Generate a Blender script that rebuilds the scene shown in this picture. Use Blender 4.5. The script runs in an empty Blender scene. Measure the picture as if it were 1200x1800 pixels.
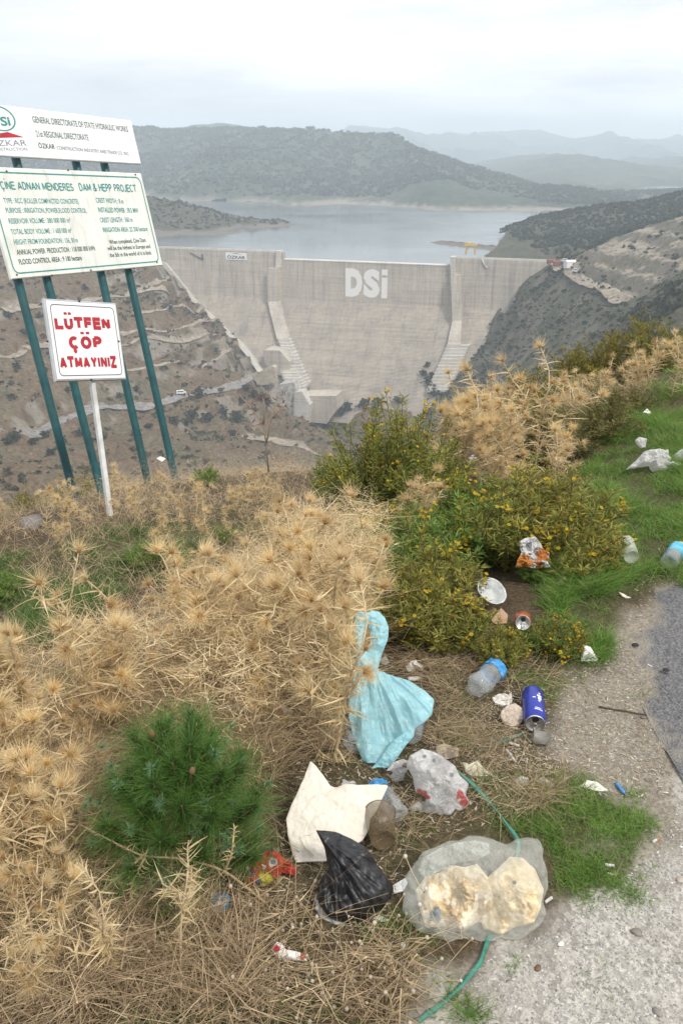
import bpy, bmesh, math, random
import numpy as np
from mathutils import Vector, Matrix
R = math.radians
scene = bpy.context.scene
COL = scene.collection
rnd = random.Random(7)
rng = np.random.default_rng(11)

# ---------------------------------------------------------------- camera
HAZE = 2.6e-4
FPX = 1500.0                      # focal length in pixels of the 1200 x 1800 photograph
PITCH = R(22.9)
cam_d = bpy.data.cameras.new('camera'); cam = bpy.data.objects.new('camera', cam_d); COL.objects.link(cam)
cam.location = (0, 0, 1.6); cam.rotation_euler = (R(90) - PITCH, 0, 0)
cam_d.sensor_fit = 'VERTICAL'; cam_d.sensor_height = 36; cam_d.lens = 36 * FPX / 1800
cam_d.clip_start = 0.05; cam_d.clip_end = 60000
scene.camera = cam

# ---------------------------------------------------------------- world, sun, exposure
SUN_EL, SUN_AZ = R(50), R(142)    # azimuth clockwise from +Y
BRIGHT = Vector((math.sin(R(24)) * math.cos(R(9)), math.cos(R(24)) * math.cos(R(9)), math.sin(R(9))))   # the thinnest part of the cloud
sun_dir = Vector((math.sin(SUN_AZ) * math.cos(SUN_EL), math.cos(SUN_AZ) * math.cos(SUN_EL), math.sin(SUN_EL)))
world = bpy.data.worlds.new('World'); scene.world = world; world.use_nodes = True
wn, wl = world.node_tree.nodes, world.node_tree.links
wn.clear()
wout = wn.new('ShaderNodeOutputWorld'); wbg = wn.new('ShaderNodeBackground'); wbg.inputs['Strength'].default_value = 0.1
sky = wn.new('ShaderNodeTexSky'); sky.sky_type = 'NISHITA'; sky.sun_disc = False
sky.sun_elevation = SUN_EL; sky.sun_rotation = SUN_AZ; sky.air_density = 1.2; sky.dust_density = 2.0
wtc = wn.new('ShaderNodeTexCoord')
wmap = wn.new('ShaderNodeMapping'); wmap.inputs['Scale'].default_value = (1.5, 1.5, 9.0)
wl.new(wtc.outputs['Generated'], wmap.inputs['Vector'])
wno = wn.new('ShaderNodeTexNoise'); wno.inputs['Scale'].default_value = 2.2; wno.inputs['Detail'].default_value = 6; wno.inputs['Roughness'].default_value = 0.55
wl.new(wmap.outputs['Vector'], wno.inputs['Vector'])
wcr = wn.new('ShaderNodeValToRGB')
wcr.color_ramp.elements[0].position = 0.36; wcr.color_ramp.elements[0].color = (6.7, 6.8, 7.15, 1)
wcr.color_ramp.elements[1].position = 0.62; wcr.color_ramp.elements[1].color = (9.8, 9.8, 9.8, 1)
wl.new(wno.outputs['Fac'], wcr.inputs['Fac'])
# thinner, brighter cloud low ahead on the right, apart from the sun
wdot = wn.new('ShaderNodeVectorMath'); wdot.operation = 'DOT_PRODUCT'; wdot.inputs[1].default_value = BRIGHT
wl.new(wtc.outputs['Generated'], wdot.inputs[0])
wmr = wn.new('ShaderNodeMapRange'); wmr.inputs['From Min'].default_value = 0.6; wmr.inputs['From Max'].default_value = 1.0
wmr.inputs['To Min'].default_value = 0.86; wmr.inputs['To Max'].default_value = 1.25
wl.new(wdot.outputs['Value'], wmr.inputs['Value'])
wsp = wn.new('ShaderNodeSeparateXYZ'); wl.new(wtc.outputs['Generated'], wsp.inputs['Vector'])
wz = wn.new('ShaderNodeMapRange'); wz.inputs['From Min'].default_value = 0.25; wz.inputs['From Max'].default_value = 0.95; wz.inputs['To Min'].default_value = 1.0; wz.inputs['To Max'].default_value = 1.65   # an overcast sky is brightest overhead
wl.new(wsp.outputs['Z'], wz.inputs['Value']); wmu = wn.new('ShaderNodeMath'); wmu.operation = 'MULTIPLY'; wl.new(wmr.outputs['Result'], wmu.inputs[0]); wl.new(wz.outputs['Result'], wmu.inputs[1])
wvm = wn.new('ShaderNodeVectorMath'); wvm.operation = 'SCALE'
wl.new(wcr.outputs['Color'], wvm.inputs[0]); wl.new(wmu.outputs['Value'], wvm.inputs['Scale'])
wmx = wn.new('ShaderNodeMix'); wmx.data_type = 'RGBA'; wmx.inputs['Factor'].default_value = 0.93
wl.new(sky.outputs['Color'], wmx.inputs[6]); wl.new(wvm.outputs['Vector'], wmx.inputs[7])
wl.new(wmx.outputs[2], wbg.inputs['Color']); wl.new(wbg.outputs['Background'], wout.inputs['Surface'])

sun_d = bpy.data.lights.new('sun', 'SUN'); sun_d.energy = 2.4; sun_d.angle = R(10); sun_d.color = (1.0, 0.95, 0.87)
sun_o = bpy.data.objects.new('sun', sun_d); COL.objects.link(sun_o)
sun_o.rotation_euler = (-sun_dir).to_track_quat('-Z', 'Y').to_euler(); sun_o.location = (0, 0, 60)

vs = scene.view_settings
scene.display_settings.display_device = 'sRGB'
vs.view_transform = 'Standard'; vs.look = 'None'; vs.gamma = 1.0; vs.use_curve_mapping = False; vs.exposure = 0.34
scene.render.engine = 'CYCLES'
cy = scene.cycles
cy.use_denoising = True; cy.max_bounces = 8; cy.diffuse_bounces = 3; cy.glossy_bounces = 2; cy.transmission_bounces = 4
cy.transparent_max_bounces = 12; cy.volume_bounces = 3; cy.caustics_reflective = False; cy.caustics_refractive = False
cy.sample_clamp_indirect = 4

# ---------------------------------------------------------------- picture <-> world
FW = np.array([0, math.cos(PITCH), -math.sin(PITCH)]); UP = np.array([0, math.sin(PITCH), math.cos(PITCH)]); RT = np.array([1., 0, 0])
CAM = np.array([0, 0, 1.6])
def ray(px, py): return RT * (px - 600) / FPX - UP * (py - 900) / FPX + FW
def at_z(px, py, z):
    d = ray(px, py); return CAM + d * (z - CAM[2]) / d[2]
def at_y(px, py, y):
    d = ray(px, py); return CAM + d * y / d[1]
def at_plane(px, py, p, n):
    d = ray(px, py); return CAM + d * (np.dot(np.asarray(p) - CAM, n) / np.dot(d, n))

# ---------------------------------------------------------------- noise in numpy
def _hash(ix, iy, iz, s):
    h = (ix.astype(np.int64) * 374761393 + iy.astype(np.int64) * 668265263 + iz.astype(np.int64) * 2147483647 + s * 974711) & 0xffffffff
    h = ((h ^ (h >> 13)) * 1274126177) & 0xffffffff
    h = ((h ^ (h >> 16)) * 2246822519) & 0xffffffff
    return ((h ^ (h >> 15)) & 0xffffff) / float(0xffffff)
def vnoise(x, y, z=0.0, s=0):
    x, y, z = np.broadcast_arrays(np.asarray(x, float), np.asarray(y, float), np.asarray(z, float))
    ix, iy, iz = np.floor(x), np.floor(y), np.floor(z)
    fx, fy, fz = x - ix, y - iy, z - iz
    fx, fy, fz = [f * f * f * (f * (f * 6 - 15) + 10) for f in (fx, fy, fz)]
    r = 0
    for a in (0, 1):
        for b in (0, 1):
            for c in (0, 1):
                w = (fx if a else 1 - fx) * (fy if b else 1 - fy) * (fz if c else 1 - fz)
                r = r + w * _hash(ix + a, iy + b, iz + c, s)
    return r * 2 - 1
def fbm(x, y, z=0.0, o=4, s=0, rough=0.5):
    r, a, f = 0, 1.0, 1.0
    for k in range(o):
        r = r + a * vnoise(np.asarray(x) * f + 17.3 * k, np.asarray(y) * f - 9.1 * k, np.asarray(z) * f, s + k); a *= rough; f *= 2.03
    return r
def ridged(x, y, o=4, s=0):
    r, a, f = 0, 1.0, 1.0
    for k in range(o):
        r = r + a * (1 - 2 * np.abs(vnoise(np.asarray(x) * f + 5.3 * k, np.asarray(y) * f + 3.7 * k, 0, s + k))); a *= 0.5; f *= 2.1
    return r
def smooth(e0, e1, x):
    t = np.clip((x - e0) / (e1 - e0), 0, 1); return t * t * (3 - 2 * t)
def in_poly(px, py, poly):
    px, py = np.asarray(px, float), np.asarray(py, float); c = np.zeros(px.shape, bool); n = len(poly)
    for i in range(n):
        x0, y0 = poly[i][0], poly[i][1]; x1, y1 = poly[(i + 1) % n][0], poly[(i + 1) % n][1]
        hit = ((y0 > py) != (y1 > py)) & (px < (x1 - x0) * (py - y0) / ((y1 - y0) if y1 != y0 else 1e-9) + x0)
        c ^= hit
    return c
def poly_dist(px, py, poly):
    d = np.full(np.shape(px), 1e9); n = len(poly)
    for i in range(n):
        a = np.array(poly[i][:2]); b = np.array(poly[(i + 1) % n][:2]); ab = b - a
        t = np.clip(((px - a[0]) * ab[0] + (py - a[1]) * ab[1]) / max(ab @ ab, 1e-12), 0, 1)
        d = np.minimum(d, np.hypot(px - a[0] - t * ab[0], py - a[1] - t * ab[1]))
    return d
def inside_soft(x, y, poly, soft):
    d = poly_dist(x, y, poly); s = np.where(in_poly(x, y, poly), d, -d); return smooth(-soft, soft, s)
class Rbf:
    """height through scattered points; eps rounds the kernel so that the ground has no cusps"""
    def __init__(self, pts, eps=0.0, lam=0.0):
        P = np.array(pts, float); self.xy = P[:, :2]; self.eps = eps
        n = len(P); A = np.zeros((n + 3, n + 3))
        A[:n, :n] = self.k(self.xy, self.xy) + lam * np.eye(n); A[:n, n] = 1; A[:n, n + 1:] = self.xy; A[n:, :n] = A[:n, n:].T
        self.w = np.linalg.solve(A, np.concatenate([P[:, 2], [0, 0, 0]]))
    def k(self, a, b):
        return np.sqrt(((a[:, None, :] - b[None]) ** 2).sum(-1) + self.eps ** 2)
    def __call__(self, x, y):
        x, y = np.broadcast_arrays(np.asarray(x, float), np.asarray(y, float)); sh = x.shape
        q = np.stack([x.ravel(), y.ravel()], 1); out = np.zeros(len(q)); n = len(self.xy)
        for i in range(0, len(q), 20000):
            out[i:i + 20000] = self.k(q[i:i + 20000], self.xy) @ self.w[:n] + self.w[n] + q[i:i + 20000] @ self.w[n + 1:]
        return out.reshape(sh)

# ---------------------------------------------------------------- objects
def tag(o, label=None, cat=None, group=None, kind=None):
    if label: o['label'] = label
    if cat: o['category'] = cat
    if group: o['group'] = group
    if kind: o['kind'] = kind
    return o
def empty(name, loc=(0, 0, 0), label=None, cat=None, group=None, rz=0.0):
    o = bpy.data.objects.new(name, None); COL.objects.link(o); o.location = loc; o.rotation_euler = (0, 0, rz); o.empty_display_size = 0.1
    return tag(o, label, cat, group)
def link(name, me, parent=None):
    o = bpy.data.objects.new(name, me); COL.objects.link(o)
    if parent is not None:
        o.parent = parent                      # mesh data of a part is in its thing's own space
    return o
def mesh(name, V, faces, mats, col=None, smoothed=True, mi=None):
    """V (n,3); faces = list of integer arrays (k,m) or of tuples; col (n,3|4) is the point colour 'Col'"""
    me = bpy.data.meshes.new(name)
    V = np.asarray(V, np.float32)
    loops, starts, tot = [], [], 0
    for F in faces:
        F = np.asarray(F, np.int32)
        if F.size == 0: continue
        if F.ndim == 1: F = F[None]
        loops.append(F.ravel()); starts.append(tot + np.arange(len(F)) * F.shape[1]); tot += F.size
    L = np.concatenate(loops); S = np.concatenate(starts)
    me.vertices.add(len(V)); me.vertices.foreach_set('co', V.ravel())
    me.loops.add(len(L)); me.loops.foreach_set('vertex_index', L)
    me.polygons.add(len(S)); me.polygons.foreach_set('loop_start', S.astype(np.int32))
    if mi is not None: me.polygons.foreach_set('material_index', np.asarray(mi, np.int32))
    me.polygons.foreach_set('use_smooth', np.full(len(S), bool(smoothed)))
    if col is not None:
        c = np.asarray(col, np.float32)
        if c.shape[1] == 3: c = np.concatenate([c, np.ones((len(c), 1), np.float32)], 1)
        at = me.attributes.new('Col', 'FLOAT_COLOR', 'POINT'); at.data.foreach_set('color', c.ravel())
    for m in (mats if isinstance(mats, (list, tuple)) else [mats]): me.materials.append(m)
    me.update(calc_edges=True); me.validate()
    return me
class MB:
    """collects pieces of ONE mesh"""
    def __init__(self): self.v, self.f, self.c, self.n = [], [], [], 0
    def add(self, V, faces, col=(1, 1, 1)):
        V = np.asarray(V, float)
        for F in faces:
            F = np.asarray(F, int)
            if F.ndim == 1: F = F[None]
            self.f.append(F + self.n)
        c = np.asarray(col, float)
        if c.ndim == 1: c = np.tile(c[:3], (len(V), 1))
        self.v.append(V); self.c.append(c[:, :3]); self.n += len(V)
        return self
    def box(self, c, s, rot=None, col=(1, 1, 1)):
        x, y, z = np.asarray(s) / 2
        V = np.array([[-x, -y, -z], [x, -y, -z], [x, y, -z], [-x, y, -z], [-x, -y, z], [x, -y, z], [x, y, z], [-x, y, z]])
        if rot is not None: V = V @ np.asarray(rot).T
        return self.add(V + np.asarray(c), [[[0, 3, 2, 1], [4, 5, 6, 7], [0, 1, 5, 4], [1, 2, 6, 5], [2, 3, 7, 6], [3, 0, 4, 7]]], col)
    def tube(self, P, r, sides=6, col=(1, 1, 1), cap=True):
        P = np.asarray(P, float); n = len(P); r = np.broadcast_to(np.asarray(r, float), (n,))
        T = np.gradient(P, axis=0); T /= np.linalg.norm(T, axis=1)[:, None] + 1e-12
        ref = np.array([0, 0, 1.]) if abs(T[0][2]) < 0.9 else np.array([1., 0, 0])
        V = []
        nrm = np.cross(T[0], ref); nrm /= np.linalg.norm(nrm)
        for i in range(n):
            nrm = nrm - T[i] * (nrm @ T[i]); nrm /= np.linalg.norm(nrm) + 1e-12; b = np.cross(T[i], nrm)
            a = np.arange(sides) * 2 * math.pi / sides
            V.append(P[i] + r[i] * (np.cos(a)[:, None] * nrm + np.sin(a)[:, None] * b))
        V = np.concatenate(V); i = np.arange(n - 1)[:, None] * sides; j = np.arange(sides)[None]; k = (j + 1) % sides
        F = [np.stack([i + j, i + k, i + k + sides, i + j + sides], -1).reshape(-1, 4)]
        if cap: F += [np.arange(sides)[::-1][None], (np.arange(sides) + (n - 1) * sides)[None]]
        return self.add(V, F, col if np.ndim(col) == 1 else np.repeat(np.asarray(col), sides, 0))
    def build(self, name, mats, parent=None, smoothed=True):
        return link(name, self.mesh(name, mats, smoothed), parent)
    def mesh(self, name, mats, smoothed=True):
        return mesh(name, np.concatenate(self.v), self.f, mats, np.concatenate(self.c), smoothed)
def grid_faces(nu, nv, wrap=False):
    i = np.arange(nu - 1)[:, None]; j = np.arange(nv if wrap else nv - 1)[None]; k = (j + 1) % nv
    return np.stack([i * nv + j, i * nv + k, (i + 1) * nv + k, (i + 1) * nv + j], -1).reshape(-1, 4)
def lathe(profile, sides=32):
    """profile of (radius, z); returns V, faces"""
    pr = np.asarray(profile, float); a = np.arange(sides) * 2 * math.pi / sides
    V = np.stack([pr[:, :1] * np.cos(a), pr[:, :1] * np.sin(a), np.repeat(pr[:, 1:], sides, 1)], -1).reshape(-1, 3)
    return V, [grid_faces(len(pr), sides, True)]

# ---------------------------------------------------------------- materials
def newmat(name):
    m = bpy.data.materials.new(name); m.use_nodes = True; m.node_tree.nodes.clear()
    return m, m.node_tree.nodes, m.node_tree.links
def n_noise(N, L, scale, detail=5, rough=0.6, vec=None, coord='Object'):
    t = N.new('ShaderNodeTexNoise'); t.inputs['Scale'].default_value = scale; t.inputs['Detail'].default_value = detail; t.inputs['Roughness'].default_value = rough
    if vec is None:
        tc = N.new('ShaderNodeTexCoord'); vec = tc.outputs[coord]
    L.new(vec, t.inputs['Vector']); return t
def n_ramp(N, L, fac, stops):
    r = N.new('ShaderNodeValToRGB'); e = r.color_ramp.elements
    while len(e) < len(stops): e.new(0.5)
    for k, (p, c) in enumerate(stops):
        e[k].position = p; e[k].color = (*c, 1) if len(c) == 3 else c
    L.new(fac, r.inputs['Fac']); return r
def n_mix(N, L, a, b, fac, mode='MIX'):
    m = N.new('ShaderNodeMix'); m.data_type = 'RGBA'; m.blend_type = mode
    for sock, v in ((m.inputs[0], fac), (m.inputs[6], a), (m.inputs[7], b)):
        if isinstance(v, (int, float)): sock.default_value = v
        elif isinstance(v, tuple): sock.default_value = (*v, 1)
        else: L.new(v, sock)
    return m.outputs[2]
def n_attr(N, name='Col'):
    a = N.new('ShaderNodeAttribute'); a.attribute_name = name; return a
def n_bump(N, L, h, strength=0.4, dist=0.02, normal=None):
    b = N.new('ShaderNodeBump'); b.inputs['Strength'].default_value = strength; b.inputs['Distance'].default_value = dist
    L.new(h, b.inputs['Height'])
    if normal is not None: L.new(normal, b.inputs['Normal'])
    return b.outputs['Normal']
def finish(N, L, shader):
    o = N.new('ShaderNodeOutputMaterial'); L.new(shader, o.inputs['Surface'])
def n_principled(N, L, color, rough=0.8, spec=0.3, normal=None, **kw):
    p = N.new('ShaderNodeBsdfPrincipled')
    if isinstance(color, tuple): p.inputs['Base Color'].default_value = (*color, 1)
    else: L.new(color, p.inputs['Base Color'])
    if isinstance(rough, (int, float)): p.inputs['Roughness'].default_value = rough
    else: L.new(rough, p.inputs['Roughness'])
    p.inputs['Specular IOR Level'].default_value = spec
    for k, v in kw.items(): p.inputs[k].default_value = v
    if normal is not None: L.new(normal, p.inputs['Normal'])
    return p.outputs['BSDF']
def m_plain(name, c, rough=0.6, spec=0.4, var=0.12, scale=14, bump=0.0, metallic=0.0, dirt=None):
    m, N, L = newmat(name)
    t = n_noise(N, L, scale, 6, 0.65)
    lo = tuple(max(0, x * (1 - 2 * var)) for x in c); hi = tuple(min(1, x * (1 + var)) for x in c)
    colr = n_ramp(N, L, t.outputs['Fac'], [(0.25, lo), (0.7, hi)]).outputs['Color']
    if dirt:
        t2 = n_noise(N, L, scale * 0.35, 8, 0.7); f = n_ramp(N, L, t2.outputs['Fac'], [(0.52, (0, 0, 0)), (0.72, (0.75, 0.75, 0.75))]).outputs['Color']
        colr = n_mix(N, L, colr, dirt, f)
    nm = n_bump(N, L, t.outputs['Fac'], bump, 0.01) if bump else None
    finish(N, L, n_principled(N, L, colr, rough, spec, nm, Metallic=metallic)); return m
def m_col(name, rough=0.8, spec=0.2, trans=0.0, var=0.35, scale=30, obj_var=0.12, tint=(1, 1, 1)):
    """colour from the mesh's own point colours, a little noise, a little difference from plant to plant"""
    m, N, L = newmat(name)
    a = n_attr(N); t = n_noise(N, L, scale, 3, 0.6)
    f = n_ramp(N, L, t.outputs['Fac'], [(0.3, (1 - var,) * 3), (0.7, (1 + var * 0.4,) * 3)]).outputs['Color']
    c = n_mix(N, L, a.outputs['Color'], f, 1.0, 'MULTIPLY')
    oi = N.new('ShaderNodeObjectInfo')
    g = n_ramp(N, L, oi.outputs['Random'], [(0.0, (1 - obj_var * 1.2, 1 - obj_var * 1.5, 1 - obj_var * 1.8)), (0.5, (1, 1, 1)), (1.0, (1 + obj_var * 0.6, 1 + obj_var * 0.5, 1 + obj_var * 0.3))]).outputs['Color']
    c = n_mix(N, L, c, g, 1.0, 'MULTIPLY')
    if tint != (1, 1, 1): c = n_mix(N, L, c, tint, 1.0, 'MULTIPLY')
    s = n_principled(N, L, c, rough, spec)
    if trans > 0:
        tr = N.new('ShaderNodeBsdfTranslucent'); L.new(c, tr.inputs['Color'])
        mx = N.new('ShaderNodeMixShader'); mx.inputs['Fac'].default_value = trans; L.new(s, mx.inputs[1]); L.new(tr.outputs['BSDF'], mx.inputs[2]); s = mx.outputs['Shader']
    finish(N, L, s); return m
# ================================================================ THE FAR SETTING
Z_CREST, Z_TOP, Z_LAKE = -90.0, -84.0, -94.0
OD = at_z(496, 456, Z_CREST); _e = at_z(790, 467, Z_CREST)
DU = (_e - OD); SPILL_W = np.linalg.norm(DU); DU /= SPILL_W; DN = np.array([DU[1], -DU[0], 0.0])   # along the crest, downstream
V_BREAK, SLOPE = -36.0, 0.8
def dpt(u, v, z): return OD + DU * u + DN * v + np.array([0, 0, z])
def face_v(z): return max(0.0, SLOPE * (V_BREAK - z))
_sn = np.cross(DU, DN * SLOPE - np.array([0, 0, 1.0])); _sn /= np.linalg.norm(_sn)
def face_pt(px, py):
    p = at_plane(px, py, OD, DN)
    if p[2] - OD[2] < V_BREAK: p = at_plane(px, py, dpt(0, 0, V_BREAK), _sn)
    return p

# ---- materials of the far setting
def m_concrete(name, c, streak=1.0):
    m, N, L = newmat(name)
    tc = N.new('ShaderNodeTexCoord')
    mp = N.new('ShaderNodeMapping'); mp.inputs['Rotation'].default_value = (0, 0, -math.atan2(DU[1], DU[0])); mp.inputs['Scale'].default_value = (0.012, 0.012, 0.55)
    L.new(tc.outputs['Object'], mp.inputs['Vector'])
    t1 = n_noise(N, L, 1.0, 5, 0.75, mp.outputs['Vector'])             # lift lines
    mp2 = N.new('ShaderNodeMapping'); mp2.inputs['Rotation'].default_value = mp.inputs['Rotation'].default_value; mp2.inputs['Scale'].default_value = (0.11, 0.11, 0.012)
    L.new(tc.outputs['Object'], mp2.inputs['Vector'])
    t2 = n_noise(N, L, 1.0, 6, 0.7, mp2.outputs['Vector'])             # run-off streaks
    t3 = n_noise(N, L, 0.035, 6, 0.7); t4 = n_noise(N, L, 0.5, 4, 0.8)
    a = n_ramp(N, L, t1.outputs['Fac'], [(0.25, tuple(x * 0.72 for x in c)), (0.5, c), (0.8, tuple(x * 1.12 for x in c))]).outputs['Color']
    b = n_ramp(N, L, t2.outputs['Fac'], [(0.3, (0.72, 0.72, 0.74)), (0.5, (0.97, 0.97, 0.97)), (0.7, (1.08, 1.06, 1.02))]).outputs['Color']
    d = n_ramp(N, L, t3.outputs['Fac'], [(0.3, (0.84, 0.83, 0.83)), (0.65, (1.06, 1.04, 1.0))]).outputs['Color']
    e = n_ramp(N, L, t4.outputs['Fac'], [(0.3, (0.86, 0.86, 0.86)), (0.7, (1.06, 1.06, 1.06))]).outputs['Color']
    col = n_mix(N, L, n_mix(N, L, n_mix(N, L, a, b, streak, 'MULTIPLY'), d, 1.0, 'MULTIPLY'), e, 1.0, 'MULTIPLY')
    mp3 = N.new('ShaderNodeMapping'); mp3.inputs['Rotation'].default_value = mp.inputs['Rotation'].default_value; L.new(tc.outputs['Object'], mp3.inputs['Vector'])
    wv = N.new('ShaderNodeTexWave'); wv.bands_direction = 'X'; wv.inputs['Scale'].default_value = 0.021; wv.inputs['Distortion'].default_value = 0.0; L.new(mp3.outputs['Vector'], wv.inputs['Vector'])
    col = n_mix(N, L, col, n_ramp(N, L, wv.outputs['Fac'], [(0.0, (0.86, 0.855, 0.85)), (0.012, (1, 1, 1))]).outputs['Color'], streak, 'MULTIPLY')      # monolith joints
    mp4 = N.new('ShaderNodeMapping'); mp4.inputs['Rotation'].default_value = mp.inputs['Rotation'].default_value; mp4.inputs['Scale'].default_value = (0.30, 0.30, 0.02); L.new(tc.outputs['Object'], mp4.inputs['Vector'])
    t5 = n_noise(N, L, 1.0, 6, 0.75, mp4.outputs['Vector']); sp = N.new('ShaderNodeSeparateXYZ'); L.new(tc.outputs['Object'], sp.inputs['Vector']); mr = N.new('ShaderNodeMapRange'); mr.inputs['From Min'].default_value = -75; mr.inputs['From Max'].default_value = -5; L.new(sp.outputs['Z'], mr.inputs['Value'])
    col = n_mix(N, L, col, n_mix(N, L, (1, 1, 1), n_ramp(N, L, t5.outputs['Fac'], [(0.36, (0.68, 0.68, 0.68)), (0.52, (1, 1, 1))]).outputs['Color'], mr.outputs['Result']), streak, 'MULTIPLY')       # seepage streaks below the crest
    finish(N, L, n_principled(N, L, col, 0.9, 0.15, n_bump(N, L, t1.outputs['Fac'], 0.5, 0.6))); return m
M_CONC = m_concrete('dam_concrete', (0.52, 0.475, 0.42)); M_CONC_L = m_concrete('pale_concrete', (0.60, 0.58, 0.54), 0.5)
M_WHITE = m_plain('white_paint', (0.78, 0.78, 0.76), 0.6, 0.3, 0.06)
def m_slope(name, stops, scale, veg=(0.075, 0.085, 0.05), vegf=(0.5, 0.62), vscale=0.06, strata=None, ledge=None):
    m, N, L = newmat(name)
    t = n_noise(N, L, scale, 8, 0.72); base = n_ramp(N, L, t.outputs['Fac'], stops).outputs['Color']
    t2 = n_noise(N, L, vscale, 8, 0.75); f = n_ramp(N, L, t2.outputs['Fac'], [(vegf[0], (0, 0, 0)), (vegf[1], (0.85, 0.85, 0.85))]).outputs['Color']
    t3 = n_noise(N, L, scale * 12, 4, 0.8)
    k = n_ramp(N, L, t3.outputs['Fac'], [(0.3, (0.40, 0.40, 0.39)), (0.58, (1.0, 1.0, 1.0)), (0.72, (1.65, 1.62, 1.55))]).outputs['Color']
    col = n_mix(N, L, n_mix(N, L, base, veg, f), k, 1.0, 'MULTIPLY')
    if strata is not None:                                             # bare rock where the mesh says so
        at = n_attr(N); sep = N.new('ShaderNodeSeparateColor'); L.new(at.outputs['Color'], sep.inputs['Color'])
        rock = n_ramp(N, L, t3.outputs['Fac'], [(0.25, tuple(x * 0.6 for x in strata)), (0.6, strata), (0.8, tuple(min(1, x * 1.3) for x in strata))]).outputs['Color']
        col = n_mix(N, L, col, rock, sep.outputs['Red'])
        if ledge is not None: col = n_mix(N, L, col, ledge, sep.outputs['Green'])
    finish(N, L, n_principled(N, L, col, 0.95, 0.1, n_bump(N, L, t3.outputs['Fac'], 0.6, 3.0))); return m
EARTH = [(0.3, (0.10, 0.070, 0.043)), (0.5, (0.185, 0.132, 0.083)), (0.7, (0.29, 0.215, 0.14))]
M_LEFT = m_slope('left_slope', EARTH, 0.03, (0.085, 0.085, 0.05), (0.46, 0.62), 0.03, (0.27, 0.235, 0.19))
M_RIGHT = m_slope('right_slope', [(0.3, (0.075, 0.068, 0.045)), (0.5, (0.13, 0.115, 0.08)), (0.7, (0.23, 0.20, 0.15))], 0.03, (0.065, 0.075, 0.045), (0.42, 0.58), 0.03, (0.19, 0.165, 0.135), (0.29, 0.25, 0.20))
M_HILL = m_slope('far_wood', [(0.3, (0.06, 0.075, 0.045)), (0.7, (0.16, 0.15, 0.10))], 0.004, (0.045, 0.062, 0.04), (0.38, 0.58), 0.006, (0.27, 0.235, 0.19))
M_DIRT = m_plain('dirt_track', (0.30, 0.255, 0.20), 0.95, 0.1, 0.3, 0.25)

# ---- left bank of the valley
def P3(px, py, y): return tuple(at_y(px, py, y))
contact_l = [(293, 466), (312, 490), (332, 515), (350, 538), (372, 556), (387, 570), (402, 586), (425, 606), (445, 630), (466, 660)]
cl = [face_pt(*p) for p in contact_l]
def off(p, du, dv, dz): return tuple(np.asarray(p) + DU * du + DN * dv + np.array([0, 0, dz]))
toe = face_pt(640, 703)
LP = [tuple(p) for p in cl]
LP += [off(p, 9, -12, -16) for p in cl] + [off(p, -25, -25, 3) for p in cl[:6]]
LP += [P3(0, 760, 430), P3(110, 738, 480), P3(215, 716, 530), P3(310, 698, 570), P3(390, 684, 600), P3(440, 668, 635)]
LP += [P3(0, 735, 445), P3(215, 690, 550), P3(330, 672, 600), P3(400, 655, 640)]
LP += [P3(0, 852, 300), P3(120, 835, 340), P3(220, 800, 420), P3(330, 780, 480), P3(430, 790, 520), P3(520, 775, 560), P3(420, 735, 575), P3(330, 735, 545), P3(480, 760, 590)]
LP += [P3(0, 640, 520), P3(0, 545, 610), P3(0, 500, 680), P3(150, 490, 740), P3(260, 480, 790), P3(120, 600, 620), P3(220, 598, 655), P3(300, 596, 690), P3(400, 606, 725), P3(160, 540, 690), P3(280, 540, 740), P3(330, 640, 660), P3(60, 690, 500)]
LP += [P3(-150, 500, 640), P3(-200, 640, 470), P3(-200, 760, 380), P3(-200, 850, 280), (-330, 900, -78), (-450, 760, -60), (-260, 960, -82), (-380, 500, -80)]
LP += [(toe[0], toe[1] - 6, toe[2] - 4), (toe[0] + 40, toe[1] - 60, toe[2] - 6)] + [off(face_pt(px, py), 0, 22, -9) for px, py in ((492, 752), (520, 756), (550, 752), (585, 744), (620, 730), (670, 716), (730, 704), (770, 690))] + [off(face_pt(px, py), 0, 14, -4) for px, py in ((470, 690), (482, 730))] + [ (-30, 480, -190), (20, 420, -180), (-100, 200, -100), (-200, 240, -105), (0, 250, -125)]
HL = Rbf(LP, 4.0)
def hl(x, y):
    b = HL(x, y); st = 12.0; q = b + 2.0 * fbm(x / 60, y / 60, 0, 3, 44); fr = q / st - np.floor(q / st); amt = .9 * smooth(-.6, -.05, fbm(x / 90, y / 90, 0, 2, 45)); b = b + amt * ((np.floor(q / st) + smooth(.35, .8, fr)) * st - q)
    return b + 2.2 * fbm(x / 42, y / 42, 0, 4, 3) + 1.3 * ridged(x / 21, y / 21, 5, 5) + 0.7 * ridged(x / 8, y / 8, 3, 6) - 1.2
def hf_mesh(name, h, x0, x1, nx, y0, y1, ny, mat, colf=None, keep=None, ypow=1.0):
    xs = np.linspace(x0, x1, nx); ys = y0 + (y1 - y0) * np.linspace(0, 1, ny) ** ypow
    X, Y = np.meshgrid(xs, ys); Z = h(X, Y)
    F = grid_faces(ny, nx)
    if keep is not None:
        k = keep(X, Y, Z).ravel(); F = F[k[F].all(1)]
    V = np.stack([X, Y, Z], -1).reshape(-1, 3)
    c = colf(X, Y, Z).reshape(-1, 3) if colf is not None else np.zeros((len(V), 3))
    return mesh(name, V, [F], mat, c)
def ray_hf(px, py, h, y0, y1, n=500):
    d = ray(px, py); ys = np.linspace(y0, y1, n); P = CAM + d[None] * (ys / d[1])[:, None]
    g = P[:, 2] - h(P[:, 0], P[:, 1]); i = np.argmax(g < 0)
    if g[i] >= 0: i = n - 1
    return P[i]
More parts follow.
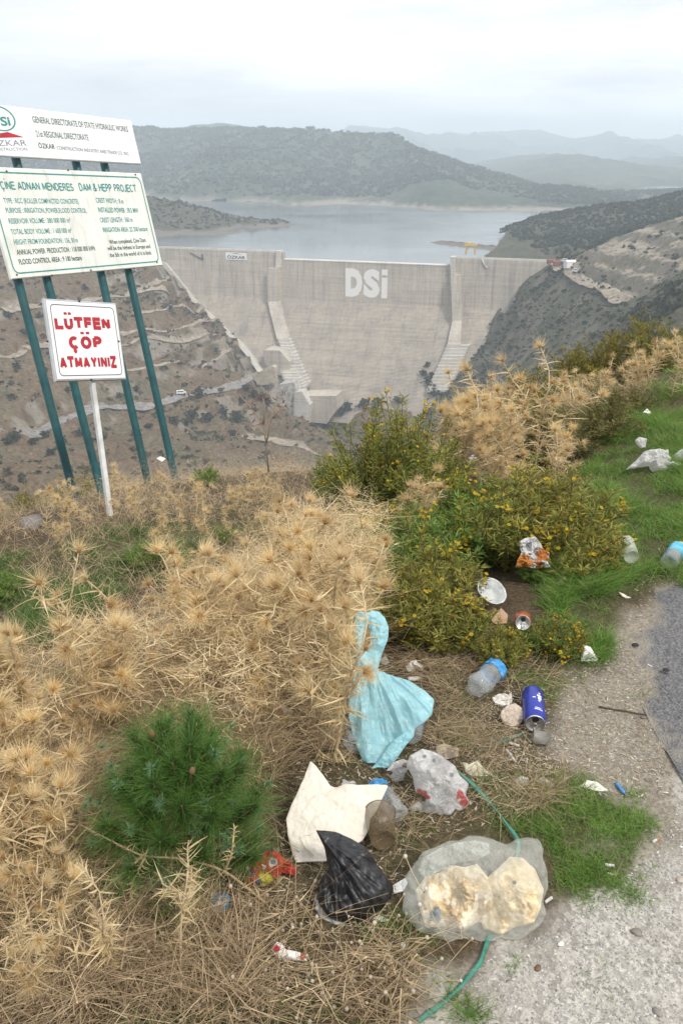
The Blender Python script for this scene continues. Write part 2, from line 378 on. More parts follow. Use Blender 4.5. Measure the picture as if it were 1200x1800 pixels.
def rock_mask(h, d=4.0, lo=0.45, hi=0.9, s=9):
    def f(X, Y, Z):
        gx = (h(X + d, Y) - h(X - d, Y)) / (2 * d); gy = (h(X, Y + d) - h(X, Y - d)) / (2 * d)
        k = smooth(lo, hi, np.hypot(gx, gy)) * smooth(0.05, 0.45, fbm(X / 16, Y / 16, Z / 16, 4, s))
        return np.stack([k, 0 * k, k], -1)
    return f
def keep_left(X, Y, Z):
    v = (X - OD[0]) * DN[0] + (Y - OD[1]) * DN[1]; u = (X - OD[0]) * DU[0] + (Y - OD[1]) * DU[1]
    return (v > -30) | (u < -150)
tag(link('valley_hillside', hf_mesh('valley_hillside', hl, -480, 60, 400, 150, 960, 500, M_LEFT, rock_mask(hl), keep_left)), 'brown scrubby left bank of the valley with dirt benches', 'hillside', kind='structure')

# ---- right bank, cut slope, wooded hill
contact_r = [(962, 468), (948, 478), (930, 496), (905, 528), (880, 560), (855, 595), (832, 625), (806, 660), (785, 690)]
cr = [face_pt(*p) for p in contact_r]
RP = [tuple(p) for p in cr] + [off(p, -9, -12, -16) for p in cr] + [off(p, 22, -25, 2) for p in cr[1:7]]
RP += [P3(975, 472, 715), P3(1010, 487, 650), P3(1060, 506, 600), P3(1110, 532, 555), P3(1090, 548, 540), P3(1040, 580, 545), P3(960, 560, 625), P3(900, 640, 620), P3(850, 680, 650), P3(1000, 650, 500), P3(1080, 610, 450), P3(820, 720, 560), P3(940, 720, 420)]
RP += [P3(1015, 466, 665), P3(1075, 495, 605), P3(1112, 520, 565),                    # foot of the cut
       P3(1020, 450, 672), P3(1055, 446, 690), P3(1100, 470, 625), P3(1060, 437, 700),
       P3(1085, 420, 745), P3(1130, 405, 760), P3(1200, 384, 760), P3(1300, 370, 740), P3(1150, 440, 690), P3(1200, 425, 660), P3(1150, 490, 590), P3(1200, 470, 560), P3(1300, 440, 540)]
RP += [P3(1120, 545, 470), P3(1160, 522, 450), P3(1200, 498, 430), P3(1300, 470, 430), P3(1200, 560, 340), P3(1130, 600, 330), P3(1300, 560, 320), P3(1200, 650, 230), P3(1080, 680, 250)]
RP += [P3(842, 432, 985), P3(870, 418, 1010), P3(905, 398, 1030), P3(960, 376, 1040), P3(1000, 370, 1050), P3(1040, 362, 1050), P3(1100, 362, 1040), P3(1150, 353, 1040), P3(1200, 342, 1040), P3(1300, 330, 1040), P3(1400, 330, 1040)]
RP += [P3(870, 440, 900), P3(930, 446, 850), P3(1000, 447, 790), P3(1040, 442, 800), P3(950, 420, 950), P3(1060, 415, 900), P3(1150, 392, 900), P3(845, 447, 880), P3(1240, 365, 900)]
RP += [(170, 1300, -112), (260, 1300, -108), (400, 1300, -80), (600, 1300, -60), (150, 1100, -112), (120, 950, -108), (700, 900, -20), (120, 300, -110), (220, 180, -80), (60, 180, -88), (40, 420, -175), (60, 560, -190)]
HR = Rbf(RP, 4.0)
_cut = [P3(1006, 455, 680)[:2], P3(1112, 530, 560)[:2], P3(1320, 470, 540)[:2], P3(1320, 360, 760)[:2], P3(1130, 400, 780)[:2], P3(1020, 436, 720)[:2]]
def hr(x, y):
    b = HR(x, y); c = inside_soft(x, y, _cut, 12.0)
    rough = 2.4 * fbm(x / 40, y / 40, 0, 4, 13) + 1.1 * ridged(x / 15, y / 15, 4, 15)
    step = 8.5; q = b + 0.8 * fbm(x / 30, y / 30, 0, 3, 4); fr = q / step - np.floor(q / step)
    terr = (np.floor(q / step) + smooth(0.16, 0.97, fr) * 1.0) * step                       # the benches of the cut
    gul = 1.0 * ridged((x - y) / 5.5, (x + y) / 40, 3, 8)
    return b * (1 - c) + (terr + gul) * c + rough * (1 - 0.8 * c)
def keep_right(X, Y, Z):
    v = (X - OD[0]) * DN[0] + (Y - OD[1]) * DN[1]; u = (X - OD[0]) * DU[0] + (Y - OD[1]) * DU[1]
    return ((v > -30) & (u > 40)) | (u > SPILL_W + 12)
def right_mask(X, Y, Z):
    k = rock_mask(hr, 4, 0.45, 0.95, 19)(X, Y, Z); c = inside_soft(X, Y, _cut, 12.0)[..., None]; d = 1.5
    sl = np.hypot((hr(X + d, Y) - hr(X - d, Y)) / (2 * d), (hr(X, Y + d) - hr(X, Y - d)) / (2 * d))[..., None]
    o = np.clip(k * 0.7 * (1 - c) + c * smooth(0.35, 1.0, sl), 0, 1); q = hr(X, Y)[..., None] / 8.5; o[..., 1:2] = c * (1 - smooth(0.2, 0.5, sl)); return o
tag(link('wooded_hillside', hf_mesh('wooded_hillside', hr, 30, 700, 380, 150, 1320, 520, M_RIGHT, right_mask, keep_right)), 'right bank of the valley with a terraced cut and a wooded hill', 'hillside', kind='structure')

# ---- dirt roads and benches draped on the banks
def drape(name, pxs, h, y0, y1, w, label, lift=0.35, mat=None, step=4.0):
    P = np.array([ray_hf(px, py, h, y0, y1) for px, py in pxs])
    seg = np.r_[0, np.cumsum(np.linalg.norm(np.diff(P[:, :2], axis=0), axis=1))]; s = np.arange(0, seg[-1], step)
    C = np.stack([np.interp(s, seg, P[:, 0]), np.interp(s, seg, P[:, 1])], 1)
    for _ in range(6): C[1:-1] = (C[:-2] + 2 * C[1:-1] + C[2:]) / 4
    T = np.gradient(C, axis=0); T /= np.linalg.norm(T, axis=1)[:, None] + 1e-9; Nn = np.stack([-T[:, 1], T[:, 0]], 1)
    k = np.linspace(-1, 1, 7); ww = (w / 2) * (1 + 0.22 * fbm(s / 13, 0 * s, 0, 3, 2))
    XY = C[:, None] + Nn[:, None] * (k[None, :, None] * ww[:, None, None])
    Z = h(XY[..., 0], XY[..., 1]); zc = np.maximum(Z[:, 3], np.median(Z, 1))
    for _ in range(3): zc[1:-1] = (zc[:-2] + 2 * zc[1:-1] + zc[2:]) / 4
    Z = np.maximum(Z, zc[:, None] * 0.7 + Z * 0.3) + lift - 0.5 * (np.abs(k) > 0.9)
    return tag(link(name, mesh(name, np.concatenate([XY, Z[..., None]], -1).reshape(-1, 3), [grid_faces(len(s), 7)], mat or M_DIRT)), label, 'road', kind='structure')
drape('dirt_road', [(-60, 772), (0, 757), (110, 737), (215, 716), (310, 699), (390, 685), (440, 665), (468, 652)], hl, 250, 850, 9, 'pale dirt road crossing the left bank', mat=m_plain('grey_road', (0.23, 0.215, 0.20), 0.95, 0.1, 0.3, 0.25))
drape('bench_road', [(213, 590), (253, 577), (330, 574), (405, 577)], hl, 350, 900, 5, 'narrow dirt bench on the left bank, the long middle one')
drape('bench_road', [(200, 606), (283, 597), (345, 599), (410, 606)], hl, 350, 900, 4, 'narrow dirt bench on the left bank just below the long middle one')
drape('bench_road', [(228, 516), (277, 499), (322, 493)], hl, 350, 900, 5, 'narrow dirt bench on the left bank climbing to the dam crest')
drape('bench_road', [(-30, 548), (40, 537), (120, 528), (220, 522), (300, 520)], hl, 350, 900, 7, 'wide pale dirt bench on the left bank behind the sign posts')
drape('bench_road', [(215, 650), (290, 640), (360, 640), (430, 652)], hl, 350, 900, 4, 'narrow dirt bench on the left bank just above the main dirt road')
drape('bench_road', [(228, 552), (290, 546), (350, 549), (378, 556)], hl, 350, 900, 4, 'narrow dirt bench on the left bank between the crest track and the long middle one')
drape('bench_road', [(-30, 632), (40, 622), (100, 612)], hl, 300, 900, 6, 'short pale dirt bench at the far left of the left bank')
drape('dirt_road', [(955, 463), (985, 474), (1010, 487), (1060, 506), (1105, 531)], hr, 400, 900, 10, 'pale dirt road from the dam crest along the right bank')
drape('valley_track', [(560, 800), (520, 782), (470, 765), (430, 775)], hl, 300, 800, 9, 'pale track on the valley floor below the dam')

# ---- reservoir
m, N, L = newmat('lake_water')
tc = N.new('ShaderNodeTexCoord'); mp = N.new('ShaderNodeMapping'); mp.inputs['Scale'].default_value = (0.05, 0.09, 1); L.new(tc.outputs['Object'], mp.inputs['Vector'])
t1 = n_noise(N, L, 1.0, 4, 0.6, mp.outputs['Vector']); t2 = n_noise(N, L, 0.006, 4, 0.6)
rr = n_ramp(N, L, t2.outputs['Fac'], [(0.35, (0.10,) * 3), (0.65, (0.24,) * 3)]).outputs['Color']
finish(N, L, n_principled(N, L, (0.10, 0.12, 0.125), rr, 0.6, n_bump(N, L, t1.outputs['Fac'], 0.10, 1.0), IOR=1.33))
p_ = [dpt(-700, -6, 0), dpt(650, -6, 0)]
V = [(p_[0][0], p_[0][1], Z_LAKE), (p_[1][0], p_[1][1], Z_LAKE), (3500, 1500, Z_LAKE), (3500, 7000, Z_LAKE), (-3500, 7000, Z_LAKE), (-3500, 1500, Z_LAKE)]
tag(link('reservoir', mesh('reservoir', V, [[[0, 1, 2, 3, 4, 5]]], m)), 'calm grey reservoir behind the dam', 'reservoir', kind='structure')

# ---- peninsula on the left, spit on the right
PP = [P3(258, 348, 1230), P3(292, 359, 1220), P3(325, 363, 1215), P3(358, 369, 1210), P3(387, 378, 1210), P3(442, 382, 1230), P3(490, 387, 1260)]
PP += [tuple(at_z(px, py, Z_LAKE)) for px, py in [(250, 418), (300, 416), (360, 413), (400, 412), (420, 408), (421, 400), (450, 397), (523, 394), (490, 390.5)]]
PP += [tuple(np.array(p) + (0, -55, -14)) for p in PP[7:15]] + [P3(275, 395, 1170), P3(330, 398, 1165), P3(390, 398, 1180), P3(100, 340, 1250), P3(100, 415, 1120)]
PP += [(-240, 1420, -100), (-120, 1420, -112), (-330, 1400, -80), (-40, 1340, -112), (-40, 1240, -112), (-150, 1500, -115), (-60, 1130, -115)]
HP = Rbf(PP, 3.0)
def hp(x, y): return HP(x, y) + 1.5 * fbm(x / 30, y / 30, 0, 4, 31) + 0.9 * ridged(x / 14, y / 14, 3, 33) - 0.3
def shore_mask(h, band, s, sc=60.0):
    def f(X, Y, Z):
        k = 1 - smooth(band * 0.6, band, Z - Z_LAKE + band * 0.3 * fbm(X / sc, Y / sc, 0, 4, s)); return np.stack([k, 0 * k, 0 * k], -1)
    return f
tag(link('peninsula', hf_mesh('peninsula', hp, -460, -30, 260, 1080, 1500, 200, M_RIGHT, shore_mask(hp, 4.5, 35, 20), lambda X, Y, Z: Z > Z_LAKE - 3)), 'rocky scrub covered peninsula reaching into the reservoir', 'peninsula', kind='structure')
SP = [tuple(at_z(px, py, Z_LAKE)) for px, py in [(775, 427), (825, 432), (895, 440)]]
sx = np.mean([p[0] for p in SP]); sy = np.mean([p[1] for p in SP])
def hs(x, y):
    a = SP[0]; b = SP[2]; d = poly_dist(x, y, [a, b]); return Z_LAKE + 3.0 - d / 3.6 + 0.9 * fbm(x / 9, y / 9, 0, 4, 37)
tag(link('rocky_spit', hf_mesh('rocky_spit', hs, sx - 100, sx + 100, 120, sy - 90, sy + 90, 100, M_RIGHT, shore_mask(hs, 4, 36, 9), lambda X, Y, Z: Z > Z_LAKE - 2)), 'low rocky spit at the right shore of the reservoir', 'spit', kind='structure')
SB = [tuple(at_z(px, py, Z_LAKE)) for px, py in [(500, 353), (590, 357)]]
def hb(x, y): return Z_LAKE + 2.0 - poly_dist(x, y, SB) / 22 + 0.9 * fbm(x / 25, y / 25, 0, 4, 39)
tag(link('sandbar', hf_mesh('sandbar', hb, SB[0][0] - 120, SB[1][0] + 120, 70, SB[1][1] - 130, SB[0][1] + 130, 50, M_RIGHT, shore_mask(hb, 4, 36, 9), lambda X, Y, Z: Z > Z_LAKE - 2)), 'thin dark sandbar in the far water of the reservoir', 'sandbar', kind='structure')

# ---- far hills: ridges with gullied flanks, each at its own distance
def ridge(name, sil, y_ridge, width, back, label, amp, wl, mat, seed, kind, shore=0.0, nx=300, ny=110, xpad=400, z0=None):
    z0 = Z_LAKE - 6 if z0 is None else z0
    yr = np.array([y_ridge(p[0]) for p in sil]); W = np.array([at_y(p[0], p[1], y) for p, y in zip(sil, yr)])
    def h(x, y):
        top = np.interp(x, W[:, 0], W[:, 2]); yc = np.interp(x, W[:, 0], W[:, 1]); 
        t = np.where(y < yc, (yc - y) / width, (y - yc) / back); t = np.clip(t, 0, 1.2)
        prof = 1 - t ** 1.15
        gul = ridged(x / wl, y / (wl * 1.6), 5, seed) * amp * np.clip(t * 3.2, 0, 1) * np.clip((top - z0) / 150, 0, 1)
        return z0 + (top - z0) * prof + gul + amp * 0.10 * fbm(x / (wl * 0.12), y / (wl * 0.12), 0, 3, seed + 5)
    o = link(name, hf_mesh(name, h, W[0, 0] - 10, W[-1, 0] + 10, nx, W[:, 1].min() - width * 1.15, W[:, 1].max() + back, ny, mat, shore_mask(h, shore, seed + 9, 120) if shore else None, lambda X, Y, Z: Z > z0 - 5))
    tag(o, label, 'hill', kind='structure'); return h
silA = [(-260, 232), (-60, 224), (100, 228), (240, 224), (300, 227), (420, 224), (520, 228), (600, 237), (680, 240), (740, 263), (800, 285), (870, 309), (950, 336), (1000, 346), (1060, 356), (1130, 366)]
hA = ridge('hills', silA, lambda px: 2950 - 0.75 * max(0, px - 300), 900, 700, 'long blue green forested hill across the water', 26, 260, M_HILL, 51, 'structure', 5)
hA2 = ridge('hills', [(760, 362), (810, 352), (860, 343), (905, 333), (950, 329), (1000, 329), (1045, 337), (1085, 343), (1160, 340), (1300, 330), (1450, 335)], lambda px: 1960, 440, 500, 'low dark hazy hill at the far right shore', 10, 150, M_HILL, 56, 'structure', 4)
ridge('hills', [(180, 236), (300, 226), (350, 219), (390, 216), (430, 221), (500, 232), (600, 245)], lambda px: 3900, 900, 700, 'pale hilltop peeping over the long forested hill', 25, 300, M_HILL, 57, 'structure', 0)
ridge('mountains', [(560, 330), (700, 306), (780, 297), (830, 290), (890, 276), (945, 272), (1000, 279), (1060, 286), (1120, 283), (1200, 276), (1300, 281), (1420, 300)], lambda px: 4500, 1900, 900, 'hazy blue ridge beyond the wooded hill on the right', 45, 420, M_HILL, 61, 'structure')
ridge('mountains', [(420, 262), (540, 246), (590, 236), (620, 227), (640, 223), (665, 226), (690, 234), (760, 243), (850, 238), (930, 231), (960, 232), (1000, 245), (1050, 253), (1110, 250), (1160, 244), (1200, 240), (1300, 244), (1450, 260)], lambda px: 8200, 2600, 1200, 'palest mountains on the horizon', 70, 800, M_HILL, 66, 'structure')

# ---- scrub: what reads as one mass
def clump_mesh(C, S, colA, colB, seed, k=12, flat=0.75):
    g = np.random.default_rng(seed); n = len(C)
    d = g.normal(size=(n, k, 3)); d /= np.linalg.norm(d, axis=-1)[..., None]; d[..., 2] = np.abs(d[..., 2]) * 1.0 - 0.15
    P = C[:, None] + d * S[:, None, None] * g.uniform(0.35, 1.0, (n, k, 1)) * np.array([1, 1, flat]) + np.array([0, 0, 0.35]) * S[:, None, None]
    t = g.normal(size=(n, k, 3)) + d * 0.4; t /= np.linalg.norm(t, axis=-1)[..., None]; b = np.cross(t, d + 0.3 * g.normal(size=(n, k, 3))); b /= np.linalg.norm(b, axis=-1)[..., None] + 1e-9
    r = S[:, None, None] * g.uniform(0.35, 0.62, (n, k, 1))
    Q = np.stack([P - t * r, P - b * r * 0.8, P + t * r, P + b * r * 0.8], 2)
    a = g.uniform(0, 1, (n, 1, 1)) * 0.7 + g.uniform(0, 1, (n, k, 1)) * 0.3
    c = np.asarray(colA) * (1 - a) + np.asarray(colB) * a
    return Q.reshape(-1, 3), np.arange(n * k * 4).reshape(-1, 4), np.repeat(c.reshape(-1, 3), 4, 0)
M_SCRUB = m_col('scrub_leaves', 0.85, 0.1, 0.15, 0.4, 0.8, 0.1)
def scrub(name, h, x0, x1, y0, y1, n, s0, s1, label, dens, seed, cA=(0.035, 0.045, 0.025), cB=(0.09, 0.10, 0.05)):
    g = np.random.default_rng(seed); x = g.uniform(x0, x1, n); y = g.uniform(y0, y1, n); k = g.uniform(size=n) < dens(x, y); x, y = x[k], y[k]
    z = h(x, y); ok = z > Z_LAKE - 200; s = s0 + (s1 - s0) * g.uniform(size=len(x)) ** 2.2
    V, F, c = clump_mesh(np.stack([x, y, z], 1)[ok], s[ok], cA, cB, seed)
    tag(link(name, mesh(name, V, [F], M_SCRUB, c, False)), label, 'scrub', kind='stuff')
def dl(x, y):
    v = (x - OD[0]) * DN[0] + (y - OD[1]) * DN[1]
    return np.clip(smooth(-0.2, 0.5, fbm(x / 45, y / 45, 0, 4, 71)) * 0.8 + 0.1, 0, 1) * (v > 8)
scrub('scrub', hl, -430, 40, 190, 930, 19000, 0.5, 2.5, 'low scrub dotting the brown left bank', dl, 1, (0.04, 0.042, 0.025), (0.12, 0.105, 0.065))
_wood = [(150, 1120), (165, 870), (235, 770), (330, 830), (420, 700), (700, 640), (700, 1300), (150, 1300)]
def dr(x, y):
    v = (x - OD[0]) * DN[0] + (y - OD[1]) * DN[1]; w = in_poly(x, y, _wood) * 1.0; c = inside_soft(x, y, _cut, 10.0)
    z = hr(x, y)
    return np.clip(w * 0.95 * (1 - c) + (1 - w) * (1 - 0.9 * c) * (0.18 + 0.7 * smooth(-0.2, 0.4, fbm(x / 38, y / 38, 0, 4, 73))), 0, 1) * ((v > 6) | (x > 190)) * (z > Z_LAKE + 3)
scrub('woodland', hr, 60, 690, 660, 1300, 26000, 1.5, 3.6, 'dark green woodland on the hill beside the reservoir', dr, 2, (0.018, 0.028, 0.016), (0.05, 0.06, 0.032))
def dr2(x, y):
    v = (x - OD[0]) * DN[0] + (y - OD[1]) * DN[1]; c = inside_soft(x, y, _cut, 10.0)
    return np.clip((0.40 + 0.6 * smooth(-0.2, 0.4, fbm(x / 30, y / 30, 0, 4, 73))) * (1 - 0.92 * c) * (v > 6), 0, 1)
scrub('scrub', hr, 50, 560, 200, 760, 26000, 0.7, 2.6, 'dark scrub on the steep right bank', dr2, 3, (0.024, 0.036, 0.018), (0.085, 0.095, 0.045))
def dark_(x, y): return (hr(x, y) > -140) * np.clip(0.55 + 0.6 * fbm(x / 30, y / 30, 0, 3, 75), 0, 1) * in_poly(x, y, [P3(1112, 546, 470)[:2], P3(1200, 500, 440)[:2], P3(1320, 470, 430)[:2], P3(1320, 700, 230)[:2], P3(1080, 690, 250)[:2], P3(1090, 610, 420)[:2]])
scrub('scrub', hr, 100, 320, 200, 480, 5200, 0.9, 2.6, 'dense dark scrub above the yellow skyline bush on the right', dark_, 4, (0.028, 0.036, 0.022), (0.06, 0.07, 0.04))
def dp(x, y): z = hp(x, y); return (z > Z_LAKE + 4.5 + 2.5 * fbm(x / 25, y / 25, 0, 3, 77)) * 0.95
scrub('woodland', hp, -440, -60, 1120, 1460, 3400, 1.4, 3.2, 'dark woodland along the top of the peninsula', dp, 5, (0.03, 0.042, 0.026), (0.075, 0.085, 0.05))
def dh(x, y): z = hA(x, y); return (z > Z_LAKE + 9) * np.clip(0.7 + 0.5 * fbm(x / 140, y / 140, 0, 4, 79), 0, 1)
scrub('forest', hA, -1500, 900, 1850, 3000, 34000, 3.5, 8, 'forest covering the long hill across the water', dh, 6, (0.03, 0.045, 0.028), (0.085, 0.095, 0.055))

def dh2(x, y): z = hA2(x, y); return (z > Z_LAKE + 6) * np.clip(0.7 + 0.5 * fbm(x / 120, y / 120, 0, 4, 80), 0, 1)
scrub('forest', hA2, 150, 1100, 1500, 2400, 15000, 3, 7, 'forest on the low hazy hill at the far right shore', dh2, 7, (0.03, 0.045, 0.028), (0.085, 0.095, 0.055))

def rocks(name, h, x0, x1, y0, y1, n, s0, s1, label, dens, seed):
    g = np.random.default_rng(seed); x = g.uniform(x0, x1, n); y = g.uniform(y0, y1, n); k = g.uniform(size=n) < dens(x, y); x, y = x[k], y[k]; s = s0 + (s1 - s0) * g.uniform(size=len(x)) ** 3
    V, F, c = clump_mesh(np.stack([x, y, h(x, y) - s * .2], 1), s, (.20, .165, .125), (.36, .31, .25), seed, 4, .7); tag(link(name, mesh(name, V, [F], M_SCRUB, c, False)), label, 'rocks', kind='stuff')
def drk(x, y):
    v = (x - OD[0]) * DN[0] + (y - OD[1]) * DN[1]; return (v > 8) * smooth(-.1, .5, fbm(x / 30, y / 30, 0, 4, 171))
rocks('loose_rocks', hl, -430, 40, 190, 930, 5000, .3, 1.4, 'pale rocks scattered on the left bank', drk, 21)
rocks('loose_rocks', hr, 50, 560, 200, 760, 2500, .3, 1.3, 'pale rocks scattered on the right bank', drk, 22)
# ---- dark shrubs one can tell apart on the left bank
sh_protos = []
for k in range(4):
    g = np.random.default_rng(90 + k); n = 26; C = g.normal(size=(n, 3)) * np.array([0.55, 0.55, 0.4]) + np.array([0, 0, 0.75])
    V, F, c = clump_mesh(C, g.uniform(0.3, 0.55, n), (0.03, 0.038, 0.025), (0.075, 0.08, 0.045), 95 + k, 14, 0.9)
    mb = MB().add(V, [F], c).tube([(0, 0, -0.3), (0.05, 0, 0.5)], [0.09, 0.05], 5, (0.12, 0.09, 0.06)); sh_protos.append(mb.mesh('valley_shrub', M_SCRUB, False))
g = random.Random(5)
spots = [(352, 700, 4.4), (340, 735, 4), (365, 742, 4.5), (392, 728, 3.6), (418, 742, 4.2), (330, 748, 3.5), (305, 745, 3), (446, 700, 4), (432, 690, 4), (460, 705, 4.2), (425, 712, 3.4), (470, 716, 3.5), (448, 728, 3), (488, 700, 3.4), (410, 765, 3),
         (80, 770, 3), (30, 775, 3), (110, 780, 3), (60, 785, 2.6), (15, 782, 3), (140, 768, 2.4), (180, 772, 2.4), (240, 770, 3.4), (262, 755, 3), (90, 800, 2.6), (20, 700, 2.4), (210, 700, 2.2), (240, 690, 2.6), (225, 535, 3), (300, 545, 2.6), (330, 530, 2.8), (150, 510, 3), (260, 525, 2), (175, 620, 2.4), (290, 650, 2.4), (380, 620, 2.4), (350, 610, 2), (205, 660, 2), (45, 590, 3), (15, 560, 3.2), (70, 560, 3), (30, 650, 2.6), (80, 655, 2.2), (120, 690, 2)]
for px, py, s in spots:
    p = ray_hf(px, py, hl, 250, 900); o = link('valley_shrub', sh_protos[g.randrange(4)]); o.location = (p[0], p[1], hl(p[0], p[1]) - 0.2)
    o.scale = (s * 0.8, s * 0.8, s * g.uniform(0.65, 0.9)); o.rotation_euler = (0, 0, g.uniform(0, 6.28))
    tag(o, 'small dark green bush on the brown slope left of the dam', 'bush', 'dark bushes on the left bank')
spots = [(745, 655, 3), (752, 668, 3), (760, 660, 3), (752, 640, 2.4), (757, 676, 3.2), (700, 704, 4), (640, 712, 4.5), (612, 716, 4), (600, 725, 3.6), (665, 708, 4), (765, 690, 4), (780, 694, 3)]
for px, py, s in spots:
    p = face_pt(px, py) + DN * 3; o = link('toe_shrub', sh_protos[g.randrange(4)]); o.location = (p[0], p[1], p[2] - 2)
    o.scale = (s, s, s); o.rotation_euler = (0, 0, g.uniform(0, 6.28)); tag(o, 'dark bush growing at the foot of the stepped dam face', 'bush', 'dark bushes at the foot of the dam')
# ================================================================ THE DAM AND WHAT STANDS ON IT
dam = empty('dam', tuple(OD), 'huge grey stepped concrete dam closing the valley', 'dam')
def dam_part(name, V, F, mat, parent=None, smoothed=False):
    return link(name, mesh(name, np.asarray(V) - OD, F, mat, None, smoothed), parent or dam)
def section(name, u0, u1, ztop, zbot, mat, step=1.0, nu=2):
    prof = [(-9.0, zbot), (-9.0, ztop), (0.0, ztop), (0.0, V_BREAK)]; z = V_BREAK
    while z > zbot:
        prof.append((face_v(z - step), z)); prof.append((face_v(z - step), z - step)); z -= step
    us = np.linspace(u0, u1, nu)
    V = np.array([[dpt(u, v, zz) for v, zz in prof] for u in us]).reshape(-1, 3); n = len(prof)
    F = [grid_faces(nu, n)] + [np.arange(n)[None], (np.arange(n) + (nu - 1) * n)[::-1][None]]
    return dam_part(name, V, F, mat)
ZB = face_pt(640, 712)[2] - OD[2] - 14
section('left_abutment', -215, -0.3, 6, ZB, M_CONC)
section('spillway_face', -0.29, SPILL_W + 0.29, 0, ZB, M_CONC)
section('right_abutment', SPILL_W + 0.3, SPILL_W + 150, 6, ZB, M_CONC)
def parapet(u0, u1, z):
    mb = MB(); 
    for v in (-0.35, -8.7):
        V = [dpt(u, v + dv, z + dz) for u in (u0, u1) for dv, dz in ((-0.25, 0.002), (0.25, 0.002), (0.25, 1.1), (-0.25, 1.1))]
        mb.add(np.array(V) - OD, [[[0, 1, 2, 3], [7, 6, 5, 4], [0, 4, 5, 1], [1, 5, 6, 2], [2, 6, 7, 3], [3, 7, 4, 0]]])
    mb.build('parapet', M_CONC_L, dam, False)
parapet(-214, -3, 6); parapet(SPILL_W + 3, SPILL_W + 148, 6)
V = [dpt(u, v, z) for u in (1.5, SPILL_W - 1.5) for v, z in ((-9.02, 0.3), (-4, 0.9), (0.25, 0.35), (0.3, -0.5), (-9.02, -0.5))]
dam_part('spillway_lip', V, [[[0, 1, 6, 5], [1, 2, 7, 6], [2, 3, 8, 7], [3, 4, 9, 8], [4, 0, 5, 9]], [[0, 4, 3, 2, 1], [5, 6, 7, 8, 9]]], M_CONC_L)
def wall_strip(name, Ls, Rs, out, mat=None, back=7.0, stairs=False):
    """a wall standing on the face between two pixel outlines (left and right edge, top to bottom)"""
    A = [face_pt(*p) for p in Ls]; B = [face_pt(*p) for p in Rs]
    def dens(P):
        Q = [];
        for a, b in zip(P[:-1], P[1:]):
            n = 14 if stairs else 2
            for k in range(n): Q.append(a + (b - a) * k / n)
        return Q + [P[-1]]
    A, B = dens(A), dens(B); rows = []
    for i, (a, b) in enumerate(zip(A, B)):
        zt = np.array([0, 0, 0.0])
        rows.append([a - DN * back, a + DN * out, b + DN * out, b - DN * back])
        if stairs and i < len(A) - 1:
            a2 = np.array([A[i + 1][0], A[i + 1][1], a[2]]); b2 = np.array([B[i + 1][0], B[i + 1][1], b[2]])
            rows.append([a2 - DN * back, a2 + DN * out, b2 + DN * out, b2 - DN * back])
    V = np.array(rows).reshape(-1, 3); n = len(rows)
    F = [grid_faces(n, 4, True), [[0, 1, 2, 3], [(n - 1) * 4 + k for k in (3, 2, 1, 0)]]]
    return dam_part(name, V, F, mat or M_CONC_L)
wall_strip('training_wall', [(487, 440.5), (486.5, 470)], [(494, 440.5), (494, 470)], 3.2)
wall_strip('training_wall', [(475, 470.5), (475, 528), (491, 593)], [(493, 470.5), (493, 528), (510, 593)], 6.5, M_CONC)
wall_strip('stepped_wall', [(491, 593.5), (523, 674)], [(510, 593.5), (546, 674)], 6.0, M_CONC_L, stairs=True)
wall_strip('training_wall', [(791.5, 451), (793, 481.5)], [(800, 451), (801, 481.5)], 3.2)
wall_strip('training_wall', [(794, 482), (797, 562), (788, 604)], [(809, 482), (813, 562), (811, 604)], 6.5, M_CONC)
wall_strip('stepped_wall', [(789, 604.5), (752, 687)], [(827, 604.5), (791, 687)], 6.0, M_CONC_L, stairs=True)
# steps and blocks at the foot of the left wall
def px_box(name, quad, dv, depth, mat, parent=None):
    """a block whose downstream side is the pixel outline quad, standing dv metres out from the face, going depth metres back"""
    c = face_pt(sum(p[0] for p in quad) / len(quad), max(p[1] for p in quad)); o = c + DN * dv
    A = [at_plane(px, py, o, DN) for px, py in quad]; B = [a - DN * depth for a in A]; n = len(A)
    V = np.array(A + B); F = [np.arange(n)[None], np.arange(n, 2 * n)[::-1][None]] + [[[k, k + n, (k + 1) % n + n, (k + 1) % n]] for k in range(n)]
    return dam_part(name, V, F, mat, parent)
M_ROCKC = m_plain('rough_concrete', (0.46, 0.44, 0.41), 0.95, 0.1, 0.35, 0.25, 0.5)
M_BROWN = m_plain('silt', (0.22, 0.17, 0.14), 0.95, 0.1, 0.3, 0.3)
px_box('landing', [(463, 616), (491, 616), (509, 636), (509, 660), (490, 660), (466, 640)], 3, 26, M_CONC)
for k in range(7):
    px_box('step', [(492 + k * 2.2, 650 + k * 5), (521 + k * 2.2, 650 + k * 5), (521 + k * 2.2, 656 + k * 5), (492 + k * 2.2, 656 + k * 5)], 5 + k * 1.5, 20, M_CONC_L)
px_box('retaining_wall', [(437, 674), (446, 662), (462, 650), (478, 643), (483, 646), (484, 672), (470, 676), (452, 678)], 9, 6, m_plain('yellowed_concrete', (0.47, 0.42, 0.33), 0.9, 0.1, 0.2, 0.3))
px_box('buttress', [(490, 676), (517, 672), (522, 690), (526, 748), (492, 748), (484, 700)], 14, 12, M_ROCKC)
px_box('buttress', [(517, 690), (530, 688), (544, 712), (541, 746), (528, 750), (516, 740)], 17, 12, M_CONC_L)
px_box('stilling_basin', [(530, 696), (590, 696), (592, 720), (574, 745), (545, 742)], 12, 22, M_CONC)
px_box('basin_silt', [(534, 690), (586, 694), (586, 695.5), (534, 695.5)], 11, 16, M_BROWN)
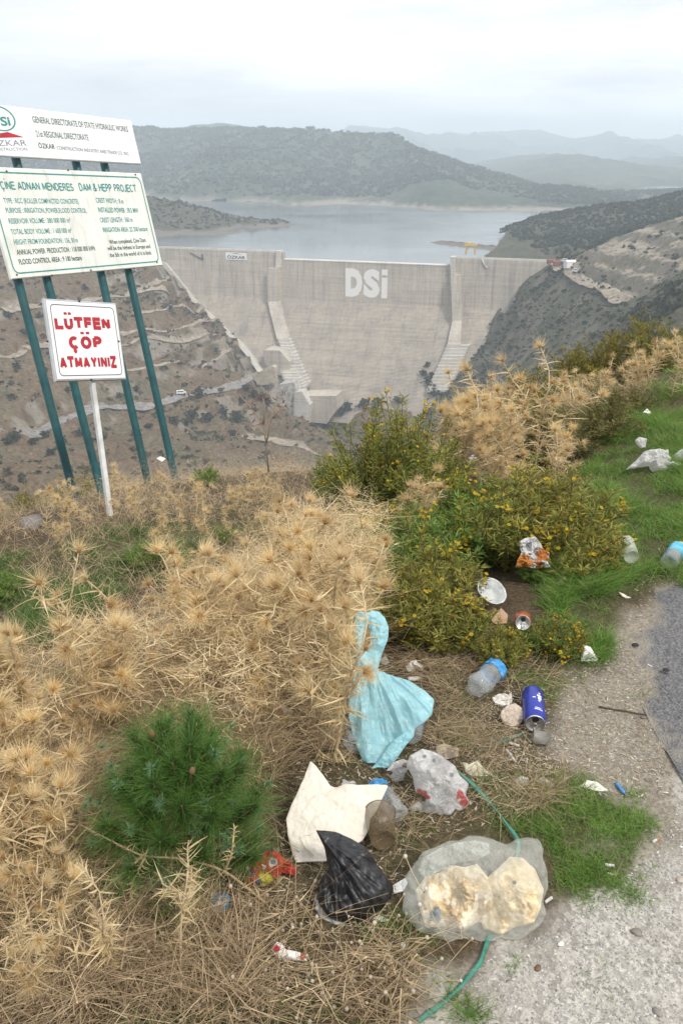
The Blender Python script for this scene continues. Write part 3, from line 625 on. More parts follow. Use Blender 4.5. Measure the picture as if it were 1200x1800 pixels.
# pale plinth stepping down along the left rock contact
A = [np.array(p) for p in cl]; mb = MB()
for a, b in zip(A[:-1], A[1:]):
    d = b - a; up = np.array([0, 0, 2.2]) + DN * 1.5
    V = np.array([a - DU * 4, a + DU * 1.5, b + DU * 1.5 + d * .0, b - DU * 4]); V2 = V + DN * 8 + np.array([0, 0, 5.0])
    mb.add(np.r_[V - DN * 4, V2] - OD, [[[4, 5, 6, 7], [0, 1, 5, 4], [1, 2, 6, 5], [2, 3, 7, 6], [3, 0, 4, 7]]])
mb.build('plinth', M_CONC_L, dam, False)
# gallery stair near the left end of the crest
a, b = at_plane(334, 444, dpt(0, 0.4, 0), DN), at_plane(354, 455, dpt(0, 0.4, 0), DN); mb = MB()
mb.tube(np.array([a, b]) - OD, 0.5, 4).tube(np.array([b, b + DU * 2.5]) - OD, 0.6, 4).tube(np.array([b + DU * 1.2 + (0, 0, -.5), b + DU * 1.2 + np.array([0, 0, 4.5])]) - OD, 0.8, 5)
mb.build('access_stair', m_plain('dark_steel', (0.08, 0.08, 0.085), 0.6), dam)
a, b = at_plane(846, 455, dpt(0, 0.4, 0), DN), at_plane(852, 470, dpt(0, 0.4, 0), DN)
MB().tube(np.array([a, b]) - OD, 0.6, 4).tube(np.array([b, b + DU * 2]) - OD, 0.8, 4).build('access_stair', M_CONC_L, dam)

# ---- lettering
def text_mesh(txt, bold=0.0, extrude=0.0):
    cu = bpy.data.curves.new('lettering', 'FONT'); cu.body = txt; cu.size = 1.0; cu.offset = bold; cu.extrude = extrude; cu.resolution_u = 3
    o = bpy.data.objects.new('lettering', cu); COL.objects.link(o)
    dg = bpy.context.evaluated_depsgraph_get(); me = bpy.data.meshes.new_from_object(o.evaluated_get(dg))
    V = np.array([v.co for v in me.vertices]); F = [tuple(p.vertices) for p in me.polygons]
    bpy.data.objects.remove(o); bpy.data.curves.remove(cu); bpy.data.meshes.remove(me); return V, F
def text_into(mb, txt, org, ax, bx, x0, x1, y0, y1, col=(1, 1, 1), bold=0.0, nrm=None, depth=0.0, shear=0.0):
    """lay txt into the box x0..x1, y0..y1 of the plane (org, ax, bx)"""
    V, F = text_mesh(txt, bold, 0.0)
    lo, hi = V.min(0), V.max(0); s = (V[:, :2] - lo[:2]) / (hi[:2] - lo[:2])
    X = x0 + s[:, 0] * (x1 - x0) + shear * s[:, 1] * (y1 - y0); Y = y0 + s[:, 1] * (y1 - y0)
    nn = np.cross(ax, bx) if nrm is None else nrm
    W = np.asarray(org) + X[:, None] * ax + Y[:, None] * bx + nn * depth
    mb.add(W, [np.array(f)[None] for f in F], col)
q0 = at_plane(607, 521, OD, DN); q1 = at_plane(681, 474, OD, DN)
ux0, ux1 = (q0 - OD) @ DU, (q1 - OD) @ DU; mb = MB(); zz = np.array([0, 0, 1.])
wd = (ux1 - ux0) / 74
# D, S and i drawn as heavy block letters, white paint on the concrete
text_into(mb, 'D', DN * 0.02, DU, zz, ux0, ux0 + 30 * wd, q0[2] - OD[2], q1[2] - OD[2], bold=0.075)
text_into(mb, 'S', DN * 0.02, DU, zz, ux0 + 32 * wd, ux0 + 61 * wd, q0[2] - OD[2], q1[2] - OD[2], bold=0.06)
ib, it = q0[2] - OD[2], q1[2] - OD[2]; hh = it - ib
for z0, z1 in ((ib, ib + hh * 0.72), (ib + hh * 0.80, it)):
    mb.add([DU * (ux0 + 64 * wd) + DN * 0.02 + zz * z0, DU * (ux1) + DN * 0.02 + zz * z0, DU * (ux1) + DN * 0.02 + zz * z1, DU * (ux0 + 64 * wd) + DN * 0.02 + zz * z1], [[[0, 1, 2, 3]]])
o = mb.build('lettering', M_WHITE, dam, False); o['label'] = 'white block letters DSi painted on the face'
# banner
bn = empty('banner', tuple(at_plane(415, 455, dpt(0, 0.3, 0), DN)), 'white OZKAR banner hung high on the dam face', 'banner'); bo = np.array(bn.location)
c = [at_plane(px, py, dpt(0, 0.3, 0), DN) for px, py in ((397, 456), (434, 456), (434, 443.5), (397, 443.5))]
c = [c[0], np.array([c[1][0], c[1][1], c[0][2]]), np.array([c[1][0], c[1][1], c[3][2]]), np.array([c[0][0], c[0][1], c[3][2]])]
link('sheet', mesh('sheet', np.array(c + [p + DN * 0.08 for p in c]) - bo, [[[4, 5, 6, 7], [0, 4, 7, 3], [1, 2, 6, 5], [3, 7, 6, 2], [0, 1, 5, 4]]], M_WHITE, None, False), bn)
mb = MB(); W_ = np.linalg.norm(c[1] - c[0]); H_ = c[3][2] - c[0][2]; M_INK = m_plain('dark_ink', (0.03, 0.03, 0.07), 0.7, 0.2, 0.05)
text_into(mb, 'ÖZKAR', c[0] - bo + DN * 0.1, DU, zz, W_ * 0.07, W_ * 0.93, H_ * 0.12, H_ * 0.66, bold=0.03)
org = c[0] - bo + DN * 0.1
mb.add([org + DU * W_ * a + zz * H_ * b for a, b in ((0.22, 0.76), (0.5, 0.94), (0.78, 0.76), (0.5, 0.84))], [[[0, 3, 1], [3, 2, 1]]])
mb.build('lettering', M_INK, bn, False)

# ---- yellow gantry crane, vehicles and huts on the right end of the crest
M_YEL = m_plain('yellow_paint', (0.62, 0.40, 0.05), 0.5, 0.4, 0.1, 1); M_WIN = m_plain('dark_glass', (0.03, 0.035, 0.04), 0.15, 0.5, 0.1); M_TYRE = m_plain('tyre_rubber', (0.03, 0.03, 0.03), 0.9)
M_RUST = m_plain('rust_red_paint', (0.22, 0.09, 0.06), 0.7, 0.2, 0.2, 0.6); M_VAN = m_plain('van_white', (0.72, 0.72, 0.71), 0.35, 0.5, 0.05)
rot = np.array([[DU[0], DN[0], 0], [DU[1], DN[1], 0], [0, 0, 1]])
cp = at_z(826, 447, Z_TOP + 0.002); cr_ = empty('gantry_crane', tuple(cp), 'yellow gantry crane on the right end of the dam crest', 'crane')
for s in (-1, 1):
    for t in (-1, 1): MB().tube(np.array([[s * 4.2, t * 2.6, 0], [s * 3.6, t * 2.0, 7.5]]) @ rot.T, 0.42, 4).build('leg', M_YEL, cr_, False)
MB().box((0, -2.0, 8.0), (11, 0.9, 1.1)).box((0, 2.0, 8.0), (11, 0.9, 1.1)).box((-4.6, 0, 8.6), (0.8, 4.6, 0.8)).box((4.6, 0, 8.6), (0.8, 4.6, 0.8)).build('girder', M_YEL, cr_, False).rotation_euler = (0, 0, math.atan2(DU[1], DU[0]))
mb = MB().box((-1.5, 0, 9.4), (2.6, 3.4, 1.7)); o = mb.build('trolley', M_YEL, cr_, False); o.rotation_euler = (0, 0, math.atan2(DU[1], DU[0]))
def van(name, p, ang, body_m, s, label, cat):
    e = empty(name, tuple(p), label, cat, rz=ang); e.scale = (s, s, s)
    b = MB(); prof = [(-2.4, 0.45), (-2.42, 1.5), (-2.25, 2.05), (1.25, 2.1), (2.0, 1.25), (2.5, 1.1), (2.55, 0.45)]
    V = [(x, y * (0.92 if z > 1.6 else 1.0), z) for y in (-0.9, 0.9) for x, z in prof]; n = len(prof)
    b.add(V, [np.arange(n)[None], np.arange(n, 2 * n)[::-1][None]] + [[[k, k + n, (k + 1) % n + n, (k + 1) % n]] for k in range(n)]); b.build('body', body_m, e, False)
    w = MB()
    for y in (-0.875, 0.875): w.box((-0.45, y, 1.62), (3.0, 0.08, 0.5))
    w.box((-2.36, 0, 1.65), (0.1, 1.4, 0.45)); V = [(1.31, -0.75, 2.0), (1.31, 0.75, 2.0), (1.98, 0.8, 1.32), (1.98, -0.8, 1.32)]
    w.add(np.array(V) + (0.03, 0, 0.03), [[[0, 1, 2, 3]]]); w.build('window', M_WIN, e, False)
    for x in (-1.5, 1.6):
        for y in (-0.85, 0.85): MB().tube([(x, y - 0.1, 0.36), (x, y + 0.1, 0.36)], 0.36, 12, (1, 1, 1)).build('wheel', M_TYRE, e)
    return e
p = ray_hf(319, 695, hl, 300, 850); van('minibus', (p[0], p[1], hl(p[0], p[1]) + 0.45), 0.35, M_VAN, 1.35, 'white minibus on the dirt road left of the dam', 'minibus')
p = ray_hf(318, 697, hl, 300, 850); pole = empty('utility_pole', (p[0] - 1.5, p[1] + 2, hl(p[0], p[1]) - 0.3), 'thin dark pole standing behind the white minibus', 'pole')
MB().tube([(0, 0, 0), (0, 0, 13)], [0.35, 0.2], 6).build('post', m_plain('old_wood', (0.10, 0.08, 0.06), 0.9), pole); MB().box((0, 0, 12.2), (2.6, 0.2, 0.2)).build('crossarm', m_plain('old_wood_dark', (0.09, 0.07, 0.055), 0.9), pole)
p = ray_hf(332, 697, hl, 300, 850); e = empty('utility_pole', tuple(p), 'short dark post right of the white minibus', 'pole'); MB().tube([(0, 0, -0.3), (0, 0, 2.4)], 0.6, 6).build('post', M_TYRE, e)
def hut(name, px, py, size, mat, label, cat, ang=0.2):
    p = ray_hf(px, py, hr, 400, 900); e = empty(name, (p[0], p[1], hr(p[0], p[1]) + 0.3), label, cat, rz=ang); x, y, z = size
    MB().box((0, 0, z / 2), size).build('body', mat, e, False)
    MB().add([(-x * .53, -y * .55, z * 1.002), (x * .53, -y * .55, z * 1.002), (x * .53, y * .55, z * 1.002), (-x * .53, y * .55, z * 1.002), (-x * .53, 0, z * 1.25), (x * .53, 0, z * 1.25)], [[[0, 1, 5, 4], [2, 3, 4, 5]], [[0, 4, 3], [1, 2, 5]], [[3, 2, 1, 0]]]).build('roof', mat, e, False)
    MB().box((x * 0.2, -y / 2 - 0.03, z * 0.4), (x * 0.18, 0.1, z * 0.78)).build('door', M_WIN, e, False)
hut('site_hut', 967, 466, (6, 4, 3.4), M_RUST, 'smaller rust red hut at the end of the crest road', 'hut')
hut('site_hut', 981, 468, (9, 5, 3.4), M_RUST, 'longer rust red hut at the end of the crest road', 'hut', -0.1)
hut('site_hut', 1000, 473, (8, 5, 4.6), M_VAN, 'white hut beside the rust red huts', 'hut', 0.3)
for px, py, a, lb in ((992, 462, 0.3, 'white van parked behind the rust red huts'), (1012, 480, -0.6, 'white van parked on the dirt road below the terraced cut')):
    p = ray_hf(px, py, hr, 400, 900); van('parked_van', (p[0], p[1], hr(p[0], p[1]) + 0.4), a, M_VAN, 1.2, lb, 'van')
# ================================================================ THE NEAR GROUND
GP = [(-2, -1.5, 0), (0, -1.5, 0), (2, -1.5, 0), (4, 1, 0), (0, 1, 0), (.7, 1.2, 0), (-.5, 1.3, -.03), (-1.5, 1.5, -.15), (-3, 1, -.25),
      (0, 2, 0), (.6, 2.2, 0), (1.2, 2.6, 0), (1.8, 3.9, 0), (2.5, 5, .02), (3.2, 6.9, .02), (5, 7, -.12), (6, 10, -.9), (8, 5, -.05),
      (-.6, 2.3, -.08), (-1.3, 2.5, -.25), (-2.2, 3, -.5), (0, 3, -.08), (.6, 3, -.03), (1.2, 3.6, -.02), (0, 4, -.3), (.7, 4.2, -.15), (1.5, 5, -.1), (2.2, 6.5, -.1),
      (-1, 4, -.5), (-1.62, 5.54, -.75), (-2.26, 6.71, -1.13), (-2.1, 6.97, -1.22), (-1.85, 7.6, -1.3), (-1.64, 7.82, -1.34), (-3.5, 5.5, -1.15), (-3.5, 7.5, -1.75), (-6, 6, -2.0),
      (0, 5.5, -.62), (1, 6, -.4), (0, 7.5, -1.15), (1, 8, -.9), (2.2, 9, -.85), (3.5, 9.5, -.75), (4.5, 12, -1.9),
      (0, 9.5, -2.0), (-2, 9.5, -2.3), (-4, 9.5, -2.9), (2, 12, -2.5), (4, 14, -3), (7, 16, -4.2), (0, 14, -5), (-4, 14, -5.8), (5, 20, -5.5), (-6, 20, -10), (0, 20, -9.5), (9, 25, -9),
      (0, 40, -24), (-15, 40, -25), (15, 40, -23), (0, 90, -56), (-40, 90, -57), (45, 90, -54), (0, 170, -112), (-90, 170, -112), (90, 170, -108)]
HG = Rbf(GP, 0.25)
def gz(x, y):
    x, y = np.asarray(x, float), np.asarray(y, float)
    far = smooth(2.5, 12, y)
    return HG(x, y) + 0.018 * fbm(x * 2.1, y * 2.1, 0, 4, 101) + 0.10 * far * fbm(x * 0.7, y * 0.7, 0, 3, 107) - 0.006
def hit(px, py, y0=0.5, y1=30.0, n=900):
    """where the picture point meets the near ground"""
    d = ray(px, py); ys = y0 * (y1 / y0) ** np.linspace(0, 1, n); P = CAM + d[None] * (ys / d[1])[:, None]
    g = P[:, 2] - gz(P[:, 0], P[:, 1]); i = int(np.argmax(g < 0))
    if g[i] >= 0: return P[-1]
    if i == 0: return P[0]
    t = g[i - 1] / (g[i - 1] - g[i]); return P[i - 1] + (P[i] - P[i - 1]) * t
def wpoly(pts): return [tuple(hit(*p)[:2]) for p in pts]
GRAVEL = wpoly([(735, 1830), (800, 1745), (850, 1690), (905, 1665), (960, 1640), (990, 1590), (1040, 1570), (1070, 1510), (1050, 1470), (1030, 1430), (1020, 1400), (1000, 1370), (990, 1330), (960, 1270), (975, 1215), (1030, 1180), (1085, 1120), (1110, 1060), (1140, 1030), (1200, 1020), (1320, 990)]) + [(9.0, 5.9), (9.0, -1.0), (0.25, -1.0)]
ASPH = [(9.0, 5.6)] + wpoly([(1290, 1000), (1205, 1026), (1165, 1032), (1145, 1058), (1132, 1092), (1113, 1130), (1124, 1165), (1148, 1225), (1160, 1290), (1196, 1360), (1222, 1382), (1232, 1418), (1275, 1440), (1310, 1500)]) + [(2.6, 0.9), (9.0, 0.3)]
WHITE = wpoly([(760, 1830), (850, 1720), (960, 1650), (1040, 1600), (1130, 1540), (1190, 1470), (1230, 1380), (1400, 1420)]) + [(3.2, 0.6), (3.5, -1.0), (0.25, -1.0)]
GREEN = [wpoly(p) for p in (
    [(1050, 790), (1120, 745), (1230, 690), (1330, 700), (1280, 800), (1250, 900), (1230, 1015), (1140, 1035), (1085, 1060), (1105, 1130), (1080, 1170), (1010, 1200), (960, 1180), (985, 1080), (1010, 1000), (1060, 900)],
    [(985, 1450), (1030, 1405), (1110, 1400), (1165, 1455), (1160, 1500), (1080, 1540), (1000, 1530)],
    [(770, 1260), (800, 1200), (840, 1190), (845, 1240), (800, 1300)],
    [(0, 1130), (60, 1060), (150, 1020), (190, 1030), (150, 1080), (60, 1130)],
    [(240, 1010), (260, 960), (330, 950), (320, 1010)],
    [(860, 1400), (960, 1380), (1060, 1400), (1000, 1480), (900, 1460)])]
xs_t = np.linspace(-1, 1, 430); ny = 700; yy = -1.0 + 0.9 * (np.exp(np.linspace(0, 1, ny) * math.log(175 / 0.9)) - 1) * 1.0
X = xs_t[None] * np.where(np.abs(xs_t) > 0, 1, 1)[None] * (3.2 + 0.75 * np.maximum(yy, 0))[:, None]; Y = np.repeat(yy[:, None], 430, 1); Z = gz(X, Y)
nz = 0.07 * fbm(X * 5, Y * 5, 0, 4, 111)
dG = poly_dist(X, Y, GRAVEL); sG = np.where(in_poly(X, Y, GRAVEL), dG, -dG) + nz * 1.3
dW = poly_dist(X, Y, WHITE); sW = np.where(in_poly(X, Y, WHITE), dW, -dW) + nz * 2
gr = np.max([inside_soft(X, Y, p, 0.10) for p in GREEN], 0)
colm = np.stack([smooth(-0.05, 0.07, sG), smooth(-0.12, 0.12, sW), np.clip(gr + 0.35 * smooth(0.1, 0.6, fbm(X * 1.1, Y * 1.1, 0, 4, 113)), 0, 1)], -1)
m, N, L = newmat('verge_ground')
at = n_attr(N); sep = N.new('ShaderNodeSeparateColor'); L.new(at.outputs['Color'], sep.inputs['Color'])
t1 = n_noise(N, L, 9, 8, 0.75); t2 = n_noise(N, L, 60, 6, 0.75); t3 = n_noise(N, L, 170, 6, 0.85); t4 = n_noise(N, L, 3.0, 6, 0.7)
vo = N.new('ShaderNodeTexVoronoi'); vo.inputs['Scale'].default_value = 95; tcv = N.new('ShaderNodeTexCoord'); L.new(tcv.outputs['Object'], vo.inputs['Vector'])
soil = n_ramp(N, L, t2.outputs['Fac'], [(0.25, (0.04, 0.029, 0.019)), (0.5, (0.09, 0.066, 0.043)), (0.75, (0.20, 0.155, 0.10))]).outputs['Color']
soil = n_mix(N, L, soil, n_ramp(N, L, t1.outputs['Fac'], [(0.3, (0.6, 0.6, 0.6)), (0.7, (1.15, 1.15, 1.1))]).outputs['Color'], 1.0, 'MULTIPLY')
green = n_ramp(N, L, t2.outputs['Fac'], [(0.3, (0.03, 0.055, 0.015)), (0.7, (0.08, 0.13, 0.03))]).outputs['Color']
t6 = n_noise(N, L, 120, 6, 0.8)
tan = n_ramp(N, L, t6.outputs['Fac'], [(0.22, (0.13, 0.11, 0.085)), (0.5, (0.27, 0.24, 0.195)), (0.72, (0.42, 0.38, 0.32))]).outputs['Color']
wht = n_ramp(N, L, t3.outputs['Fac'], [(0.22, (0.28, 0.262, 0.232)), (0.45, (0.46, 0.438, 0.40)), (0.65, (0.58, 0.56, 0.52))]).outputs['Color']
cel = n_ramp(N, L, vo.outputs['Color'], [(0.1, (0.62, 0.61, 0.60)), (0.9, (1.12, 1.11, 1.09))]).outputs['Color']
stain = n_ramp(N, L, t4.outputs['Fac'], [(0.32, (0.80, 0.79, 0.775)), (0.58, (1, 1, 1))]).outputs['Color']
wht = n_mix(N, L, n_mix(N, L, wht, cel, 1.0, 'MULTIPLY'), stain, 0.8, 'MULTIPLY'); tan = n_mix(N, L, n_mix(N, L, tan, cel, 0.8, 'MULTIPLY'), stain, 0.6, 'MULTIPLY')
c = n_mix(N, L, soil, green, n_mix(N, L, sep.outputs['Blue'], (0.4, 0.4, 0.4), 1.0, 'MULTIPLY'))
c = n_mix(N, L, c, n_mix(N, L, tan, wht, sep.outputs['Green']), sep.outputs['Red'])
nm = n_bump(N, L, vo.outputs['Distance'], 0.5, 0.006); nm = n_bump(N, L, t2.outputs['Fac'], 0.6, 0.012, nm)
finish(N, L, n_principled(N, L, c, 0.95, 0.12, nm))
tag(link('ground', mesh('ground', np.stack([X, Y, Z], -1).reshape(-1, 3), [grid_faces(ny, 430)], m, colm.reshape(-1, 3))), 'verge of gravel, dry litter and slope', 'ground', kind='structure')

# asphalt lying on the verge, its edge crumbling
n = 420; nxa = 560; xs = 0.95 + 8.0 * np.linspace(0, 1, nxa) ** 1.35; ys = np.linspace(0.2, 6.0, n); X, Y = np.meshgrid(xs, ys)
d = poly_dist(X, Y, ASPH); s = np.where(in_poly(X, Y, ASPH), d, -d) + 0.045 + 0.04 * fbm(X * 4.5, Y * 4.5, 0, 5, 121, .6)
F = grid_faces(n, nxa); keep = (s.ravel() > 0); F = F[keep[F].all(1)]
Z = gz(X, Y) + np.clip((s - .03) * 0.25, -.008, 0.009)
m, N, L = newmat('asphalt'); t1 = n_noise(N, L, 5, 8, 0.7); t2 = n_noise(N, L, 130, 4, 0.8)
vo = N.new('ShaderNodeTexVoronoi'); vo.inputs['Scale'].default_value = 150; tcv = N.new('ShaderNodeTexCoord'); L.new(tcv.outputs['Object'], vo.inputs['Vector'])
c = n_ramp(N, L, t2.outputs['Fac'], [(0.3, (0.09, 0.09, 0.095)), (0.6, (0.165, 0.165, 0.17)), (0.8, (0.32, 0.315, 0.31))]).outputs['Color']
c = n_mix(N, L, c, n_ramp(N, L, vo.outputs['Color'], [(0.1, (0.6, 0.6, 0.6)), (0.9, (1.35, 1.33, 1.3))]).outputs['Color'], 1.0, 'MULTIPLY')
c = n_mix(N, L, c, (0.33, 0.30, 0.25), n_ramp(N, L, t1.outputs['Fac'], [(0.52, (0, 0, 0)), (0.78, (0.4, 0.4, 0.4))]).outputs['Color'])
c = n_mix(N, L, (0.26, 0.235, 0.195), c, n_attr(N).outputs['Color'])
finish(N, L, n_principled(N, L, c, 0.9, 0.2, n_bump(N, L, vo.outputs['Distance'], 0.7, 0.006)))
ke = smooth(.015, .075, s + .03 * fbm(X * 14, Y * 14, 0, 4, 127)).reshape(-1, 1) * np.ones((1, 3))
tag(link('road', mesh('road', np.stack([X, Y, Z], -1).reshape(-1, 3), [F], m, ke)), 'crumbling grey asphalt edge of the road', 'road', kind='structure')

# ================================================================ SIGNS
def m_board(name, c, dirt, amt):
    m, N, L = newmat(name); tc = N.new('ShaderNodeTexCoord'); mp = N.new('ShaderNodeMapping'); mp.inputs['Scale'].default_value = (9, 9, .8); L.new(tc.outputs['Object'], mp.inputs['Vector'])
    t = n_noise(N, L, 1.6, 6, .7, mp.outputs['Vector']); t2 = n_noise(N, L, 3, 5, .6); f = n_ramp(N, L, t.outputs['Fac'], [(.48, (0, 0, 0)), (.72, (amt,) * 3)]).outputs['Color']
    c2 = n_mix(N, L, n_ramp(N, L, t2.outputs['Fac'], [(.3, tuple(x * .90 for x in c)), (.7, c)]).outputs['Color'], dirt, f); finish(N, L, n_principled(N, L, c2, .45, .35)); return m
M_BOARD = m_board('board_white', (0.76, 0.77, 0.72), (0.46, 0.44, 0.36), .55); M_BOARD2 = m_board('sign_white', (0.80, 0.80, 0.80), (0.55, 0.54, 0.50), .35)
M_TEAL = m_plain('teal_pipe', (0.022, 0.095, 0.105), 0.45, 0.4, 0.2, 9, 0.0, 0.0, (0.05, 0.085, 0.08))
M_TEALINK = m_plain('teal_ink', (0.06, 0.27, 0.25), 0.6, 0.2, 0.15, 20); M_DKINK = m_plain('green_black_ink', (0.045, 0.10, 0.085), 0.6, 0.2, 0.25, 20)
M_GREY = m_plain('grey_ink', (0.25, 0.25, 0.30), 0.6, 0.2, 0.2, 20); M_REDINK = m_plain('red_ink', (0.42, 0.03, 0.042), 0.5, 0.3, 0.15, 10); M_BLACKINK = m_plain('black_ink', (0.025, 0.025, 0.03), 0.5, 0.3, 0.05)
M_ALU = m_plain('aluminium', (0.50, 0.50, 0.50), 0.35, 0.5, 0.1, 8, 0, 0.6); M_POST = m_plain('white_post', (0.60, 0.61, 0.60), 0.5, 0.3, 0.1, 12, 0, 0, (0.34, 0.33, 0.30))
def board(corners, thick):
    """corners TL TR BR BL in the picture are read from a fitted plane: c, a (along), b (up), w, h"""
def slab(c, a, b, w, h, t, mat, name, parent, org, bev=0.006):
    n = np.cross(a, b); mb = MB()
    F0 = [c + a * sx * (w / 2 - bev) + b * sy * (h / 2 - bev) + n * t / 2 for sx, sy in ((-1, -1), (1, -1), (1, 1), (-1, 1))]
    F1 = [c + a * sx * w / 2 + b * sy * h / 2 + n * (t / 2 - bev) for sx, sy in ((-1, -1), (1, -1), (1, 1), (-1, 1))]
    F2 = [c + a * sx * w / 2 + b * sy * h / 2 - n * t / 2 for sx, sy in ((-1, -1), (1, -1), (1, 1), (-1, 1))]
    V = np.array(F0 + F1 + F2) - org; q = [[0, 1, 2, 3], [11, 10, 9, 8]]
    for o in (0, 4): q += [[o + k, o + 4 + k, o + 4 + (k + 1) % 4, o + (k + 1) % 4] for k in range(4)]
    return link(name, mesh(name, V, [q], mat, None, False), parent)
def frame_line(mb, c, a, b, w, h, inset, lw, r, col=(1, 1, 1), seg=7):
    """rounded rectangular line painted on a board"""
    def ringp(ins):
        P = []; ww, hh = w / 2 - ins, h / 2 - ins; rr = max(r - (ins - inset), 0.002)
        for sx, sy, a0 in ((1, 1, 0), (-1, 1, 90), (-1, -1, 180), (1, -1, 270)):
            for k in range(seg + 1):
                t = R(a0 + 90 * k / seg); P.append(c + a * (sx * (ww - rr) + rr * math.cos(t)) + b * (sy * (hh - rr) + rr * math.sin(t)))
        return np.array(P)
    A, B = ringp(inset), ringp(inset + lw); n = len(A); i = np.arange(n); j = (i + 1) % n
    mb.add(np.r_[A, B], [np.stack([i, j, j + n, i + n], 1)], col)
def _arc(cx, cy, rx, ry, a0, a1, n=12): return [(cx + rx * math.cos(R(a0 + (a1 - a0) * k / n)), cy + ry * math.sin(R(a0 + (a1 - a0) * k / n))) for k in range(n + 1)]
GLYPH = {   # strokes inside a box 0..w x 0..1 (centre lines); (width, strokes)
 'L': (.62, [[(0, 1), (0, 0)], [(0, 0), (.62, 0)]]), 'T': (.7, [[(0, 1), (.7, 1)], [(.35, 1), (.35, 0)]]), 'F': (.58, [[(0, 1), (0, 0)], [(0, 1), (.58, 1)], [(0, .52), (.5, .52)]]),
 'E': (.62, [[(0, 1), (0, 0)], [(0, 1), (.62, 1)], [(0, .52), (.56, .52)], [(0, 0), (.62, 0)]]), 'N': (.72, [[(0, 0), (0, 1)], [(0, 1), (.72, 0)], [(.72, 0), (.72, 1)]]),
 'U': (.7, [[(0, 1), (0, .35)] + _arc(.35, .35, .35, .35, 180, 360) + [(.7, 1)]]), 'C': (.72, [_arc(.38, .5, .38, .5, 48, 312, 20)]), 'O': (.8, [_arc(.4, .5, .4, .5, 90, 450, 24)]),
 'P': (.62, [[(0, 0), (0, 1)], [(0, 1), (.34, 1)] + _arc(.34, .74, .28, .26, 90, -90, 10) + [(0, .48)]]), 'A': (.8, [[(0, 0), (.4, 1)], [(.4, 1), (.8, 0)], [(.17, .3), (.63, .3)]]),
 'M': (.86, [[(0, 0), (0, 1)], [(0, 1), (.43, .15)], [(.43, .15), (.86, 1)], [(.86, 1), (.86, 0)]]), 'Y': (.76, [[(0, 1), (.38, .45)], [(.76, 1), (.38, .45)], [(.38, .45), (.38, 0)]]),
 'I': (.0, [[(0, 1), (0, 0)]]), 'Z': (.66, [[(0, 1), (.66, 1)], [(.66, 1), (0, 0)], [(0, 0), (.66, 0)]]), 'D': (.7, [[(0, 0), (0, 1)], [(0, 1), (.32, 1)] + _arc(.32, .5, .38, .5, 90, -90, 14) + [(0, 0)]]),
 'R': (.66, [[(0, 0), (0, 1)], [(0, 1), (.36, 1)] + _arc(.36, .75, .28, .25, 90, -90, 10) + [(0, .5)], [(.34, .5), (.66, 0)]]), 'S': (.62, [_arc(.31, .75, .29, .25, 20, 270, 14) + _arc(.31, .25, .31, .25, 90, -160, 14)]),
 'H': (.7, [[(0, 0), (0, 1)], [(.7, 0), (.7, 1)], [(0, .52), (.7, .52)]]), 'J': (.5, [[(.5, 1), (.5, .28)] + _arc(.25, .28, .25, .28, 0, -170, 10)]), '&': (.74, [[(.74, 0), (.12, .72)] + _arc(.3, .8, .2, .2, 200, -20, 12) + [(.12, .42)] + _arc(.3, .24, .28, .24, 140, 300, 10) + [(.72, .42)]]),
 ' ': (.3, [])}
def heavy(mb, txt, p0, p1, hpx, bold, pl):
    """block capitals with square stroke ends, baseline p0-p1, stroke as a share of the height"""
    (x0, y0), (x1, y1) = pl(*p0), pl(*p1); _, yt = pl(p0[0] - hpx * 0.15, p0[1] - hpx); H = yt - y0; s = (y1 - y0) / (x1 - x0)
    c_, a_, b_, o_ = pl.fr; sub = {'Ü': 'U', 'Ö': 'O', 'Ç': 'C', 'İ': 'I'}; t = bold; gap = t * 0.42
    pen = 0.0; out = []
    for ch in txt:
        w, st = GLYPH[sub.get(ch, ch)]; w *= 0.80; st = [[(x * 0.80, y) for x, y in q] for q in st]
        st = [list(q) for q in st]; w_ = w
        if ch in 'ÜÖ': st += [[(w * .14, 1.13 + t), (w * .14, 1.13 + t * 1.9)], [(w * .86, 1.13 + t), (w * .86, 1.13 + t * 1.9)]]
        if ch == 'İ': st += [[(0, 1.13 + t), (0, 1.13 + t * 2)]]
        if ch == 'Ç': st += [[(w * .52, -t * .5), (w * .56, -t * 1.5), (w * .38, -t * 1.9)]]
        for q in st: out.append(([(pen + t / 2 + x, t / 2 + y * (1 - t)) for x, y in q], ch))
        pen += w + t + (gap if ch != ' ' else 0)
    tot = pen - gap; k = 0
    for q, ch in out:
        q = np.array(q); d = np.diff(q, axis=0); d /= np.linalg.norm(d, axis=1)[:, None] + 1e-9
        tn = np.vstack([d[:1], (d[:-1] + d[1:]) / 2, d[-1:]]); tn /= np.linalg.norm(tn, axis=1)[:, None] + 1e-9; nn = np.stack([-tn[:, 1], tn[:, 0]], 1)
        if len(q) == 2 and abs(d[0][0]) > .99: q = q + np.array([[-t / 2, 0], [t / 2, 0]]) * 0.98
        A = np.r_[q + nn * t / 2, q - nn * t / 2]; n = len(q); X = x0 + A[:, 0] / tot * (x1 - x0); Y = y0 + A[:, 1] * H + (X - x0) * s
        mb.add(np.asarray(o_) + X[:, None] * a_ + Y[:, None] * b_ + np.cross(a_, b_) * (k % 7) * 0.00012, [[[i, i + n, i + n + 1, i + 1] for i in range(n - 1)]]); k += 1
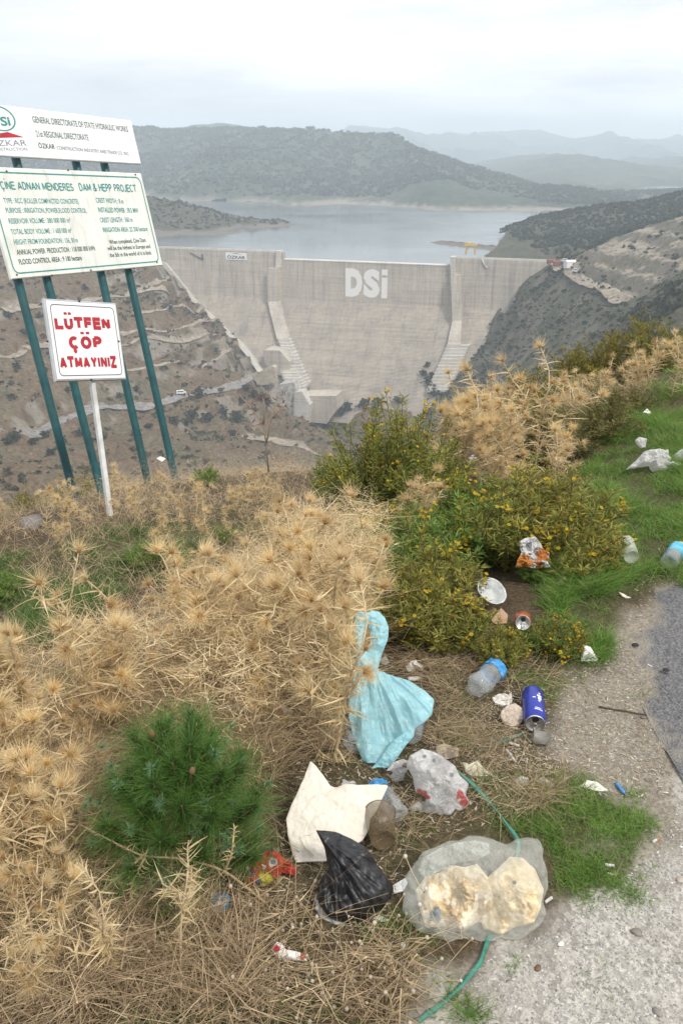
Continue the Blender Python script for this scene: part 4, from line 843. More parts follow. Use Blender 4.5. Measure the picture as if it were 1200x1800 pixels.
# -- the project board on its four leaning pipes
bc, ba, bb = np.array([-2.271, 7.855, 1.034]), np.array([0.4745, 0.879, -0.0467]), np.array([-0.1912, 0.1547, 0.9693]); bb -= ba * (ba @ bb); ba /= np.linalg.norm(ba); bb /= np.linalg.norm(bb); bnrm = np.cross(ba, bb)
bw, bh = 1.85, 0.857
base = hit(215, 868); base = np.array([-1.95, 7.25, float(gz(-1.95, 7.25))])
sg = empty('project_sign', tuple(base), 'large teal lettered project board pair on four leaning teal pipes', 'sign')
slab(bc, ba, bb, bw, bh, 0.03, M_BOARD, 'information_panel', sg, base)
posts = [((32, 493), (133, 880)), ((82, 488), (183, 882)), ((178, 482), (253, 815)), ((226, 477), (306, 832))]
for k, (t, q) in enumerate(posts):
    off_ = bnrm * (-0.075)
    p1, p0 = at_plane(*t, bc + off_, bnrm), at_plane(*q, bc + off_, bnrm); d = (p0 - p1) / np.linalg.norm(p0 - p1)
    top = p1 - d * (1.28, 1.28, 1.25, 1.22)[k]
    L_ = p0 + d * 0.4
    mb = MB(); tt = np.linspace(0, 1, 9)[:, None]; mb.tube(top + (L_ - top) * tt - base, 0.036, 14); mb.build('pipe', M_TEAL, sg)
mb = MB(); o0 = bc - base + bnrm * 0.0165
frame_line(mb, o0, ba, bb, bw, bh, 0.035, 0.011, 0.06); o = mb.build('border', M_TEALINK, sg, False)
def bx(px, py): p = at_plane(px, py, bc + bnrm * 0.016, bnrm) - bc; return p @ ba, p @ bb
bx.fr = (bc, ba, bb, o0)
tl = MB(); dk = MB()
LINES = []
def pline(m_, *a):
    b_ = MB(); line(b_, *a); LINES.append((b_, m_))
def line(mb, txt, p0, p1, hpx, bold=0.02, pl=None):
    """baseline from picture point p0 to p1, letter height hpx pixels at the left end"""
    (x0, y0), (x1, y1) = (pl or bx)(*p0), (pl or bx)(*p1); _, yt = (pl or bx)(p0[0] - hpx * 0.2, p0[1] - hpx); c_, a_, b_, o_ = (bc, ba, bb, o0) if pl is None else pl.fr
    s = (y1 - y0) / (x1 - x0); V, F = text_mesh(txt, bold); lo, hi = V.min(0), V.max(0)
    has_desc = any(ch in txt for ch in ',Çjgpqy'); y_base = 0.0; cap = 0.729
    X = x0 + (V[:, 0] - lo[0]) / (hi[0] - lo[0]) * (x1 - x0); Yh = y0 + (V[:, 1] - y_base) / cap * (yt - y0) + (X - x0) * s
    mb.add(np.asarray(o_) + X[:, None] * a_ + Yh[:, None] * b_, [np.array(f)[None] for f in F])
heavy(tl, 'ÇİNE ADNAN MENDERES', (3, 333), (131, 336), 15, 0.17, bx); heavy(tl, 'DAM & HEPP PROJECT', (141, 336), (241, 338), 14.5, 0.17, bx)
for (t, p0, p1, h_, b_) in [('TYPE : RCC (ROLLER COMPACTED CONCRETE)', (8, 357), (139, 358), 9.5, 0.012), ('PURPOSE : IRRIGATION, POWER,FLOOD CONTROL', (12, 374), (153, 374), 9.5, 0.012),
        ('RESERVOIR VOLUME : 380 000 000 m³', (17, 393), (125, 391), 9.5, 0.012), ('TOTAL BODY VOLUME : 1 600 000 m³', (21, 412), (127, 409), 9.5, 0.012),
        ('HEIGHT FROM FOUNDATION : 136, 50 m', (26, 430), (138, 426), 9.5, 0.012)]: pline(M_TEALINK, t, p0, p1, h_, b_)
for (t, p0, p1, h_, b_) in [('CREST WIDTH : 8 m', (170, 356), (218, 358), 9, 0.012), ('INSTALLED POWER : 39.5 MW', (174, 373), (244, 374), 9, 0.02), ('CREST LENGTH : 360 m', (177, 391), (234, 390), 9, 0.014), ('IRRIGATION AREA :22 358 hectare', (182, 408), (260, 406), 8.5, 0.018)]: pline(M_TEALINK, t, p0, p1, h_, b_)
for (t, p0, p1, h_, b_) in [('ANNUAL POWER  PRODUCTION : 118 000 000 kWh', (31, 448), (168, 440), 9.5, 0.016), ('FLOOD CONTROL AREA : 9 100 hectare', (35, 465), (145, 457), 9.5, 0.02),
        ('When completed, Çine Dam', (193, 429), (257, 425), 7.5, 0.018), ('will be the highest in Europe and', (190, 440), (265, 436), 7.5, 0.018), ('the 5th in the world of it is kind.', (194, 452), (267, 447), 7.5, 0.018)]: pline(M_DKINK, t, p0, p1, h_, b_)
tl.build('lettering', M_TEALINK, sg, False)
for b_, m_ in LINES: b_.build('lettering', m_, sg, False)
# upper board, same pipes
tnr = bnrm; tc0 = bc + bnrm * 0.004
def tp(px, py): p = at_plane(px, py, tc0, bnrm); return np.array([(p - bc) @ ba, (p - bc) @ bb])
TL, TR, BR, BL = tp(-75, 181), tp(230, 209), tp(245, 289), tp(-50, 272)
s_ = (BR[1] - BL[1]) / (BR[0] - BL[0]); ang = math.atan(s_); ta = ba * math.cos(ang) + bb * math.sin(ang); tb = -ba * math.sin(ang) + bb * math.cos(ang)
cen = (TL + TR + BR + BL) / 4; cc = bc + ba * cen[0] + bb * cen[1] + bnrm * 0.004; tw = (np.linalg.norm(TR - TL) + np.linalg.norm(BR - BL)) / 2; th_ = (np.linalg.norm(TR - BR) + np.linalg.norm(TL - BL)) / 2
slab(cc, ta, tb, tw, th_, 0.03, M_BOARD2, 'heading_panel', sg, base)
def tx(px, py): p = at_plane(px, py, cc + bnrm * 0.016, bnrm) - cc; return p @ ta, p @ tb
tx.fr = (cc, ta, tb, cc - base + bnrm * 0.0165)
dk2 = MB(); gy = MB(); rd = MB(); te = MB()
line(dk2, 'GENERAL DIRECTORATE OF STATE HYDRAULIC WORKS', (59, 215), (226, 232), 11.5, 0.004, tx); line(dk2, '21st REGIONAL DIRECTORATE', (65, 240), (157, 247), 11.5, 0.004, tx)
line(dk2, 'ÖZKAR', (69, 260), (98, 262), 9, 0.012, tx); line(gy, 'CONSTRUCTION INDUSTRY AND TRADE CO. INC.', (101, 262.5), (228, 273), 6.5, 0.012, tx)
gy2 = MB(); line(gy2, 'ÖZKAR', (-18, 257), (48, 256), 11, 0.0, tx); line(gy2, 'CONSTRUCTION', (-18, 265), (49, 264.5), 5.5, 0.0, tx)
line(te, 'DSi', (-16, 222), (20, 220), 16, 0.03, tx)
ec = np.array(tx(0, 208)); ex = np.array(tx(27, 209)) - ec; rx = abs(ex[0]); ry = abs(np.array(tx(0, 186))[1] - ec[1]); n = 48; A = []
o_ = tx.fr[3]
for r_ in (1.0, 0.9): A += [o_ + ta * (ec[0] + rx * r_ * math.cos(k * 2 * math.pi / n)) + tb * (ec[1] + ry * r_ * math.sin(k * 2 * math.pi / n)) for k in range(n)]
i = np.arange(n); j = (i + 1) % n; te.add(A, [np.stack([i, j, j + n, i + n], 1)])
pts = [tx(*p) for p in ((-60, 246), (-10, 236), (14, 232), (42, 241), (10, 242), (-20, 243))]
rd.add([o_ + ta * x + tb * y for x, y in pts], [[[0, 1, 5], [1, 2, 4], [1, 4, 5], [2, 3, 4]]])
M_BOLT = m_plain('rusty_bolt', (.14, .09, .06), .7, .3, .3, 90)
for px, py in ((12, 301), (120, 299), (238, 307), (30, 483), (160, 475), (276, 461), (236, 472), (92, 484)):
    p_ = at_plane(px, py, bc + bnrm * .016, bnrm) - base; MB().tube([p_ - bnrm * .004, p_ + bnrm * .005], .008, 8).build('bolt', M_BOLT, sg, False)
dk2.build('lettering', M_DKINK, sg, False); gy.build('lettering', M_GREY, sg, False); gy2.build('lettering', M_GREY, sg, False); te.build('emblem', M_TEALINK, sg, False); rd.build('emblem', M_REDINK, sg, False)
# -- the small no-litter sign
sc_, sa, sb = np.array([-1.764, 5.896, 0.392]), np.array([0.5865, 0.7902, -0.1777]), np.array([-0.1151, 0.2984, 0.9475]); sb -= sa * (sa @ sb); sa /= np.linalg.norm(sa); sb /= np.linalg.norm(sb); snr = np.cross(sa, sb)
sb0 = at_plane(195, 905, sc_ - snr * 0.03, snr); sb0 = np.array([sb0[0], sb0[1], float(gz(sb0[0], sb0[1]))])
ss = empty('litter_sign', tuple(sb0), 'square white sign with red lettering on a thin white post', 'sign')
slab(sc_, sa, sb, 0.6, 0.548, 0.024, M_ALU, 'frame', ss, sb0); slab(sc_ + snr * 0.008, sa, sb, 0.574, 0.522, 0.016, M_BOARD2, 'panel', ss, sb0, 0.002)
p1, p0 = at_plane(158, 640, sc_ - snr * 0.028, snr), at_plane(194, 905, sc_ - snr * 0.028, snr); d = (p0 - p1) / np.linalg.norm(p0 - p1)
MB().tube(np.array([p1 - d * 0.25 - sb0, p0 + d * 0.3 - sb0]), 0.022, 4).build('post', M_POST, ss, False)
def sx_(px, py): p = at_plane(px, py, sc_ + snr * 0.0165, snr) - sc_; return p @ sa, p @ sb
sx_.fr = (sc_, sa, sb, sc_ - sb0 + snr * 0.0170)
mb = MB(); frame_line(mb, sx_.fr[3], sa, sb, 0.574, 0.522, 0.022, 0.005, 0.03); mb.build('border', M_BLACKINK, ss, False)
rd = MB(); heavy(rd, 'LÜTFEN', (98, 579), (195, 580), 23, 0.30, sx_); heavy(rd, 'ÇÖP', (123, 614), (181, 613), 23, 0.29, sx_); heavy(rd, 'ATMAYINIZ', (107, 649), (206, 647), 23, 0.28, sx_)
rd.build('lettering', M_REDINK, ss, False)
for px, py in ((140, 529.5), (161, 667.5), (209, 600), (84, 600)):
    x, y = sx_(px, py); p = sx_.fr[3] + sa * x + sb * y; MB().tube([p - snr * 0.005, p + snr * 0.005], 0.006, 8).build('bolt', M_BLACKINK, ss, False)
# -- edge of another board at the left of the picture
e0 = at_y(-75, 496, 6.1); eb = np.array([e0[0], e0[1], float(gz(e0[0], e0[1]))]); es = empty('white_board', tuple(eb), 'edge of a cream white board left of the project board', 'sign')
slab(e0, ba, bb, 0.545, 0.215, 0.02, M_BOARD, 'panel', es, eb); MB().tube([e0 - eb - bnrm * 0.035 - ba * 0.25 - bb * (e0 - eb)[2] * 1.15, e0 - eb - bnrm * 0.035 - ba * 0.25 + bb * 0.08], 0.02, 8).build('post', M_POST, es)
# ================================================================ PLANTS
def unit(v): return v / (np.linalg.norm(v, axis=-1)[..., None] + 1e-9)
def blades(P, D, L, W, bend, c0, c1, S=3, taper=0.8, seed=0, side=None, belly=0.0):
    """n thin pointed blades; returns vertices, faces, colours"""
    g = np.random.default_rng(seed); P = np.asarray(P, float); n = len(P); D = unit(np.asarray(D, float))
    L = np.broadcast_to(np.asarray(L, float), (n,)); W = np.broadcast_to(np.asarray(W, float), (n,))
    t = np.linspace(0, 1, S + 1)
    C = P[:, None] + D[:, None] * (L[:, None] * t)[..., None] + np.asarray(bend)[:, None] * (L[:, None] * t ** 2)[..., None]
    sd = unit(np.cross(D, g.normal(size=(n, 3)))) if side is None else side
    w = W[:, None] * ((1 - t ** (1 / taper)) * (1 - belly) + belly * np.sin(np.pi * np.clip(t * 0.9 + 0.1, 0, 1)))[None]; w[:, -1] = 0.0004
    V = np.stack([C - sd[:, None] * w[..., None] / 2, C + sd[:, None] * w[..., None] / 2], 2).reshape(-1, 3)
    k = (np.arange(n) * 2 * (S + 1))[:, None] + (np.arange(S) * 2)[None]
    F = np.stack([k, k + 1, k + 3, k + 2], -1).reshape(-1, 4)
    c0 = np.broadcast_to(np.asarray(c0, float), (n, 3)); c1 = np.broadcast_to(np.asarray(c1, float), (n, 3))
    col = (c0[:, None] * (1 - t)[None, :, None] + c1[:, None] * t[None, :, None])
    return V, F, np.repeat(col.reshape(-1, 3), 2, 0)
def mixc(g, n, *cols):
    cols = np.array(cols); i = g.integers(0, len(cols), n); j = g.integers(0, len(cols), n); a = g.uniform(0, 1, (n, 1)); return (cols[i] * a + cols[j] * (1 - a)) * g.uniform(0.8, 1.15, (n, 1))
M_THIS = m_col('dry_thistle', 0.75, 0.15, 0.32, 0.2, 40, 0.14); M_STRAW = m_col('dry_straw', 0.8, 0.12, 0.22, 0.25, 25, 0.0)
M_LEAF = m_col('shrub_leaf', 0.6, 0.25, 0.28, 0.3, 30, 0.15); M_FLOW = m_col('yellow_petals', 0.6, 0.2, 0.3, 0.2, 60, 0.1); M_GRASS = m_col('grass_blade', 0.55, 0.25, 0.35, 0.25, 12, 0.0)
M_NEED = m_col('pine_needle', 0.5, 0.3, 0.25, 0.25, 30, 0.05); M_TWIG = m_col('twig_bark', 0.85, 0.1, 0.0, 0.3, 60, 0.1)
STRAW = [(0.66, 0.50, 0.27), (0.76, 0.62, 0.38), (0.58, 0.42, 0.21), (0.50, 0.38, 0.22)]

# ---- thistle heads: a fuzzy crown of spines with longer curved bracts below
def thistle_head(seed, r, tone=(1, 1, 1), n0=230):
    g = np.random.default_rng(seed); mb = MB()
    n = n0; th = np.arccos(1 - g.uniform(0, 1, n) * .86); ph = g.uniform(0, 6.283, n)
    D = np.stack([np.sin(th) * np.cos(ph), np.sin(th) * np.sin(ph), np.cos(th)], 1)
    V, F, c = blades(D * r * 0.16, D, r * g.uniform(0.5, 1.12, n), r * g.uniform(0.022, 0.042, n), g.normal(size=(n, 3)) * 0.30 + np.array([0, 0, 0.34]), mixc(g, n, (0.72, 0.54, 0.29), (0.78, 0.60, 0.33)), mixc(g, n, (0.92, 0.78, 0.50), (0.88, 0.71, 0.42)), 2, 0.8, seed)
    mb.add(V, [F], c)
    n = 18; ph = np.arange(n) * 2.4 + g.uniform(0, .6, n); th = g.uniform(1.1, 2.0, n)
    D = np.stack([np.sin(th) * np.cos(ph), np.sin(th) * np.sin(ph), np.cos(th)], 1)
    V, F, c = blades(D * r * 0.1, D, r * g.uniform(0.8, 1.7, n), r * g.uniform(0.045, 0.095, n), np.stack([g.normal(size=n) * .25, g.normal(size=n) * .25, g.uniform(0.3, 1.3, n)], 1), mixc(g, n, (0.66, 0.52, 0.30)), mixc(g, n, (0.90, 0.78, 0.54)), 4, 0.7, seed + 1)
    mb.add(V, [F], c)
    V, F = lathe([(0.001, -r * .25), (r * .16, -r * .12), (r * .22, r * .08), (r * .16, r * .3), (0.001, r * .36)], 8); mb.add(V, F, (0.42, 0.27, 0.11))
    mb.c = [c * np.array(tone) for c in mb.c]
    return mb.mesh('flower_head', M_THIS)
HEADS = [thistle_head(200 + k, r, t, n) for k, (r, t, n) in enumerate([(.040, (1, 1, 1), 280), (.044, (1, .97, .92), 260), (.031, (.84, .77, .70), 200), (.042, (1.04, 1.03, 1.0), 300), (.026, (.72, .63, .55), 140), (.034, (.94, .90, .86), 120), (.037, (1.02, .98, .86), 200)])]
def stem_leaves(mb, P, g, n, ln, up=0.3, cols=None):
    """narrow spiny leaves along a stalk polyline"""
    P = np.asarray(P); s = g.uniform(0.05, 0.97, n) * (len(P) - 1); i = s.astype(int); i = np.minimum(i, len(P) - 2); f = (s - i)[:, None]
    Q = P[i] * (1 - f) + P[i + 1] * f; T = unit(P[i + 1] - P[i]); ph = g.uniform(0, 6.283, n)
    rad = unit(np.stack([np.cos(ph), np.sin(ph), g.normal(size=n) * .2], 1)); D = unit(rad + T * up)
    L = ln * g.uniform(0.55, 1.2, n)
    V, F, c = blades(Q, D, L, L * g.uniform(.07, .13, n), np.stack([g.normal(size=n) * .3, g.normal(size=n) * .3, g.uniform(-.5, .5, n)], 1), mixc(g, n, *(cols or [(0.60, .47, .28), (.66, .53, .33)])), mixc(g, n, (.82, .69, .45), (.74, .58, .33)), 4, 0.7, int(g.integers(1e6)))
    mb.add(V, [F], c)
    # side spines of the leaves
    k = np.repeat(np.arange(n), 4); tt = g.uniform(.15, .8, len(k)); B = Q[k] + D[k] * (L[k] * tt)[:, None]
    V, F, c = blades(B, g.normal(size=(len(k), 3)) + D[k] * .6, L[k] * .28, L[k] * .028, np.zeros((len(k), 3)), (.58, .44, .22), (.74, .60, .36), 1, .8, 5); mb.add(V, [F], c)
def thistle_proto(seed, h, nh, lean):
    g = np.random.default_rng(seed); st, lv, heads = MB(), MB(), []
    def curve(p, d, L, n=7, wob=.12):
        P = [np.array(p, float)]; d = unit(np.array(d, float))
        for k in range(n): d = unit(d + g.normal(size=3) * wob + np.array([0, 0, .04])); P.append(P[-1] + d * L / n)
        return np.array(P), d
    M, dm = curve((0, 0, -0.03), (lean[0], lean[1], 1), h, 9, .08)
    st.tube(M, np.linspace(.0058, .0034, len(M)), 6, (.70, .58, .38)); stem_leaves(lv, M, g, int(78 * h / .6), .085)
    heads.append((M[-1], dm))
    for k in range(nh - 1):
        i = 4 + int(g.integers(0, 5)); a = g.uniform(0, 6.283); B, db = curve(M[i], (math.cos(a) * .85, math.sin(a) * .85, .75), h * g.uniform(.22, .45), 6, .16)
        st.tube(B, np.linspace(.0036, .0024, len(B)), 5, (.70, .58, .38)); stem_leaves(lv, B, g, 24, .065); heads.append((B[-1], db))
    ps = [('stalk', st.mesh('stalk', M_THIS), Matrix()), ('leaves', lv.mesh('leaves', M_THIS), Matrix())]
    for p, d in heads:
        q = Vector(np.asarray(d) + g.normal(size=3) * .38).to_track_quat('Z', 'Y').to_matrix().to_4x4(); s = g.uniform(.8, 1.15)
        ps.append(('flower_head', HEADS[int(g.integers(len(HEADS)))], Matrix.Translation(p) @ q @ Matrix.Scale(s, 4)))
    return ps
THIS = [thistle_proto(300 + k, h, n, l) for k, (h, n, l) in enumerate([(.46, 5, (.1, .1)), (.54, 6, (-.12, .05)), (.42, 5, (.05, -.15)), (.60, 6, (.15, 0)), (.36, 4, (-.2, -.1)), (.50, 7, (0, .18)), (.66, 7, (-.05, -.05)), (.30, 4, (.2, .1))])]
def put_plant(name, proto, loc, rz, s, label, cat, group=None, tilt=(0, 0)):
    e = empty(name, (loc[0], loc[1], loc[2]), label, cat, group); e.rotation_euler = (tilt[0], tilt[1], rz); e.scale = (s, s, s)
    for nm, me, mt in proto:
        o = link(nm, me, e); o.matrix_local = mt
    return e
def sample(poly, n, seed, mind=0.0):
    g = np.random.default_rng(seed); P = np.array(poly); lo, hi = P.min(0), P.max(0); out = []
    for _ in range(n * 60):
        q = g.uniform(lo, hi)
        if not in_poly(q[0], q[1], poly): continue
        if mind and any((q[0] - a[0]) ** 2 + (q[1] - a[1]) ** 2 < mind * mind for a in out): continue
        out.append(q)
        if len(out) == n: break
    return np.array(out)
def field(px_poly, n, seed, label, group, s0, s1, protos=range(8), mind=.08, tilt=.18):
    g = random.Random(seed); ks = list(protos)
    for x, y in sample(wpoly(px_poly), n, seed, mind):
        put_plant('thistle_plant', THIS[g.choice(ks)], (x, y, float(gz(x, y))), g.uniform(0, 6.283), g.uniform(s0, s1), label, 'thistle', group, (g.gauss(0, tilt), g.gauss(0, tilt)))
T_GOLD = [(-160, 1400), (0, 1335), (130, 1285), (330, 1185), (450, 1110), (590, 1075), (640, 1105), (628, 1200), (585, 1325), (548, 1330), (538, 1258), (455, 1250), (440, 1305), (200, 1320), (120, 1440), (-160, 1500)]
field(T_GOLD, 114, 1, 'golden dry thistle in the thick patch between the pine seedling and the signs', 'thistles in the golden patch', .58, .95)
field([(-60, 960), (0, 925), (130, 900), (300, 880), (480, 880), (560, 930), (640, 1040), (540, 1080), (420, 1060), (340, 1000), (240, 920), (130, 985), (0, 985)], 46, 2, 'dry brown thistle on the slope in front of the sign posts', 'thistles below the signs', .38, .62, mind=.12)
field([(-40, 905), (130, 880), (230, 840), (330, 820), (480, 800), (560, 830), (560, 900), (300, 900)], 32, 3, 'small dry thistle at the lip of the slope beside the sign posts', 'thistles at the sign posts', .4, .62, mind=.17)
field([(765, 860), (800, 835), (930, 815), (945, 850), (900, 880), (800, 900)], 15, 4, 'tall pale thistle on the skyline right of the tall yellow flowered shrub', 'tall skyline thistles', .8, 1.1, (1, 3, 5, 6), .12, .1)
field([(690, 760), (880, 740), (900, 790), (760, 800)], 9, 14, 'tall pale thistle on the skyline right of the tall yellow flowered shrub', 'tall skyline thistles', .75, .95, (1, 3, 5, 6), .14, .1)
field([(985, 725), (1190, 680), (1215, 705), (1010, 750)], 24, 5, 'dry thistle in the row below the yellow green skyline bush', 'thistles below the skyline bush', .6, .8, mind=.2)
field([(-60, 1640), (110, 1600), (150, 1700), (60, 1790), (-60, 1790)], 9, 6, 'dry thistle at the lower left corner beside the spiny branch', 'thistles in the lower left corner', .45, .62, (0, 2, 4, 7), .07, .25)
field([(-40, 1480), (110, 1430), (140, 1590), (-40, 1620)], 14, 7, 'dry thistle left of the pine seedling', 'thistles left of the pine seedling', .6, .85, (0, 2, 4, 7), .06, .25)
SKEL = [[x for x in p if x[0] != 'flower_head'] for p in THIS]
g = random.Random(44)
for x, y in sample(wpoly([(-80, 1500), (110, 1470), (180, 1600), (300, 1660), (330, 1740), (200, 1800), (-80, 1800)]), 18, 45, .08):
    put_plant('dead_stalk', SKEL[g.randrange(8)], (x, y, float(gz(x, y)) + .01), g.uniform(0, 6.283), g.uniform(.35, .6), 'leafless looking dry thorny stalk fallen over in the lower left tangle', 'dry stalk', 'fallen stalks in the lower left', (g.gauss(0, .75), g.gauss(0, .75)))
field([(690, 935), (760, 950), (770, 990), (700, 985)], 7, 16, 'dry thistle growing between the yellow flowered shrubs', 'thistles between the shrubs', .6, .8, (0, 2, 4, 5), .1, .2)
field([(870, 885), (960, 870), (960, 900), (880, 915)], 7, 17, 'dry thistle growing between the yellow flowered shrubs', 'thistles between the shrubs', .6, .8, (0, 2, 4, 5), .1, .2)
# the thistle that stands in front of the blue bag
p = hit(612, 1345); put_plant('thistle_plant', THIS[3], (p[0] - .045, p[1], p[2]), 0.4, .82, 'dry thistle standing against the left edge of the light blue bag', 'thistle', None, (0, .05))

# ---- dry straw: a tangle nobody could count
FOOT = [wpoly(p) for p in ([(500, 1330), (560, 1335), (690, 1378), (700, 1560), (700, 1690), (550, 1690), (500, 1540)], [(705, 1475), (800, 1460), (960, 1465), (975, 1600), (950, 1670), (840, 1710), (700, 1690), (690, 1560)], [(600, 1200), (700, 1180), (775, 1220), (770, 1270), (730, 1330), (680, 1375), (625, 1360), (600, 1300)],
        [(670, 1340), (740, 1310), (830, 1350), (835, 1430), (790, 1460), (740, 1445)], [(905, 1225), (960, 1225), (970, 1320), (910, 1310)], [(815, 1190), (890, 1180), (890, 1240), (815, 1250)], [(860, 1215), (925, 1240), (925, 1290), (870, 1280)], [(470, 1655), (550, 1670), (550, 1705), (470, 1700)], [(425, 1490), (530, 1490), (535, 1570), (430, 1575)], [(362, 1562), (412, 1562), (412, 1620), (362, 1620)])]
LOWSTRAW = wpoly([(440, 1500), (560, 1560), (700, 1560), (960, 1600), (960, 1720), (700, 1790), (480, 1790), (400, 1640)])
def clear_of_litter(q, keep=.06, seed=0):
    b = np.zeros(len(q), bool)
    for p in FOOT: b |= in_poly(q[:, 0], q[:, 1], p)
    return q[~b | (np.random.default_rng(seed).uniform(size=len(q)) < keep)]
def straw(name, px_polys, ns, L0, L1, w, flat, label, seed, cols=STRAW, lift=0.0, soft=False):
    Vs, Fs, Cs, o = [], [], [], 0
    for k, (pp, n) in enumerate(zip(px_polys, ns)):
        g = np.random.default_rng(seed + k); poly = wpoly(pp); P = np.array(poly); lo, hi = P.min(0), P.max(0)
        q = g.uniform(lo, hi, (n * 8, 2)); q = q[in_poly(q[:, 0], q[:, 1], poly)]
        q = q[g.uniform(size=len(q)) < np.clip(.55 + .9 * fbm(q[:, 0] * 3, q[:, 1] * 3, 0, 3, seed + k), .08, 1)][:n]; q = clear_of_litter(q, .05, k); m_ = len(q)
        z = gz(q[:, 0], q[:, 1]); a = g.uniform(0, 6.283, m_); up = g.uniform(flat[0], flat[1], m_)
        low = in_poly(q[:, 0], q[:, 1], LOWSTRAW); up = np.where(low, up * .12, up); D = np.stack([np.cos(a), np.sin(a), up], 1); L = (L0 + (L1 - L0) * g.uniform(0, 1, m_) ** 1.6) * np.where(low, .5, 1)
        b = np.stack([g.normal(size=m_) * .45, g.normal(size=m_) * .45, g.uniform(-.7, .1, m_) * np.clip(up, .1, 1)], 1)
        V, F, c = blades(np.stack([q[:, 0], q[:, 1], z + g.uniform(0, .03 + lift, m_)], 1), D, L, w * g.uniform(.6, 1.3, m_), b, mixc(g, m_, *cols), mixc(g, m_, *[tuple(min(1, x * 1.12) for x in cc) for cc in cols]), 4, 1.6, seed + k)
        gzv = gz(V[:, 0], V[:, 1]); V[:, 2] = np.maximum(V[:, 2], gzv + .002)
        Vs.append(V); Fs.append(F + o); Cs.append(c); o += len(V)
    tag(link(name, mesh(name, np.concatenate(Vs), Fs, M_STRAW, np.concatenate(Cs))), label, 'dry grass', kind='stuff')
LOWLEFT = [(-150, 1830), (-150, 1330), (100, 1300), (180, 1450), (420, 1590), (560, 1640), (700, 1640), (760, 1690), (740, 1760), (700, 1830)]
LITTERBED = [(480, 1560), (520, 1330), (640, 1330), (780, 1280), (900, 1290), (1010, 1360), (980, 1420), (860, 1450), (720, 1480), (700, 1640), (560, 1650)]
straw('dry_grass', [T_GOLD, [(-80, 1240), (-60, 930), (130, 880), (330, 830), (560, 830), (640, 960), (680, 1100), (560, 1090), (330, 1140), (150, 1190)], [(560, 830), (520, 790), (330, 800), (130, 860), (-60, 890), (-60, 930), (330, 900), (600, 930)], [(740, 870), (980, 770), (1180, 700), (1190, 680), (880, 730), (700, 760)]],
      [20000, 26000, 12000, 4000], .10, .36, .0022, (.25, 2.2), 'tangled dry straw under the thistles', 400, [(.58, .45, .28), (.70, .57, .38), (.44, .32, .19), (.52, .41, .28)])
straw('dry_grass', [LOWLEFT], [9500], .06, .30, .0026, (.02, 1.0), 'flattened brown straw along the bottom of the verge', 420, [(.46, .34, .20), (.70, .56, .36), (.20, .14, .09), (.34, .25, .16)], .06)
straw('dry_grass', [[(-150, 1560), (-150, 1230), (30, 1220), (190, 1300), (180, 1440), (120, 1600), (0, 1700)], [(160, 1330), (200, 1260), (480, 1270), (520, 1320), (470, 1400)]], [12000, 2500], .12, .40, .0024, (.3, 2.4), 'upright dry stems left of the pine seedling', 430, [(.42, .32, .19), (.56, .44, .27), (.26, .19, .12), (.34, .25, .15)])
straw('dry_grass', [LITTERBED, [(470, 1600), (540, 1300), (700, 1150), (900, 1150), (1000, 1200), (900, 1280), (760, 1300), (640, 1400)]], [6500, 3500], .04, .16, .0021, (.02, .6), 'short dry straw between the pieces of litter', 440, [(.40, .30, .19), (.56, .45, .29), (.24, .18, .11)])

UPPER = [(-80, 1000), (-60, 930), (130, 880), (330, 830), (560, 830), (640, 960), (690, 1080), (560, 1090), (340, 1010), (240, 930), (130, 985)]
straw('dry_grass', [T_GOLD, [(440, 1110), (560, 980), (680, 1000), (690, 1110), (600, 1160)], [(150, 1360), (190, 1250), (480, 1230), (590, 1300), (560, 1350), (470, 1400)]], [10000, 5000, 4500], .04, .14, .0027, (-.4, 1.6), 'curled pale leaves and stalks tangled among the thistle heads', 460, [(.76, .62, .38), (.84, .70, .46), (.66, .50, .28), (.60, .46, .28)], .36)
straw('dry_grass', [UPPER, [(560, 830), (520, 790), (330, 800), (130, 860), (-60, 890), (-60, 930), (330, 900), (600, 930)]], [15000, 8000], .03, .11, .0026, (-.4, 1.6), 'fine beige tangle on the slope below the signs', 470, [(.66, .53, .37), (.74, .60, .43), (.56, .43, .28), (.50, .38, .26)], .20)
